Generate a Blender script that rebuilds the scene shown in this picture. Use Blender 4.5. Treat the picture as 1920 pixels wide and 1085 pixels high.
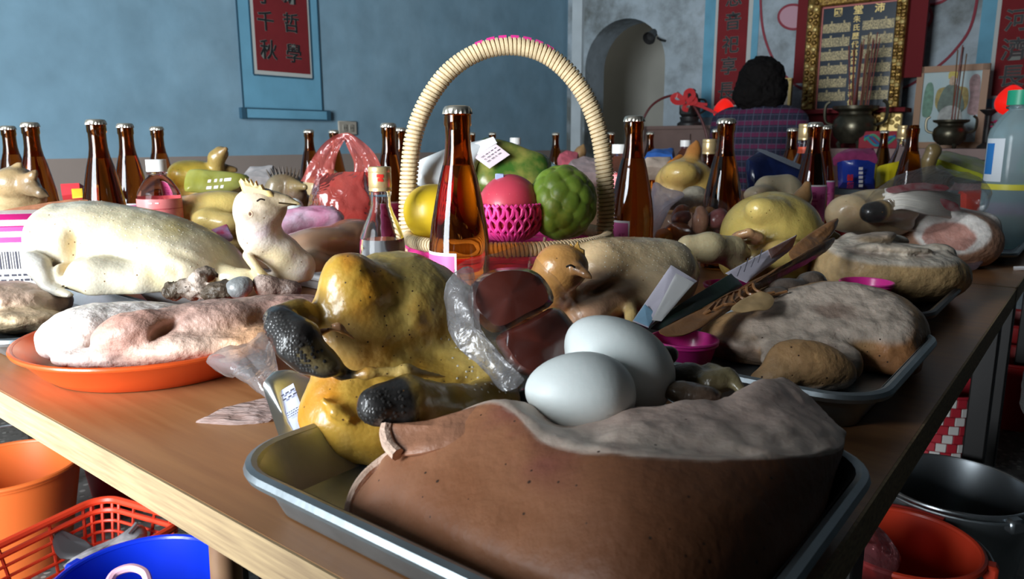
import bpy, bmesh, math, random
import numpy as np
from mathutils import Vector, Matrix, Euler

for _o in list(bpy.data.objects):
    bpy.data.objects.remove(_o)
SC = bpy.context.scene
COL = SC.collection
rnd = random.Random(7)

# ------------------------------------------------------------------ camera
F_PX, TZ = 1400.0, 0.75            # focal length for a 1920 px wide frame, table height
CAM = np.array((0.0, 0.0, TZ + 0.231))
PITCH, ROLL = 11.172, -0.15
cd = bpy.data.cameras.new('camera')
cam = bpy.data.objects.new('camera', cd)
COL.objects.link(cam)
cd.sensor_width = 36.0
cd.lens = F_PX / 1920 * 36.0
cd.clip_start = 0.02
Mc = Matrix.Rotation(math.radians(90 - PITCH), 3, 'X') @ Matrix.Rotation(math.radians(ROLL), 3, 'Z')
cam.matrix_world = Matrix.Translation(Vector(CAM)) @ Mc.to_4x4()
SC.camera = cam
MC = np.array(Mc)
cd.dof.use_dof = True
cd.dof.focus_distance = .72
cd.dof.aperture_fstop = 15.0

# room axes: U runs along the tables towards the altar wall, V towards the long blue wall
AZ = math.radians(38.5)
UU = np.array((math.sin(AZ), math.cos(AZ), 0.0))
VV = np.array((-math.cos(AZ), math.sin(AZ), 0.0))
def UV(u, v, z=0.0):
    return UU * u + VV * v + np.array((0, 0, z))
ROOM_ROT = math.pi / 2 - AZ         # rotation that turns local +X into U and local +Y into V

# ------------------------------------------------------------------ world, daylight, exposure
w = bpy.data.worlds.new('overcast_sky')
SC.world = w
w.use_nodes = True
bg = w.node_tree.nodes['Background']
bg.inputs[0].default_value = (0.80, 0.90, 1.0, 1)
bg.inputs[1].default_value = .5
ld = bpy.data.lights.new('door_daylight', 'AREA')
ld.shape = 'RECTANGLE'
ld.size, ld.size_y = 1.6, 2.0
ld.energy = 300
ld.color = (0.90, 0.96, 1.0)
lo = bpy.data.objects.new('door_daylight', ld)
COL.objects.link(lo)
_p = UV(-2.0, .8, 1.3)
_t = 0.0
_d = UU * math.cos(_t) + VV * math.sin(_t)
_s = VV * math.cos(_t) - UU * math.sin(_t)
lo.matrix_world = Matrix.Translation(Vector(_p)) @ Matrix((_s * -1, (0, 0, 1), _d * -1)).transposed().to_4x4()
SC.view_settings.view_transform = 'Standard'
SC.view_settings.look = 'None'
SC.view_settings.gamma = 1.0
SC.view_settings.use_curve_mapping = False
SC.view_settings.exposure = 0.0
try:
    SC.cycles.use_denoising = True
    SC.cycles.max_bounces = 14
    SC.cycles.transparent_max_bounces = 24
    SC.cycles.caustics_reflective = False
    SC.cycles.sample_clamp_indirect = 6.0
except Exception:
    pass

# ------------------------------------------------------------------ picture point -> place
def ray(px, py):
    return MC @ np.array(((px - 960) / F_PX, -(py - 542.5) / F_PX, -1.0))
def T(px, py, z=0.0):               # point on the level z above the table
    d = ray(px, py)
    return CAM + d * ((TZ + z - CAM[2]) / d[2])
def G(px, py, z=0.0):               # point on the level z above the floor
    d = ray(px, py)
    return CAM + d * ((z - CAM[2]) / d[2])
def D(px, py, Y):                   # point at forward distance Y
    d = ray(px, py)
    return CAM + d * (Y / d[1])
def onu(px, py, u):                 # point on a plane of constant U
    d = ray(px, py)
    return CAM + d * ((u - CAM @ UU) / (d @ UU))
def onv(px, py, v):
    d = ray(px, py)
    return CAM + d * ((v - CAM @ VV) / (d @ VV))
def pxs(P):                         # metres per picture pixel at P
    q = MC.T @ (np.array(P) - CAM)
    return -q[2] / F_PX

# ------------------------------------------------------------------ objects
def tag(o, label=None, cat=None, group=None, kind=None):
    if label: o['label'] = label
    if cat: o['category'] = cat
    if group: o['group'] = group
    if kind: o['kind'] = kind
    return o
def empty(name, loc, label=None, cat=None, group=None, rz=0.0):
    o = bpy.data.objects.new(name, None)
    COL.objects.link(o)
    o.empty_display_size = 0.02
    o.location = Vector(loc)
    o.rotation_euler = (0, 0, rz)
    return tag(o, label, cat, group)
def link(name, me, mat=None, parent=None, loc=None, rot=None):
    o = bpy.data.objects.new(name, me)
    COL.objects.link(o)
    if mat is not None and not me.materials:
        for m in (mat if isinstance(mat, (list, tuple)) else [mat]):
            me.materials.append(m)
    if loc is not None: o.location = Vector(loc)
    if rot is not None: o.rotation_euler = rot
    if parent is not None: o.parent = parent
    return o
def mesh(name, verts, faces, smooth=True, colors=None, fmat=None, uvs=None):
    me = bpy.data.meshes.new(name)
    me.from_pydata([tuple(map(float, v)) for v in verts], [], [tuple(map(int, f)) for f in faces])
    if smooth:
        me.polygons.foreach_set('use_smooth', np.ones(len(me.polygons), dtype=bool))
    if colors is not None:
        at = me.color_attributes.new('Col', 'FLOAT_COLOR', 'POINT')
        c = np.ones((len(verts), 4), dtype=np.float32)
        c[:, :3] = colors
        at.data.foreach_set('color', c.ravel())
    if fmat is not None:
        me.polygons.foreach_set('material_index', np.array(fmat, dtype=np.int32))
    me.update()
    return me
def world_obj(name, verts, faces, mat, parent=None, base=None, **kw):
    """mesh given in world coordinates, origin moved to its base (or to its parent's origin)"""
    v = np.array(verts, dtype=float)
    if parent is not None:
        o0 = np.array(parent_origin(parent))
        R = parent_rot(parent)
        me = mesh(name, (v - o0) @ R, faces, **kw)
        return link(name, me, mat, parent)
    if base is None:
        base = np.array((v[:, 0].mean(), v[:, 1].mean(), v[:, 2].min()))
    me = mesh(name, v - base, faces, **kw)
    return link(name, me, mat, None, base)
def parent_origin(p):
    o = np.zeros(3)
    ch = []
    while p is not None:
        ch.append(p); p = p.parent
    M = Matrix.Identity(4)
    for q in reversed(ch):
        M = M @ Matrix.LocRotScale(q.location, q.rotation_euler, q.scale)
    return np.array(M.translation)
def parent_rot(p):
    ch = []
    while p is not None:
        ch.append(p); p = p.parent
    M = Matrix.Identity(4)
    for q in reversed(ch):
        M = M @ Matrix.LocRotScale(None, q.rotation_euler, None)
    return np.array(M.to_3x3())     # v_local = v_world @ R
def copy_tree(o, parent=None):
    c = o.copy()
    COL.objects.link(c)
    c.parent = parent
    for ch in list(o.children):
        copy_tree(ch, c)
    return c

# ------------------------------------------------------------------ shapes
class MB:
    """collects verts / faces (world or local), with one material index per face"""
    def __init__(s): s.v = []; s.f = []; s.m = []
    def add(s, v, f, m=0):
        n = len(s.v)
        s.v.extend([tuple(map(float, q)) for q in v])
        s.f.extend([tuple(i + n for i in q) for q in f])
        s.m.extend([m] * len(f))
        return s
    def box(s, c, size, R=None, m=0, bev=0.0):
        hx, hy, hz = [q / 2 for q in size]
        if bev > 0:
            b = min(bev, hx * .9, hy * .9, hz * .9)
            v = []
            idx = {}
            for sx in (-1, 1):
                for sy in (-1, 1):
                    for sz in (-1, 1):
                        for a in range(3):
                            p = [sx * hx, sy * hy, sz * hz]
                            for q in range(3):
                                if q != a: p[q] -= (sx, sy, sz)[q] * b
                            idx[(sx, sy, sz, a)] = len(v)
                            v.append(p)
            f = []
            for a in range(3):
                o1, o2 = [(1, 2), (2, 0), (0, 1)][a]
                for sg in (-1, 1):
                    q = []
                    for (i, j) in ((-1, -1), (1, -1), (1, 1), (-1, 1)):
                        k = [0, 0, 0]; k[a] = sg; k[o1] = i; k[o2] = j
                        q.append(idx[(k[0], k[1], k[2], a)])
                    f.append(q if sg > 0 else q[::-1])
            for a in range(3):
                o1, o2 = [(1, 2), (2, 0), (0, 1)][a]
                for i in (-1, 1):
                    for j in (-1, 1):
                        def K(t, face):
                            k = [0, 0, 0]; k[a] = t; k[o1] = i; k[o2] = j
                            return idx[(k[0], k[1], k[2], face)]
                        q = [K(-1, o1), K(1, o1), K(1, o2), K(-1, o2)]
                        f.append(q if i * j < 0 else q[::-1])
            for sx in (-1, 1):
                for sy in (-1, 1):
                    for sz in (-1, 1):
                        q = [idx[(sx, sy, sz, a)] for a in range(3)]
                        f.append(q if sx * sy * sz > 0 else q[::-1])
        else:
            v = [(x, y, z) for x in (-hx, hx) for y in (-hy, hy) for z in (-hz, hz)]
            f = [(0, 1, 3, 2), (4, 6, 7, 5), (0, 4, 5, 1), (2, 3, 7, 6), (0, 2, 6, 4), (1, 5, 7, 3)]
        v = np.array(v)
        if R is not None: v = v @ np.array(R).T
        return s.add(v + np.array(c), f, m)
    def tube(s, path, r, n=8, m=0, closed=False, cap=True):
        P = np.array(path, dtype=float)
        r = np.broadcast_to(np.array(r, dtype=float), (len(P),))
        k = len(P)
        tan = np.zeros_like(P)
        for i in range(k):
            a, b = (P[(i - 1) % k], P[(i + 1) % k]) if closed else (P[max(i - 1, 0)], P[min(i + 1, k - 1)])
            t = b - a
            tan[i] = t / (np.linalg.norm(t) + 1e-12)
        nrm = np.cross(tan[0], (0, 0, 1.0))
        if np.linalg.norm(nrm) < 1e-3: nrm = np.cross(tan[0], (1.0, 0, 0))
        nrm /= np.linalg.norm(nrm)
        v = []
        for i in range(k):
            nrm = nrm - tan[i] * (nrm @ tan[i]); nrm /= np.linalg.norm(nrm)
            b = np.cross(tan[i], nrm)
            for j in range(n):
                a = 2 * math.pi * j / n
                v.append(P[i] + r[i] * (math.cos(a) * nrm + math.sin(a) * b))
        f = []
        for i in range(k if closed else k - 1):
            i2 = (i + 1) % k
            for j in range(n):
                j2 = (j + 1) % n
                f.append((i * n + j, i * n + j2, i2 * n + j2, i2 * n + j))
        if not closed and cap:
            f.append(tuple(range(n))[::-1]); f.append(tuple((k - 1) * n + j for j in range(n)))
        return s.add(v, f, m)
    def lathe(s, prof, n=32, c=(0, 0, 0), m=0, R=None, cap0=False, cap1=False, sx=1.0, sy=1.0):
        v = []
        for (r, z) in prof:
            for j in range(n):
                a = 2 * math.pi * j / n
                v.append((r * math.cos(a) * sx, r * math.sin(a) * sy, z))
        f = []
        for i in range(len(prof) - 1):
            for j in range(n):
                j2 = (j + 1) % n
                f.append((i * n + j, i * n + j2, (i + 1) * n + j2, (i + 1) * n + j))
        if cap0: f.append(tuple(range(n))[::-1])
        if cap1: f.append(tuple((len(prof) - 1) * n + j for j in range(n)))
        v = np.array(v)
        if R is not None: v = v @ np.array(R).T
        return s.add(v + np.array(c), f, m)
    def prism(s, poly, z0, z1, R=None, c=(0, 0, 0), m=0):
        n = len(poly)
        v = [(p[0], p[1], z0) for p in poly] + [(p[0], p[1], z1) for p in poly]
        f = [tuple(range(n))[::-1], tuple(range(n, 2 * n))] + [(i, (i + 1) % n, n + (i + 1) % n, n + i) for i in range(n)]
        v = np.array(v)
        if R is not None: v = v @ np.array(R).T
        return s.add(v + np.array(c), f, m)
    def obj(s, name, mat, parent=None, smooth=True, world=False, loc=None, rot=None, base=None):
        if world:
            o = world_obj(name, s.v, s.f, mat, parent, base, smooth=smooth, fmat=s.m)
        else:
            o = link(name, mesh(name, s.v, s.f, smooth, fmat=s.m), mat, parent, loc, rot)
        if smooth:
            sharp(o.data)
        return o
def sharp(me, deg=38):
    bm = bmesh.new(); bm.from_mesh(me)
    lim = math.radians(deg)
    for e in bm.edges:
        e.smooth = not (len(e.link_faces) == 2 and e.calc_face_angle(0) > lim)
    bm.to_mesh(me); bm.free()

def smoothpath(P, n=8, closed=False):
    """Catmull-Rom through points"""
    P = np.array(P, dtype=float)
    k = len(P)
    out = []
    for i in range(k if closed else k - 1):
        if closed: a, b, c, d = P[(i - 1) % k], P[i], P[(i + 1) % k], P[(i + 2) % k]
        else: a, b, c, d = P[max(i - 1, 0)], P[i], P[i + 1], P[min(i + 2, k - 1)]
        for j in range(n):
            t = j / n
            out.append(.5 * (2 * b + (c - a) * t + (2 * a - 5 * b + 4 * c - d) * t * t + (3 * b - a - 3 * c + d) * t ** 3))
    if not closed: out.append(P[-1])
    return np.array(out)
def smoothgrid(Gd, nu, nv, closed_v=False, closed_u=False):
    """Gd[i][j] control points -> fine grid (Catmull-Rom both ways)"""
    Gd = np.array(Gd, dtype=float)
    A = np.stack([smoothpath(Gd[:, j], nu, closed_u) for j in range(Gd.shape[1])], 1)
    return np.stack([smoothpath(A[i], nv, closed_v) for i in range(A.shape[0])], 0)
def gridfaces(a, b, wrap_v=False, wrap_u=False, off=0):
    f = []
    for i in range(a if wrap_u else a - 1):
        for j in range(b if wrap_v else b - 1):
            i2, j2 = (i + 1) % a, (j + 1) % b
            f.append((off + i * b + j, off + i2 * b + j, off + i2 * b + j2, off + i * b + j2))
    return f

def _hash(i, j, k, s):
    n = (i * 73856093) ^ (j * 19349663) ^ (k * 83492791) ^ (s * 2654435761)
    n = (n ^ (n >> 13)) * 1274126177
    n = n ^ (n >> 16)
    return (n & 0xffff) / 32767.5 - 1.0
def vnoise(P, scale=1.0, seed=0):
    """value noise in -1..1 on points (N,3)"""
    P = np.asarray(P, dtype=np.float64) * scale
    I = np.floor(P).astype(np.int64)
    fr = P - I
    w_ = fr * fr * (3 - 2 * fr)
    out = np.zeros(P.shape[:-1])
    for dx in (0, 1):
        for dy in (0, 1):
            for dz in (0, 1):
                h = _hash(I[..., 0] + dx, I[..., 1] + dy, I[..., 2] + dz, seed + 11)
                ww = (w_[..., 0] if dx else 1 - w_[..., 0]) * (w_[..., 1] if dy else 1 - w_[..., 1]) * (w_[..., 2] if dz else 1 - w_[..., 2])
                out += h * ww
    return out
def fbm(P, scale, seed=0, octv=3):
    o = 0; a = 1.0
    for q in range(octv):
        o = o + a * vnoise(P, scale * 2 ** q, seed + q * 17); a *= .5
    return o / 1.75

# ------------------------------------------------------------------ blended bodies (smooth union of rounded forms)
def surface_nets(Fv, org, h):
    S = Fv < 0
    cn = np.zeros(tuple(np.array(S.shape) - 1), dtype=np.int8)
    for dx in (0, 1):
        for dy in (0, 1):
            for dz in (0, 1):
                cn += S[dx:S.shape[0] - 1 + dx, dy:S.shape[1] - 1 + dy, dz:S.shape[2] - 1 + dz]
    cells = np.argwhere((cn > 0) & (cn < 8))
    idx = -np.ones(cn.shape, dtype=np.int64)
    idx[cells[:, 0], cells[:, 1], cells[:, 2]] = np.arange(len(cells))
    pos = np.zeros((len(cells), 3)); cnt = np.zeros(len(cells))
    cor = [(x, y, z) for x in (0, 1) for y in (0, 1) for z in (0, 1)]
    for a in range(8):
        for b in range(a + 1, 8):
            ca, cb = np.array(cor[a]), np.array(cor[b])
            if np.abs(ca - cb).sum() != 1: continue
            fa = Fv[cells[:, 0] + ca[0], cells[:, 1] + ca[1], cells[:, 2] + ca[2]]
            fb = Fv[cells[:, 0] + cb[0], cells[:, 1] + cb[1], cells[:, 2] + cb[2]]
            x = (fa < 0) != (fb < 0)
            t = np.where(x, fa / np.where(x, fa - fb, 1), 0)
            pos += np.where(x[:, None], ca + t[:, None] * (cb - ca), 0)
            cnt += x
    V = np.array(org) + h * (cells + pos / cnt[:, None])
    faces = []
    for ax in range(3):
        o1, o2 = [(1, 2), (2, 0), (0, 1)][ax]
        sl0 = [slice(None)] * 3; sl1 = [slice(None)] * 3
        sl0[ax] = slice(0, -1); sl1[ax] = slice(1, None)
        for q in (o1, o2):
            sl0[q] = slice(1, -1); sl1[q] = slice(1, -1)
        A, B = S[tuple(sl0)], S[tuple(sl1)]
        e = np.argwhere(A != B)
        if not len(e): continue
        ins = A[e[:, 0], e[:, 1], e[:, 2]]
        g = e.copy()
        for q in (o1, o2): g[:, q] += 1
        def cid(d1, d2):
            c = g.copy(); c[:, o1] -= d1; c[:, o2] -= d2
            return idx[c[:, 0], c[:, 1], c[:, 2]]
        quad = np.stack([cid(1, 1), cid(0, 1), cid(0, 0), cid(1, 0)], 1)
        quad[~ins] = quad[~ins][:, ::-1]
        faces.append(quad)
    return V, np.concatenate(faces)

VIEW = MC   # columns: picture right, picture up, towards the viewer
def E(px, py, Y, a, b, c, roll=0.0, col=None, k=None, op='+'):
    """ellipsoid; half sizes a (across), b (up), c (in depth) in picture pixels at that distance"""
    P = D(px, py, Y); s = pxs(P)
    r = math.radians(roll)
    R = VIEW @ np.array(((math.cos(r), -math.sin(r), 0), (math.sin(r), math.cos(r), 0), (0, 0, 1)))
    return dict(t='e', p=P, r=np.array((a, b, c)) * s, R=R, col=col, k=k, op=op)
def EW(p, r, R=None, col=None, k=None, op='+'):
    return dict(t='e', p=np.array(p, float), r=np.array(r, float), R=np.eye(3) if R is None else np.array(R), col=col, k=k, op=op)
def C(a, b, col=None, k=None, op='+'):
    """tapered rod between (px, py, Y, radius px) and (px, py, Y, radius px)"""
    A, B = D(*a[:3]), D(*b[:3])
    return dict(t='c', a=A, b=B, ra=a[3] * pxs(A), rb=b[3] * pxs(B), col=col, k=k, op=op)
def CW(a, b, ra, rb, col=None, k=None, op='+'):
    return dict(t='c', a=np.array(a, float), b=np.array(b, float), ra=ra, rb=rb, col=col, k=k, op=op)
def PL(px, py, Y, n, k=.003):
    """flat cut: keeps what lies behind the plane through the point with outward normal n"""
    n = np.array(n, float); n /= np.linalg.norm(n)
    return dict(t='p', p=D(px, py, Y), n=n, col=None, k=k, op='&')
def cutcol(prims, lean, fat, ring=.010, dark=.65, seed=3, sc=60, w=.003, bias=None):
    """colours a flat cut face: a fat ring inside the rind, then lean meat"""
    pl_ = [q for q in prims if q['t'] == 'p']; bd = [q for q in prims if q['t'] != 'p']
    def f(V, c):
        on = np.zeros(len(V))
        for q in pl_: on = np.maximum(on, 1 - sstep(np.abs(dist(q, V)), w * .5, w * 1.6))
        d0 = -field(bd, V, .012)
        rg = ring * (1 + .5 * fbm(V, 40, seed))
        if bias is not None:
            bv = np.array(bias[:3], float); bv /= np.linalg.norm(bv)
            rg = rg * np.clip(1 + bias[3] * ((V - V.mean(0)) @ bv) / .05, .25, 6)
        face = mixc(fat, lean, sstep(d0, rg * .8, rg * 1.3))
        face = mixc(face, np.array(face) * dark, sstep(fbm(V * np.array((1, 1, 2.0)), sc, seed + 4), .0, .5))
        return mixc(c, face, on)
    return f
def chain(pts, col=None, k=None, op='+'):
    return [C(pts[i], pts[i + 1], col, k, op) for i in range(len(pts) - 1)]
def chainw(pts, col=None, k=None, op='+'):
    return [CW(pts[i][:3], pts[i + 1][:3], pts[i][3], pts[i + 1][3], col, k, op) for i in range(len(pts) - 1)]
def dist(q, P):
    if q['t'] == 'e':
        L = (P - q['p']) @ q['R']
        k0 = np.sqrt(((L / q['r']) ** 2).sum(-1)) + 1e-9
        k1 = np.sqrt(((L / q['r'] ** 2) ** 2).sum(-1)) + 1e-9
        return k0 * (k0 - 1) / k1
    if q['t'] == 'p': return (P - q['p']) @ q['n']
    ab = q['b'] - q['a']
    t = np.clip(((P - q['a']) @ ab) / (ab @ ab + 1e-12), 0, 1)
    c = P - q['a'] - t[..., None] * ab
    return np.sqrt((c * c).sum(-1)) - (q['ra'] + (q['rb'] - q['ra']) * t)
def smin(a, b, k):
    h = np.clip(.5 + .5 * (b - a) / k, 0, 1)
    return b + (a - b) * h - k * h * (1 - h)
def field(prims, P, k, noise=None, floor=None):
    d = None
    for q in prims:
        e = dist(q, P)
        kk = q['k'] or k
        if d is None: d = e
        elif q['op'] == '+': d = smin(d, e, kk)
        elif q['op'] == '&': d = -smin(-d, -e, kk)
        else: d = -smin(-d, e, kk)
    if noise is not None:
        near = np.abs(d) < 1.4 * sum(abs(n_[0]) for n_ in noise) + .012
        Pn = P[near]; acc = 0
        for (amp, sc, sd) in noise: acc = acc + amp * fbm(Pn, sc, sd)
        d = d.copy(); d[near] += acc
    if floor is not None: d = np.maximum(d, floor - P[..., 2])
    return d
def blob(name, prims, mat, h=0.003, k=0.012, floor=None, noise=None, col=(.8, .6, .4), cs=0.004, parent=None, base=None, recol=None, disp=None):
    lo = np.full(3, 1e9); hi = -lo
    for q in prims:
        if q['op'] != '+': continue
        if q['t'] == 'e':
            ext = np.sqrt(((q['R'] * q['r']) ** 2).sum(1))
            lo = np.minimum(lo, q['p'] - ext); hi = np.maximum(hi, q['p'] + ext)
        else:
            for (p, r) in ((q['a'], q['ra']), (q['b'], q['rb'])):
                lo = np.minimum(lo, p - r); hi = np.maximum(hi, p + r)
    pad = 3 * h + (k * .3) + (sum(abs(n[0]) for n in noise) if noise else 0)
    lo -= pad; hi += pad
    if floor is not None: lo[2] = max(lo[2], floor - 3 * h)
    n = np.maximum(np.ceil((hi - lo) / h).astype(int) + 1, 4)
    ax = [lo[i] + h * np.arange(n[i]) for i in range(3)]
    P = np.stack(np.meshgrid(*ax, indexing='ij'), -1)
    V, Fc = surface_nets(field(prims, P, k, noise, floor), lo, h)
    # one relaxation step keeps the skin even
    acc = np.zeros_like(V); ct = np.zeros(len(V))
    for a in range(4):
        b = (a + 1) % 4
        np.add.at(acc, Fc[:, a], V[Fc[:, b]]); np.add.at(ct, Fc[:, a], 1)
        np.add.at(acc, Fc[:, b], V[Fc[:, a]]); np.add.at(ct, Fc[:, b], 1)
    V = .5 * V + .5 * acc / np.maximum(ct, 1)[:, None]
    W = np.zeros(len(V)); Cc = np.zeros((len(V), 3))
    for q in prims:
        if q['op'] != '+' and q['col'] is None: continue
        e = np.abs(dist(q, V)) if q['op'] != '+' else np.maximum(dist(q, V), 0)
        ww = np.exp(-e / cs) + 1e-9
        W += ww; Cc += ww[:, None] * np.array(q['col'] or col)
    Cc /= W[:, None]
    if recol is not None: Cc = recol(V, Cc)
    if disp is not None: V = disp(V)
    return world_obj(name, V, Fc, mat, parent, base, colors=Cc)
def mixc(a, b, t):
    t = np.clip(np.asarray(t), 0, 1)[:, None]
    return np.asarray(a) * (1 - t) + np.asarray(b) * t
def sstep(x, a, b):
    t = np.clip((x - a) / (b - a), 0, 1)
    return t * t * (3 - 2 * t)

# ------------------------------------------------------------------ materials
MATS = {}
def mat(name, color=(.8, .8, .8), rough=.5, metal=0.0, attr=False, var=0.0, vscale=8.0, bump=0.0, bscale=60.0, spec=.5, sss=0.0, sssr=(1, .4, .25), coat=0.0, trans=0.0, ior=1.45, alpha=1.0, emit=None, estr=0.0, speck=None, speckn=40.0, bdetail=4.0, aniso=None, color2=None, pores=0.0, pscale=350.0):
    if name in MATS: return MATS[name]
    m = bpy.data.materials.new(name)
    m.use_nodes = True
    nt = m.node_tree; N = nt.nodes; L = nt.links
    b = N['Principled BSDF']
    b.inputs['Base Color'].default_value = (*color, 1)
    b.inputs['Roughness'].default_value = rough
    b.inputs['Metallic'].default_value = metal
    b.inputs['IOR'].default_value = ior
    b.inputs['Specular IOR Level'].default_value = spec
    b.inputs['Transmission Weight'].default_value = trans
    b.inputs['Alpha'].default_value = alpha
    b.inputs['Coat Weight'].default_value = coat
    b.inputs['Coat Roughness'].default_value = .12
    if sss:
        b.inputs['Subsurface Weight'].default_value = sss
        b.inputs['Subsurface Radius'].default_value = sssr
        b.inputs['Subsurface Scale'].default_value = .006
    if emit:
        b.inputs['Emission Color'].default_value = (*emit, 1)
        b.inputs['Emission Strength'].default_value = estr
    tc = N.new('ShaderNodeTexCoord')
    src = None
    if attr:
        a = N.new('ShaderNodeAttribute'); a.attribute_name = 'Col'
        src = a.outputs['Color']
    if var > 0:
        no = N.new('ShaderNodeTexNoise'); no.inputs['Scale'].default_value = vscale; no.inputs['Detail'].default_value = 5
        if aniso:
            mp = N.new('ShaderNodeMapping'); mp.inputs['Scale'].default_value = aniso
            L.new(tc.outputs['Object'], mp.inputs['Vector']); L.new(mp.outputs[0], no.inputs['Vector'])
        else: L.new(tc.outputs['Object'], no.inputs['Vector'])
        if color2:
            mx = N.new('ShaderNodeMix'); mx.data_type = 'RGBA'
            mr = N.new('ShaderNodeMapRange'); mr.inputs[1].default_value = .5 - .25 / max(var, .01) * .5; mr.inputs[2].default_value = .5 + .25 / max(var, .01) * .5
            L.new(no.outputs['Fac'], mr.inputs[0]); L.new(mr.outputs[0], mx.inputs['Factor'])
            if src: L.new(src, mx.inputs['A'])
            else: mx.inputs['A'].default_value = (*color, 1)
            mx.inputs['B'].default_value = (*color2, 1)
            src = mx.outputs['Result']
        else:
            mr = N.new('ShaderNodeMapRange'); mr.inputs[1].default_value = .25; mr.inputs[2].default_value = .75
            mr.inputs[3].default_value = 1 - var; mr.inputs[4].default_value = 1 + var
            L.new(no.outputs['Fac'], mr.inputs[0])
            vm = N.new('ShaderNodeVectorMath'); vm.operation = 'SCALE'
            if src: L.new(src, vm.inputs[0])
            else: vm.inputs[0].default_value = color
            L.new(mr.outputs[0], vm.inputs['Scale'])
            src = vm.outputs[0]
    if speck:
        vo = N.new('ShaderNodeTexVoronoi'); vo.inputs['Scale'].default_value = speckn
        L.new(tc.outputs['Object'], vo.inputs['Vector'])
        lt = N.new('ShaderNodeMath'); lt.operation = 'LESS_THAN'; lt.inputs[1].default_value = speck[3]
        L.new(vo.outputs['Distance'], lt.inputs[0])
        mx = N.new('ShaderNodeMix'); mx.data_type = 'RGBA'
        L.new(lt.outputs[0], mx.inputs['Factor'])
        if src: L.new(src, mx.inputs['A'])
        else: mx.inputs['A'].default_value = (*color, 1)
        mx.inputs['B'].default_value = (*speck[:3], 1)
        src = mx.outputs['Result']
    if src: L.new(src, b.inputs['Base Color'])
    if bump > 0:
        hsrc = None
        n2 = N.new('ShaderNodeTexNoise'); n2.inputs['Scale'].default_value = bscale; n2.inputs['Detail'].default_value = bdetail
        if aniso:
            mp = N.new('ShaderNodeMapping'); mp.inputs['Scale'].default_value = aniso
            L.new(tc.outputs['Object'], mp.inputs['Vector']); L.new(mp.outputs[0], n2.inputs['Vector'])
        else: L.new(tc.outputs['Object'], n2.inputs['Vector'])
        bp = N.new('ShaderNodeBump'); bp.inputs['Strength'].default_value = bump; bp.inputs['Distance'].default_value = .004
        hsrc = n2.outputs['Fac']
        if pores > 0:
            v2 = N.new('ShaderNodeTexVoronoi'); v2.inputs['Scale'].default_value = pscale
            L.new(tc.outputs['Object'], v2.inputs['Vector'])
            ma = N.new('ShaderNodeMath'); ma.operation = 'MULTIPLY_ADD'; ma.inputs[1].default_value = -pores
            L.new(v2.outputs['Distance'], ma.inputs[0]); L.new(hsrc, ma.inputs[2]); hsrc = ma.outputs[0]
        L.new(hsrc, bp.inputs['Height']); L.new(bp.outputs[0], b.inputs['Normal'])
    MATS[name] = m
    return m
def film(name, color=(1, 1, 1), gloss=.25, fres=.75, rough=.12, tint=.1, bump=.6, bscale=45, haze=.06):
    """thin clear plastic film: mostly see-through, with a crisp sheen and a little haze"""
    if name in MATS: return MATS[name]
    m = bpy.data.materials.new(name); m.use_nodes = True
    nt = m.node_tree; N = nt.nodes; L = nt.links
    for n in list(N): N.remove(n)
    out = N.new('ShaderNodeOutputMaterial')
    tr = N.new('ShaderNodeBsdfTransparent'); tr.inputs[0].default_value = (*[1 - tint * (1 - c) for c in color], 1)
    gl = N.new('ShaderNodeBsdfGlossy'); gl.inputs['Roughness'].default_value = rough
    df = N.new('ShaderNodeBsdfDiffuse'); df.inputs[0].default_value = (*color, 1)
    tl = N.new('ShaderNodeBsdfTranslucent'); tl.inputs[0].default_value = (*color, 1)
    fr = N.new('ShaderNodeFresnel'); fr.inputs['IOR'].default_value = 1.5
    tc = N.new('ShaderNodeTexCoord')
    no = N.new('ShaderNodeTexNoise'); no.inputs['Scale'].default_value = bscale; no.inputs['Detail'].default_value = 3; no.inputs['Distortion'].default_value = 1.2
    bp = N.new('ShaderNodeBump'); bp.inputs['Strength'].default_value = bump; bp.inputs['Distance'].default_value = .006
    L.new(tc.outputs['Object'], no.inputs['Vector']); L.new(no.outputs['Fac'], bp.inputs['Height'])
    for q in (gl, df, fr, tl): L.new(bp.outputs[0], q.inputs['Normal'])
    m0 = N.new('ShaderNodeMixShader'); m0.inputs[0].default_value = .5
    L.new(df.outputs[0], m0.inputs[1]); L.new(tl.outputs[0], m0.inputs[2])
    m1 = N.new('ShaderNodeMixShader'); m1.inputs[0].default_value = haze
    L.new(tr.outputs[0], m1.inputs[1]); L.new(m0.outputs[0], m1.inputs[2])
    mu = N.new('ShaderNodeMath'); mu.operation = 'MULTIPLY_ADD'; mu.inputs[1].default_value = fres; mu.inputs[2].default_value = gloss * .06; mu.use_clamp = True
    L.new(fr.outputs[0], mu.inputs[0])
    m2 = N.new('ShaderNodeMixShader')
    L.new(mu.outputs[0], m2.inputs[0]); L.new(m1.outputs[0], m2.inputs[1]); L.new(gl.outputs[0], m2.inputs[2])
    L.new(m2.outputs[0], out.inputs[0])
    MATS[name] = m
    return m
def glass(name, color, rough=.02, ior=1.5):
    return mat(name, color, rough=rough, trans=1.0, ior=ior)

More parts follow.
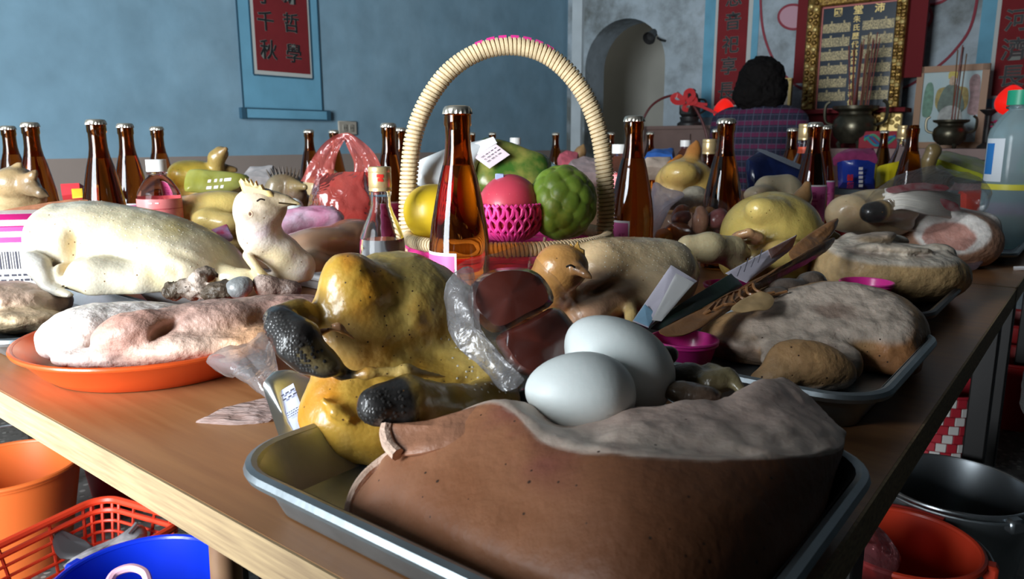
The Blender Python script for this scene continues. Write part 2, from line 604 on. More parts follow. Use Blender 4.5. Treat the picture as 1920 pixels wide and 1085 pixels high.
# ------------------------------------------------------------------ lettering
def text_mesh(s, size, bold=0.0, depth=0.0006):
    cu = bpy.data.curves.new('lettering', 'FONT')
    cu.body = s; cu.size = size; cu.align_x = 'CENTER'; cu.align_y = 'CENTER'
    cu.offset = bold * size; cu.extrude = depth; cu.resolution_u = 3
    o = bpy.data.objects.new('lettering', cu)
    COL.objects.link(o)
    bpy.context.view_layer.update()
    me = bpy.data.meshes.new_from_object(o.evaluated_get(bpy.context.evaluated_depsgraph_get()))
    bpy.data.objects.remove(o); bpy.data.curves.remove(cu)
    return me
def letter(name, s, size, m, parent, origin, ax, ay, bold=0.0, depth=0.0006):
    """flat lettering: origin in world, ax / ay unit directions of its reading plane"""
    me = text_mesh(s, size, bold, depth)
    ax = np.array(ax) / np.linalg.norm(ax); ay = np.array(ay) / np.linalg.norm(ay); az = np.cross(ax, ay)
    n = len(me.vertices); co = np.zeros(n * 3)
    me.vertices.foreach_get('co', co)
    W = co.reshape(-1, 3) @ np.array((ax, ay, az)) + np.array(origin)
    if parent is not None:
        W = (W - parent_origin(parent)) @ parent_rot(parent)
    me.vertices.foreach_set('co', W.ravel())
    me.materials.clear(); me.update()
    me.name = name
    return link(name, me, m, parent)

def fine_print(parent, origin, ax, ay, width, rows, pitch, m, seed=1, hgt=.45):
    """rows of small print too fine to read: short inked dashes, one mesh per row"""
    r_ = random.Random(seed)
    ax = np.array(ax, float) / np.linalg.norm(ax); ay = np.array(ay, float) / np.linalg.norm(ay); az = np.cross(ax, ay)
    R = np.stack((ax, ay, az), 1)
    for k in range(rows):
        mb = MB(); x = 0.0
        while x < width:
            w_ = r_.uniform(.3, 1.0) * pitch
            mb.box(np.array(origin) + ax * (x + w_ / 2 - width / 2) - ay * pitch * k, (w_, pitch * hgt, .0002), R)
            x += w_ + r_.uniform(.2, .5) * pitch
        mb.obj('fine_print', m, parent, world=True, smooth=False)
# ================================================================== the room
WL, WB = 3.29, 4.81                 # V of the blue wall, U of the altar wall
Zax = np.array((0, 0, 1.0))
RL = np.stack((UU, Zax, -VV), 1)    # wall_left panel frame: x along U, y up, z into the room
RB = np.stack((-VV, Zax, -UU), 1)   # altar wall panel frame

def stained_wall(name, base, stain, zsplit=None, low=None, sc=1.6, thr=(.5, .62), stain2=None):
    m = bpy.data.materials.new(name); m.use_nodes = True
    nt = m.node_tree; N = nt.nodes; L = nt.links; b = N['Principled BSDF']
    b.inputs['Roughness'].default_value = .75
    tc = N.new('ShaderNodeTexCoord')
    n1 = N.new('ShaderNodeTexNoise'); n1.inputs['Scale'].default_value = sc; n1.inputs['Detail'].default_value = 8; n1.inputs['Roughness'].default_value = .65
    n2 = N.new('ShaderNodeTexNoise'); n2.inputs['Scale'].default_value = sc * 5; n2.inputs['Detail'].default_value = 6
    L.new(tc.outputs['Object'], n1.inputs['Vector']); L.new(tc.outputs['Object'], n2.inputs['Vector'])
    r1 = N.new('ShaderNodeMapRange'); r1.inputs[1].default_value, r1.inputs[2].default_value = thr
    L.new(n1.outputs['Fac'], r1.inputs[0])
    mx = N.new('ShaderNodeMix'); mx.data_type = 'RGBA'
    mx.inputs['A'].default_value = (*base, 1); mx.inputs['B'].default_value = (*stain, 1)
    L.new(r1.outputs[0], mx.inputs['Factor'])
    src = mx.outputs['Result']
    r2 = N.new('ShaderNodeMapRange'); r2.inputs[1].default_value, r2.inputs[2].default_value, r2.inputs[3].default_value, r2.inputs[4].default_value = .3, .7, .86, 1.1
    L.new(n2.outputs['Fac'], r2.inputs[0])
    vm = N.new('ShaderNodeVectorMath'); vm.operation = 'SCALE'
    L.new(src, vm.inputs[0]); L.new(r2.outputs[0], vm.inputs['Scale']); src = vm.outputs[0]
    if zsplit is not None:
        sp = N.new('ShaderNodeSeparateXYZ'); L.new(tc.outputs['Object'], sp.inputs[0])
        lt = N.new('ShaderNodeMath'); lt.operation = 'LESS_THAN'; lt.inputs[1].default_value = zsplit
        L.new(sp.outputs['Z'], lt.inputs[0])
        m2 = N.new('ShaderNodeMix'); m2.data_type = 'RGBA'
        L.new(lt.outputs[0], m2.inputs['Factor']); L.new(src, m2.inputs['A']); m2.inputs['B'].default_value = (*low, 1)
        src = m2.outputs['Result']
    L.new(src, b.inputs['Base Color'])
    bp = N.new('ShaderNodeBump'); bp.inputs['Strength'].default_value = .35; bp.inputs['Distance'].default_value = .01
    L.new(n2.outputs['Fac'], bp.inputs['Height']); L.new(bp.outputs[0], b.inputs['Normal'])
    return m

def room_box(mb, u0, u1, v0, v1, z0, z1, m=0):
    return mb.box(UV((u0 + u1) / 2, (v0 + v1) / 2, (z0 + z1) / 2), (u1 - u0, v1 - v0, z1 - z0), np.stack((UU, VV, Zax), 1), m)

# floor: dark grey terrazzo
mf = bpy.data.materials.new('terrazzo'); mf.use_nodes = True
_N, _L = mf.node_tree.nodes, mf.node_tree.links
_b = _N['Principled BSDF']; _b.inputs['Roughness'].default_value = .35
_tc = _N.new('ShaderNodeTexCoord'); _vo = _N.new('ShaderNodeTexVoronoi'); _vo.inputs['Scale'].default_value = 55
_no = _N.new('ShaderNodeTexNoise'); _no.inputs['Scale'].default_value = 40
_L.new(_tc.outputs['Object'], _vo.inputs['Vector']); _L.new(_tc.outputs['Object'], _no.inputs['Vector'])
_cr = _N.new('ShaderNodeValToRGB'); _L.new(_vo.outputs['Color'], _cr.inputs[0])
_cr.color_ramp.interpolation = 'CONSTANT'
_cr.color_ramp.elements[0].color = (.055, .06, .055, 1); _cr.color_ramp.elements[1].position = .45; _cr.color_ramp.elements[1].color = (.16, .16, .15, 1)
_e = _cr.color_ramp.elements.new(.72); _e.color = (.30, .30, .28, 1)
_l2 = _N.new('ShaderNodeMath'); _l2.operation = 'LESS_THAN'; _l2.inputs[1].default_value = .42; _L.new(_vo.outputs['Distance'], _l2.inputs[0])
_mx = _N.new('ShaderNodeMix'); _mx.data_type = 'RGBA'; _mx.inputs['A'].default_value = (.10, .105, .10, 1)
_L.new(_l2.outputs[0], _mx.inputs['Factor']); _L.new(_cr.outputs[0], _mx.inputs['B']); _L.new(_mx.outputs['Result'], _b.inputs['Base Color'])
fl = room_box(MB(), -2.6, 6.8, -2.6, WL + .15, -.12, 0).obj('floor', mf, smooth=False)
tag(fl, 'grey speckled terrazzo floor', kind='structure')

mwl = stained_wall('blue_paint', (.215, .37, .48), (.27, .43, .54), .92, (.30, .245, .215), 1.2, (.4, .7))
wl = room_box(MB(), -.5, WB + .2, WL, WL + .15, 0, 3.3).obj('wall_left', mwl, smooth=False)
tag(wl, 'blue painted plaster wall with a brown dado', kind='structure')
mcl = mat('ceiling_paint', (.34, .35, .35), rough=.9)
tag(room_box(MB(), -.5, WB + .2, -2.6, WL + .15, 3.3, 3.42).obj('ceiling', mcl, smooth=False), 'grey ceiling', kind='structure')
mpl = mat('grey_plaster', (.22, .23, .23), rough=.9, var=.15, vscale=2)
tag(room_box(MB(), -.5, WB + .2, -2.75, -2.6, 0, 3.3).obj('wall_right', mpl, smooth=False), 'grey plaster side wall', kind='structure')
wf = MB()  # unseen wall set close behind the camera; its doorway edge blocks light on the right
room_box(wf, -.65, -.5, -2.6, .54, 0, 3.3); room_box(wf, -.65, -.5, 2.5, WL + .15, 0, 3.3); room_box(wf, -.65, -.5, .54, 2.5, 2.15, 3.3)
tag(wf.obj('wall_front', mpl, smooth=False), 'unseen dark entrance wall, doorway edge set to shade the right side', kind='structure')

# altar wall with the arched opening
mwb = stained_wall('weathered_plaster', (.38, .45, .50), (.13, .145, .14), None, None, 1.5, (.49, .64))
def vb(px, py): return float(onu(px, py, WB) @ VV), float(onu(px, py, WB)[2])
va, vc = vb(1097, 150)[0], vb(1246, 150)[0]
zt = vb(1178, 34)[1]
vr = (va - vc) / 2; vm_ = (va + vc) / 2; zs = zt - vr
wb = MB()
TH = .26
room_box(wb, WB, WB + TH, va, WL, 0, 3.3)
room_box(wb, WB, WB + TH, -2.6, vc, 0, 3.3)
NA = 24
for i in range(NA):
    a0, a1 = math.pi * i / NA, math.pi * (i + 1) / NA
    p = [(vm_ - vr * math.cos(a), zs + vr * math.sin(a)) for a in (a0, a1)]
    q = [(p[0][0], p[0][1]), (p[1][0], p[1][1]), (p[1][0], 3.3), (p[0][0], 3.3)]
    vv = [UV(uu, a, z) for uu in (WB, WB + TH) for (a, z) in q]
    wb.add(vv, [(0, 1, 2, 3), (7, 6, 5, 4), (0, 4, 5, 1), (2, 6, 7, 3)])
wbo = wb.obj('wall_back', mwb, smooth=False)
tag(wbo, 'weathered pale plaster altar wall with an arched opening', kind='structure')
mcor = mat('corridor_plaster', (.42, .42, .38), rough=.9, var=.1, vscale=3)
_cb = MB()
room_box(_cb, 6.3, 6.45, -.6, 6.2, 0, 3.3); room_box(_cb, WB + .26, 6.45, 6.2, 6.35, 0, 3.3); room_box(_cb, WB + .26, 6.45, -.6, -.45, 0, 3.3)
room_box(_cb, WB + .26, 6.45, -.6, 6.35, 3.3, 3.42); room_box(_cb, WB + .26, 6.8, WL + .15, 6.35, -.12, 0); room_box(_cb, WB + .11, WB + .26, WL + .15, 6.35, 0, 3.3)
_cl = bpy.data.lights.new('corridor_daylight', 'AREA'); _cl.size = 1.2; _cl.energy = 5; _cl.color = (1, .98, .92)
_co = bpy.data.objects.new('corridor_daylight', _cl); COL.objects.link(_co)
_co.location = Vector(UV(5.6, 4.6, 2.9))
tag(_cb.obj('wall_corridor', mcor, smooth=False), 'beige wall seen through the arch', kind='structure')

# pale corner pilaster beside the arch
mpil = mat('pale_pilaster', (.52, .58, .61), rough=.8, var=.12, vscale=6)
pv0, pv1 = WL - .001, vb(1092, 200)[0]
tag(room_box(MB(), WB - .03, WB + .002, vb(1093, 200)[0], vb(1075, 200)[0], 0, 3.3).obj('trim_1', mpil, smooth=False), 'pale plaster strip beside the arch', kind='structure')

# ------------------------------------------------------------------ painted scroll on the blue wall
m_scroll_b = mat('scroll_blue', (.16, .40, .56), rough=.7, var=.12, vscale=7)
m_cream = mat('scroll_cream', (.50, .52, .50), rough=.75)
m_red = mat('scroll_red', (.19, .014, .018), rough=.9, var=.12, vscale=12)
m_line = mat('ink_blue', (.03, .09, .14), rough=.7)
m_ink = mat('ink_black', (.012, .016, .018), rough=.6)
def wall_panel(name, s0, s1, z0, z1, off, th, m, parent, wall='L'):
    c = UV((s0 + s1) / 2, WL - off - th / 2, (z0 + z1) / 2) if wall == 'L' else UV(WB - off - th / 2, (s0 + s1) / 2, (z0 + z1) / 2)
    R = RL if wall == 'L' else RB
    return MB().box(c, (abs(s1 - s0), z1 - z0, th), R).obj(name, m, parent, smooth=False, world=True)
def pl(px, py):
    q = onv(px, py, WL); return float(q @ UU), float(q[2])
sx0, sz0 = pl(456, 206); sx1 = pl(604, 214)[0]
szb = (sz0 + pl(604, 214)[1]) / 2
scr = empty('hanging_scroll', UV((sx0 + sx1) / 2, WL - .002, szb), 'blue bordered scroll with red field and black characters on blue wall', 'scroll')
ztop = 2.9
wall_panel('backing', sx0, sx1, szb, ztop, .001, .004, m_scroll_b, scr)
for q in (sx0, sx1):
    wall_panel('edge_line', q - .004, q + .004, szb, ztop, .004, .002, m_line, scr)
cx0, cz0 = pl(474, 140); cx1 = pl(585, 147)[0]
czb = (cz0 + pl(585, 147)[1]) / 2
wall_panel('cream_border', cx0, cx1, czb, ztop - .1, .005, .002, m_cream, scr)
for q in (cx0, cx1): wall_panel('border_line', q - .004, q + .004, czb, ztop - .1, .006, .002, m_line, scr)
wall_panel('border_line', cx0, cx1, czb - .006, czb + .002, .006, .002, m_line, scr)
rx0, rx1 = pl(481, 134)[0], pl(580, 140)[0]
rzb = (pl(481, 132)[1] + pl(580, 139)[1]) / 2
wall_panel('red_field', rx0, rx1, rzb, ztop - .14, .007, .002, m_red, scr)
wall_panel('bottom_roller', sx0 - .02, sx1 + .03, szb - .035, szb + .012, .004, .02, m_scroll_b, scr)
for q in (szb - .035, szb + .012): wall_panel('roller_line', sx0 - .02, sx1 + .03, q - .003, q + .003, .006, .019, m_line, scr)
for (a, b2) in ((sx0 - .025, sx0), (sx1 + .01, sx1 + .035)): wall_panel('roller_cap', a, b2, szb - .037, szb + .014, .004, .023, m_line, scr)
m_halo = mat('ink_halo', (.20, .22, .20), rough=.7)
for ch, px, py in (('千', 498, 42), ('秋', 504, 96), ('哲', 546, 46), ('學', 551, 103), ('子', 496, -8), ('新', 542, -8)):
    q = onv(px, py, WL - .0095)
    letter('character', ch, .098, m_halo, scr, q, UU, Zax, .02, .0004)
    letter('character', ch, .098, m_ink, scr, q - VV * .001 , UU, Zax, .008, .0004)

# wall socket
q = onv(650, 240, WL)
so = empty('wall_socket', q + np.array((0, 0, -.035)), 'beige double wall socket on the blue wall', 'socket')
m_sock = mat('old_plastic', (.42, .39, .33), rough=.5)
MB().box(q - VV * .006, (.125, .075, .012), RL, bev=.004).obj('plate', m_sock, so, world=True)
for dx in (-.022, .022):
    f_ = MB().box(q + UU * dx - VV * .013, (.030, .036, .006), RL, bev=.002).obj('receptacle', mat('socket_face', (.33, .31, .26), rough=.5), so, world=True)
    for dz in (-.006, .006):
        MB().box(q + UU * (dx + dz) - VV * .0162, (.003, .012, .001), RL).obj('slot', m_ink, f_, world=True, smooth=False)

# ------------------------------------------------------------------ couplets on the altar wall
def couplet(name, label, xl, xr, ybot, cl, cr, cyb, rl, rr, ryb, chars, size, yref=100, seed=0):
    v0, v1 = vb(xl, yref)[0], vb(xr, yref)[0]
    zb_ = vb((xl + xr) / 2, ybot)[1]
    e = empty(name, UV(WB - .002, (v0 + v1) / 2, zb_), label, 'couplet')
    wall_panel('backing', v1, v0, zb_, 2.9, .001, .004, m_scroll_c, e, 'B')
    wall_panel('cream_border', vb(cr, yref)[0], vb(cl, yref)[0], vb((cl + cr) / 2, cyb)[1], 2.86, .004, .003, m_cream, e, 'B')
    wall_panel('red_field', vb(rr, yref)[0], vb(rl, yref)[0], vb((rl + rr) / 2, ryb)[1], 2.82, .006, .003, m_red, e, 'B')
    for ch, px, py in chars:
        p = onu(px, py, WB - .0105)
        letter('character', ch, size, m_halo, e, p, -VV, Zax, .02, .0004)
        letter('character', ch, size, m_ink, e, p - UU * .001, -VV, Zax, .008, .0004)
    return e
m_scroll_c = mat('couplet_blue', (.13, .36, .50), rough=.7, var=.3, vscale=4)
couplet('wall_couplet', 'red vertical couplet strip with black characters beside the arch', 1319, 1420, 219, 1339, 1408, 204, 1344, 1400, 197,
        (('音', 1374, 42), ('祀', 1370, 86), ('享', 1366, 126), ('長', 1361, 172), ('恩', 1376, -2)), .115)
couplet('wall_couplet', 'dark red couplet strip with black characters behind the large red lamp', 1832, 1990, 200, 1860, 1966, 183, 1868, 1958, 178,
        (('河', 1908, 40), ('濟', 1902, 95), ('長', 1896, 145)), .118)

# red line and pink cloud motifs painted round the shrine
m_rl = mat('painted_red_line', (.30, .05, .07), rough=.7)
m_pink = mat('painted_pink', (.52, .30, .36), rough=.75)
pa = empty('wall_painting', UV(WB - .002, 0, 1.4), 'red outline and pink cloud lobes painted on the altar wall', 'wall painting')
def wline(pts, r=.008, name='painted_line'):
    P = smoothpath([onu(x, y, WB - .003) for x, y in pts], 8)
    return MB().tube(P, r, 6).obj(name, m_rl, pa, world=True)
wline([(1426, -60), (1427, 20), (1434, 70), (1452, 115), (1478, 148), (1508, 168), (1560, 180)])
wline([(1836, -60), (1832, 0), (1818, 55), (1790, 95), (1762, 122), (1722, 150), (1690, 166), (1650, 172)])
def lobe(cx, cy, a, b):
    th = [2 * math.pi * i / 32 for i in range(32)]
    ring = [onu(cx + a * math.cos(t), cy + b * math.sin(t), WB - .003) for t in th]
    n = len(ring)
    v = ring + [p - UU * .004 for p in ring]
    f = [tuple(range(n, 2 * n)), tuple(range(n))[::-1]] + [(i, (i + 1) % n, n + (i + 1) % n, n + i) for i in range(n)]
    o = world_obj('cloud_lobe', v, f, m_pink, pa, smooth=False)
    P = [p - UU * .002 for p in ring]
    MB().tube(P, .008, 6, closed=True).obj('outline', m_rl, o, world=True)
lobe(1488, 32, 28, 23); lobe(1724, 30, 23, 24); lobe(1745, -22, 40, 30)

# black spotlight fixed in the arch
p0 = onu(1245, 76, WB - .02); p1 = onu(1222, 66, WB - .03)
sp = empty('wall_spotlight', p0, 'small black spotlight on a bracket at the arch edge', 'spotlight')
m_blk = mat('black_metal', (.02, .02, .02), rough=.5)
MB().tube([p0 + UU * .03, p0 - UU * .03, p0 - UU * .05 + Zax * .0, p1 * .5 + p0 * .5], .008, 8).obj('bracket', m_blk, sp, world=True)
ax_ = np.array((-.35, -.5, -.35)); ax_ /= np.linalg.norm(ax_)
Rz_ = Matrix(Vector(ax_).to_track_quat('Z', 'Y').to_matrix())
MB().lathe([(0, -.05), (.025, -.05), (.03, 0), (.045, .05), (.043, .052), (.028, .02), (0, .015)], 20, p1, R=np.array(Rz_)).obj('lamp_head', m_blk, sp, world=True)

# ------------------------------------------------------------------ offering tables
m_top = bpy.data.materials.new('wood_laminate'); m_top.use_nodes = True
_N, _L = m_top.node_tree.nodes, m_top.node_tree.links
_b = _N['Principled BSDF']; _b.inputs['Roughness'].default_value = .33
_tc = _N.new('ShaderNodeTexCoord'); _mp = _N.new('ShaderNodeMapping'); _mp.inputs['Scale'].default_value = (26, 1.6, 26)
_no = _N.new('ShaderNodeTexNoise'); _no.inputs['Scale'].default_value = 2.2; _no.inputs['Detail'].default_value = 7; _no.inputs['Roughness'].default_value = .6
_L.new(_tc.outputs['Object'], _mp.inputs[0]); _L.new(_mp.outputs[0], _no.inputs['Vector'])
_cr = _N.new('ShaderNodeValToRGB'); _L.new(_no.outputs['Fac'], _cr.inputs[0])
_cr.color_ramp.elements[0].position = .3; _cr.color_ramp.elements[0].color = (.34, .145, .055, 1)
_cr.color_ramp.elements[1].position = .75; _cr.color_ramp.elements[1].color = (.52, .255, .105, 1)
_L.new(_cr.outputs[0], _b.inputs['Base Color'])
_r = _N.new('ShaderNodeMapRange'); _r.inputs[3].default_value = .28; _r.inputs[4].default_value = .5
_L.new(_no.outputs['Fac'], _r.inputs[0]); _L.new(_r.outputs[0], _b.inputs['Roughness'])
m_edge = mat('raw_wood_edge', (.62, .45, .24), rough=.7, var=.35, vscale=5, aniso=(30, 3, 60), color2=(.22, .14, .08))
m_leg = mat('leg_black_steel', (.018, .017, .017), rough=.45, metal=.3)
m_rust = mat('leg_worn_wood', (.14, .045, .03), rough=.5, var=.5, vscale=16, color2=(.26, .15, .08))
TU0, TV0, LU, LV = .227, .097, 1.192, 1.12
tnames = {(0, 0): 'brown wood table nearest the viewer holding the big pork and egg tray', (0, 1): 'brown wood table at the left holding the orange plate of pork',
          (1, 0): 'brown wood table second along the right side with pale joint', (1, 1): 'brown wood table behind the pale whole chicken on the left',
          (2, 0): 'brown wood table nearest the altar on the right side', (2, 1): 'brown wood table nearest the blue wall corner'}
TABLES = {}
for i in range(3):
    for j in range(2):
        lu = LU if i < 2 else .86
        u0 = TU0 + i * (LU + .002); v0 = TV0 + j * (LV + .002)
        t = empty('folding_table', UV(u0, v0, 0), tnames[(i, j)], 'table', 'offering tables', rz=ROOM_ROT)
        MB().box((lu / 2, LV / 2, TZ - .004), (lu - .004, LV - .004, .008)).obj('tabletop', m_top, t, smooth=False)
        MB().box((lu / 2, LV / 2, TZ - .0185), (lu - .02, LV - .02, .019)).obj('core_board', m_edge, t, smooth=False)
        e1 = MB()
        for (cx, cy, sx, sy) in ((.006, LV / 2, .012, LV), (lu - .006, LV / 2, .012, LV), (lu / 2, .006, lu, .012), (lu / 2, LV - .006, lu, .012)):
            MB().box((cx, cy, TZ - .0145), (sx, sy, .0285)).obj('edge_strip', m_edge, t, smooth=False)
        for (a, b2) in ((.06 if i == 0 else .44, .07), (.06 if i == 0 else .44, LV - .07), (lu - (.70 if i == 0 else .45 if i == 1 else .10), .07), (lu - (.70 if i == 0 else .45 if i == 1 else .10), LV - .07)):
            near = (i == 0 and a < .2)
            if near:
                MB().tube([(a - .02, b2 + (.355 if b2 < .5 and j == 0 else 0), 0), (a, b2 + (.355 if b2 < .5 and j == 0 else 0), TZ - .028)], .0125, 14).obj('leg', m_rust, t)
            else:
                MB().box((a, b2, (TZ - .028) / 2), (.042, .042, TZ - .028), bev=.003).obj('leg', m_leg, t)
        TABLES[(i, j)] = t
# ================================================================== trays, pork, poultry and eggs in front
m_alu = mat('worn_aluminium', (.36, .41, .44), rough=.46, metal=.95, var=.18, vscale=30, bump=.08, bscale=90)
m_dtray = mat('dark_tray', (.10, .09, .09), rough=.4, metal=.7)
m_wtray = mat('white_foam_tray', (.75, .75, .72), rough=.6)
def rrect(a, b, r, n=8):
    pts = []
    for (cx, cy, a0) in ((a - r, b - r, 0), (-a + r, b - r, 90), (-a + r, -b + r, 180), (a - r, -b + r, 270)):
        for i in range(n + 1):
            t = math.radians(a0 + 90 * i / n)
            pts.append((cx + r * math.cos(t), cy + r * math.sin(t)))
    return pts
def tray(name, label, u0, u1, v0, v1, hgt, m, r=.045, lip=.009, flare=.018, cat='tray', dz=0.0, group=None):
    c = UV((u0 + u1) / 2, (v0 + v1) / 2, TZ + .0006 + dz)
    a, b = (u1 - u0) / 2, (v1 - v0) / 2
    e = empty(name, c, label, cat, group, rz=ROOM_ROT)
    prof = [(-flare - lip, 0), (-lip - flare * .8, .001), (-lip - .001, hgt - .004)]
    def ring(off, z):
        return [(x, y, z) for x, y in rrect(a + off, b + off, max(r + off, .006))]
    inner = [ring(-lip - flare - .004, .0025), ring(-lip - flare + .002, .004), ring(-lip - .003, hgt - .004), ring(-lip, hgt)]
    outer = [ring(-lip - flare - .004, 0), ring(-lip - flare + .003, .0005), ring(-lip - .0012, hgt - .006)]
    n = len(inner[0])
    v = [p for rg in outer[::-1] for p in rg]
    f = []
    # pan: outer wall down, then underside, inside floor and inner wall up
    rings = outer[::-1] 
    mb = MB()
    vv = [p for rg in (outer[::-1]) for p in rg]
    ff = [(i * n + j, (i + 1) * n + j, (i + 1) * n + (j + 1) % n, i * n + (j + 1) % n) for i in range(2) for j in range(n)]
    ff.append(tuple(2 * n + j for j in range(n))[::-1])
    mb.add(vv, ff)
    vv = [p for rg in inner for p in rg]
    ff = [(i * n + j, i * n + (j + 1) % n, (i + 1) * n + (j + 1) % n, (i + 1) * n + j) for i in range(3) for j in range(n)]
    ff = [q[::-1] for q in ff]
    ff.append(tuple(range(n)))
    mb.add(vv, ff)
    pan = mb.obj('pan', m, e)
    lipr = [(x, y, hgt - lip * .35) for x, y in rrect(a - lip * .5, b - lip * .5, r)]
    MB().tube(lipr, lip * .55, 8, closed=True).obj('rolled_rim', m, e)
    return e

m_pork = mat('pork', attr=True, rough=.52, var=.14, vscale=26, bump=.22, bscale=140, sss=.08, coat=.0, speck=(.05, .03, .02, .05), speckn=60)
m_meat = mat('cooked_meat', attr=True, rough=.46, var=.32, vscale=55, bump=.9, bscale=75, sss=.06, bdetail=8)
m_skin = mat('poultry_skin', attr=True, rough=.34, var=.16, vscale=30, bump=.22, bscale=90, sss=.12, coat=.3, pores=.25, pscale=300, speck=(.16, .08, .025, .075), speckn=80)
SKIN = (.44, .20, .10); FAT = (.66, .53, .44); MEATC = (.52, .34, .27); WFAT = (.80, .70, .62)

def loft(name, cols, nu, nv, m, colorf, parent=None, noise=None, floor=None, base=None):
    Gd = np.array(cols, dtype=float)
    Sg = smoothgrid(Gd, nu, nv, closed_v=True)
    a, b = Sg.shape[:2]
    ii, jj = np.meshgrid(np.arange(a) / nu, np.arange(b) / nv, indexing='ij')
    V = Sg.reshape(-1, 3)
    cen = V.mean(0)
    if noise:
        gu = np.gradient(Sg, axis=0); gv = np.gradient(Sg, axis=1)
        nn = np.cross(gu, gv); nn /= (np.linalg.norm(nn, axis=-1, keepdims=True) + 1e-9)
        nn = nn.reshape(-1, 3)
        if ((nn * (V - cen)).sum(1)).mean() < 0: nn = -nn
        for (amp, sc, sd, w_) in noise:
            wt = w_(ii.ravel(), jj.ravel()) if w_ else 1.0
            V = V + nn * (amp * fbm(V, sc, sd) * wt)[:, None]
    if floor is not None: V[:, 2] = np.maximum(V[:, 2], floor)
    cols_ = colorf(ii.ravel(), jj.ravel(), V)
    f = gridfaces(a, b, wrap_v=True)
    c0, c1 = V[:b].mean(0), V[-b:].mean(0)
    n0 = len(V)
    V = np.vstack((V, c0, c1)); cols_ = np.vstack((cols_, cols_[:b].mean(0), cols_[-b:].mean(0)))
    f = f + [(n0, j, (j + 1) % b) for j in range(b)] + [(n0 + 1, (a - 1) * b + (j + 1) % b, (a - 1) * b + j) for j in range(b)]
    o = world_obj(name, V, f, m, parent, base, colors=cols_)
    bm = bmesh.new(); bm.from_mesh(o.data); bmesh.ops.recalc_face_normals(bm, faces=bm.faces); bm.to_mesh(o.data); bm.free()
    return o
def uvz(u, v, z): return UV(u, v, TZ + z)

hero_tray = tray('metal_tray', 'worn aluminium tray nearest the viewer under the big brown pork piece', .226, .492, .089, .421, .036, m_alu)
FL = .0052   # tray floor above the table
B = FL
cols = [
 [uvz(.272, .343, B), D(654, 950, .432), D(656, 930, .440), D(664, 905, .450), D(690, 890, .458), D(720, 890, .465), D(740, 905, .47), uvz(.30, .345, B)],
 [uvz(.272, .325, B), D(676, 952, .410), D(690, 905, .422), D(712, 872, .445), D(735, 862, .458), D(765, 868, .47), D(800, 880, .48), uvz(.34, .34, B)],
 [uvz(.272, .300, B), D(738, 955, .392), D(735, 888, .408), D(742, 838, .438), D(772, 822, .452), D(820, 825, .475), D(860, 850, .495), uvz(.36, .335, B)],
 [uvz(.270, .250, B), D(850, 1005, .350), D(880, 890, .378), D(918, 764, .428), D(945, 752, .440), D(985, 768, .460), D(1020, 795, .485), uvz(.40, .31, B)],
 [uvz(.268, .190, B), D(1000, 1080, .312), D(1016, 960, .335), D(1034, 846, .370), D(1046, 806, .398), D(1062, 798, .43), D(1100, 800, .47), uvz(.42, .27, B)],
 [uvz(.270, .140, B), D(1195, 1140, .282), D(1195, 990, .305), D(1200, 864, .342), D(1200, 838, .362), D(1204, 790, .40), D(1222, 766, .445), uvz(.44, .22, B)],
 [uvz(.300, .128, B), D(1385, 1120, .298), D(1400, 980, .318), D(1420, 868, .350), D(1418, 846, .364), D(1395, 790, .408), D(1340, 752, .455), uvz(.455, .19, B)],
 [uvz(.355, .128, B), D(1512, 1020, .352), D(1532, 930, .368), D(1555, 856, .388), D(1548, 834, .398), D(1498, 772, .44), D(1425, 718, .485), uvz(.465, .165, B)],
 [uvz(.435, .116, B), D(1554, 905, .425), D(1572, 868, .430), D(1583, 830, .437), D(1576, 806, .446), D(1530, 756, .476), D(1468, 720, .505), uvz(.472, .145, B)],
 [uvz(.458, .125, B), D(1552, 860, .452), D(1560, 830, .458), D(1562, 806, .464), D(1548, 790, .468), D(1516, 762, .482), D(1488, 744, .492), uvz(.466, .140, B)],
]
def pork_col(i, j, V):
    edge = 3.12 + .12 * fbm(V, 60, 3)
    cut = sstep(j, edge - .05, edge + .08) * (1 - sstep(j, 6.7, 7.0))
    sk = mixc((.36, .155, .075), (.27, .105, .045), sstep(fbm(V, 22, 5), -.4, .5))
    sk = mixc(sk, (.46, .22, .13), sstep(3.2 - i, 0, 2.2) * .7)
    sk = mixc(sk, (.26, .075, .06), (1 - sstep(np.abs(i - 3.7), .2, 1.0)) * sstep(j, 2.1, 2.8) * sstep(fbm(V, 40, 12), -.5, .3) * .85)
    sk = mixc(sk, (.16, .06, .026), sstep(i, 3.0, 5.4) * .8)  # shade on the right side painted into the skin, along with browner rind
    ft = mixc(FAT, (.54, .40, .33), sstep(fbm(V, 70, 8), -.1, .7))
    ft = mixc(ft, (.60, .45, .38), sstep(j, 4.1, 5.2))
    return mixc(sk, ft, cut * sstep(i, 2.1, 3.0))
topw = lambda i, j: sstep(j, 3.2, 3.8) * (1 - sstep(j, 6.6, 7.0))
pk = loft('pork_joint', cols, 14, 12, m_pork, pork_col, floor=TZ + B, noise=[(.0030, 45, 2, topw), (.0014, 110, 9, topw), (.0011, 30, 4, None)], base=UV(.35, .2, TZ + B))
tag(pk, 'large brown skinned pork joint with pale cut top at the front edge', 'pork')
# curled tab of skin and its pale cut rim at the left end
tb = slab_later = None
rim = [(733, 852, .436), (706, 872, .438), (684, 892, .434), (668, 915, .431), (658, 940, .429), (654, 962, .425)]
MB().tube(smoothpath([D(*q) for q in rim], 6), .0032, 8).obj('cut_rim', mat('pork_rind_edge', (.74, .52, .40), rough=.6, var=.2, vscale=120, bump=.6, bscale=260), pk, world=True)

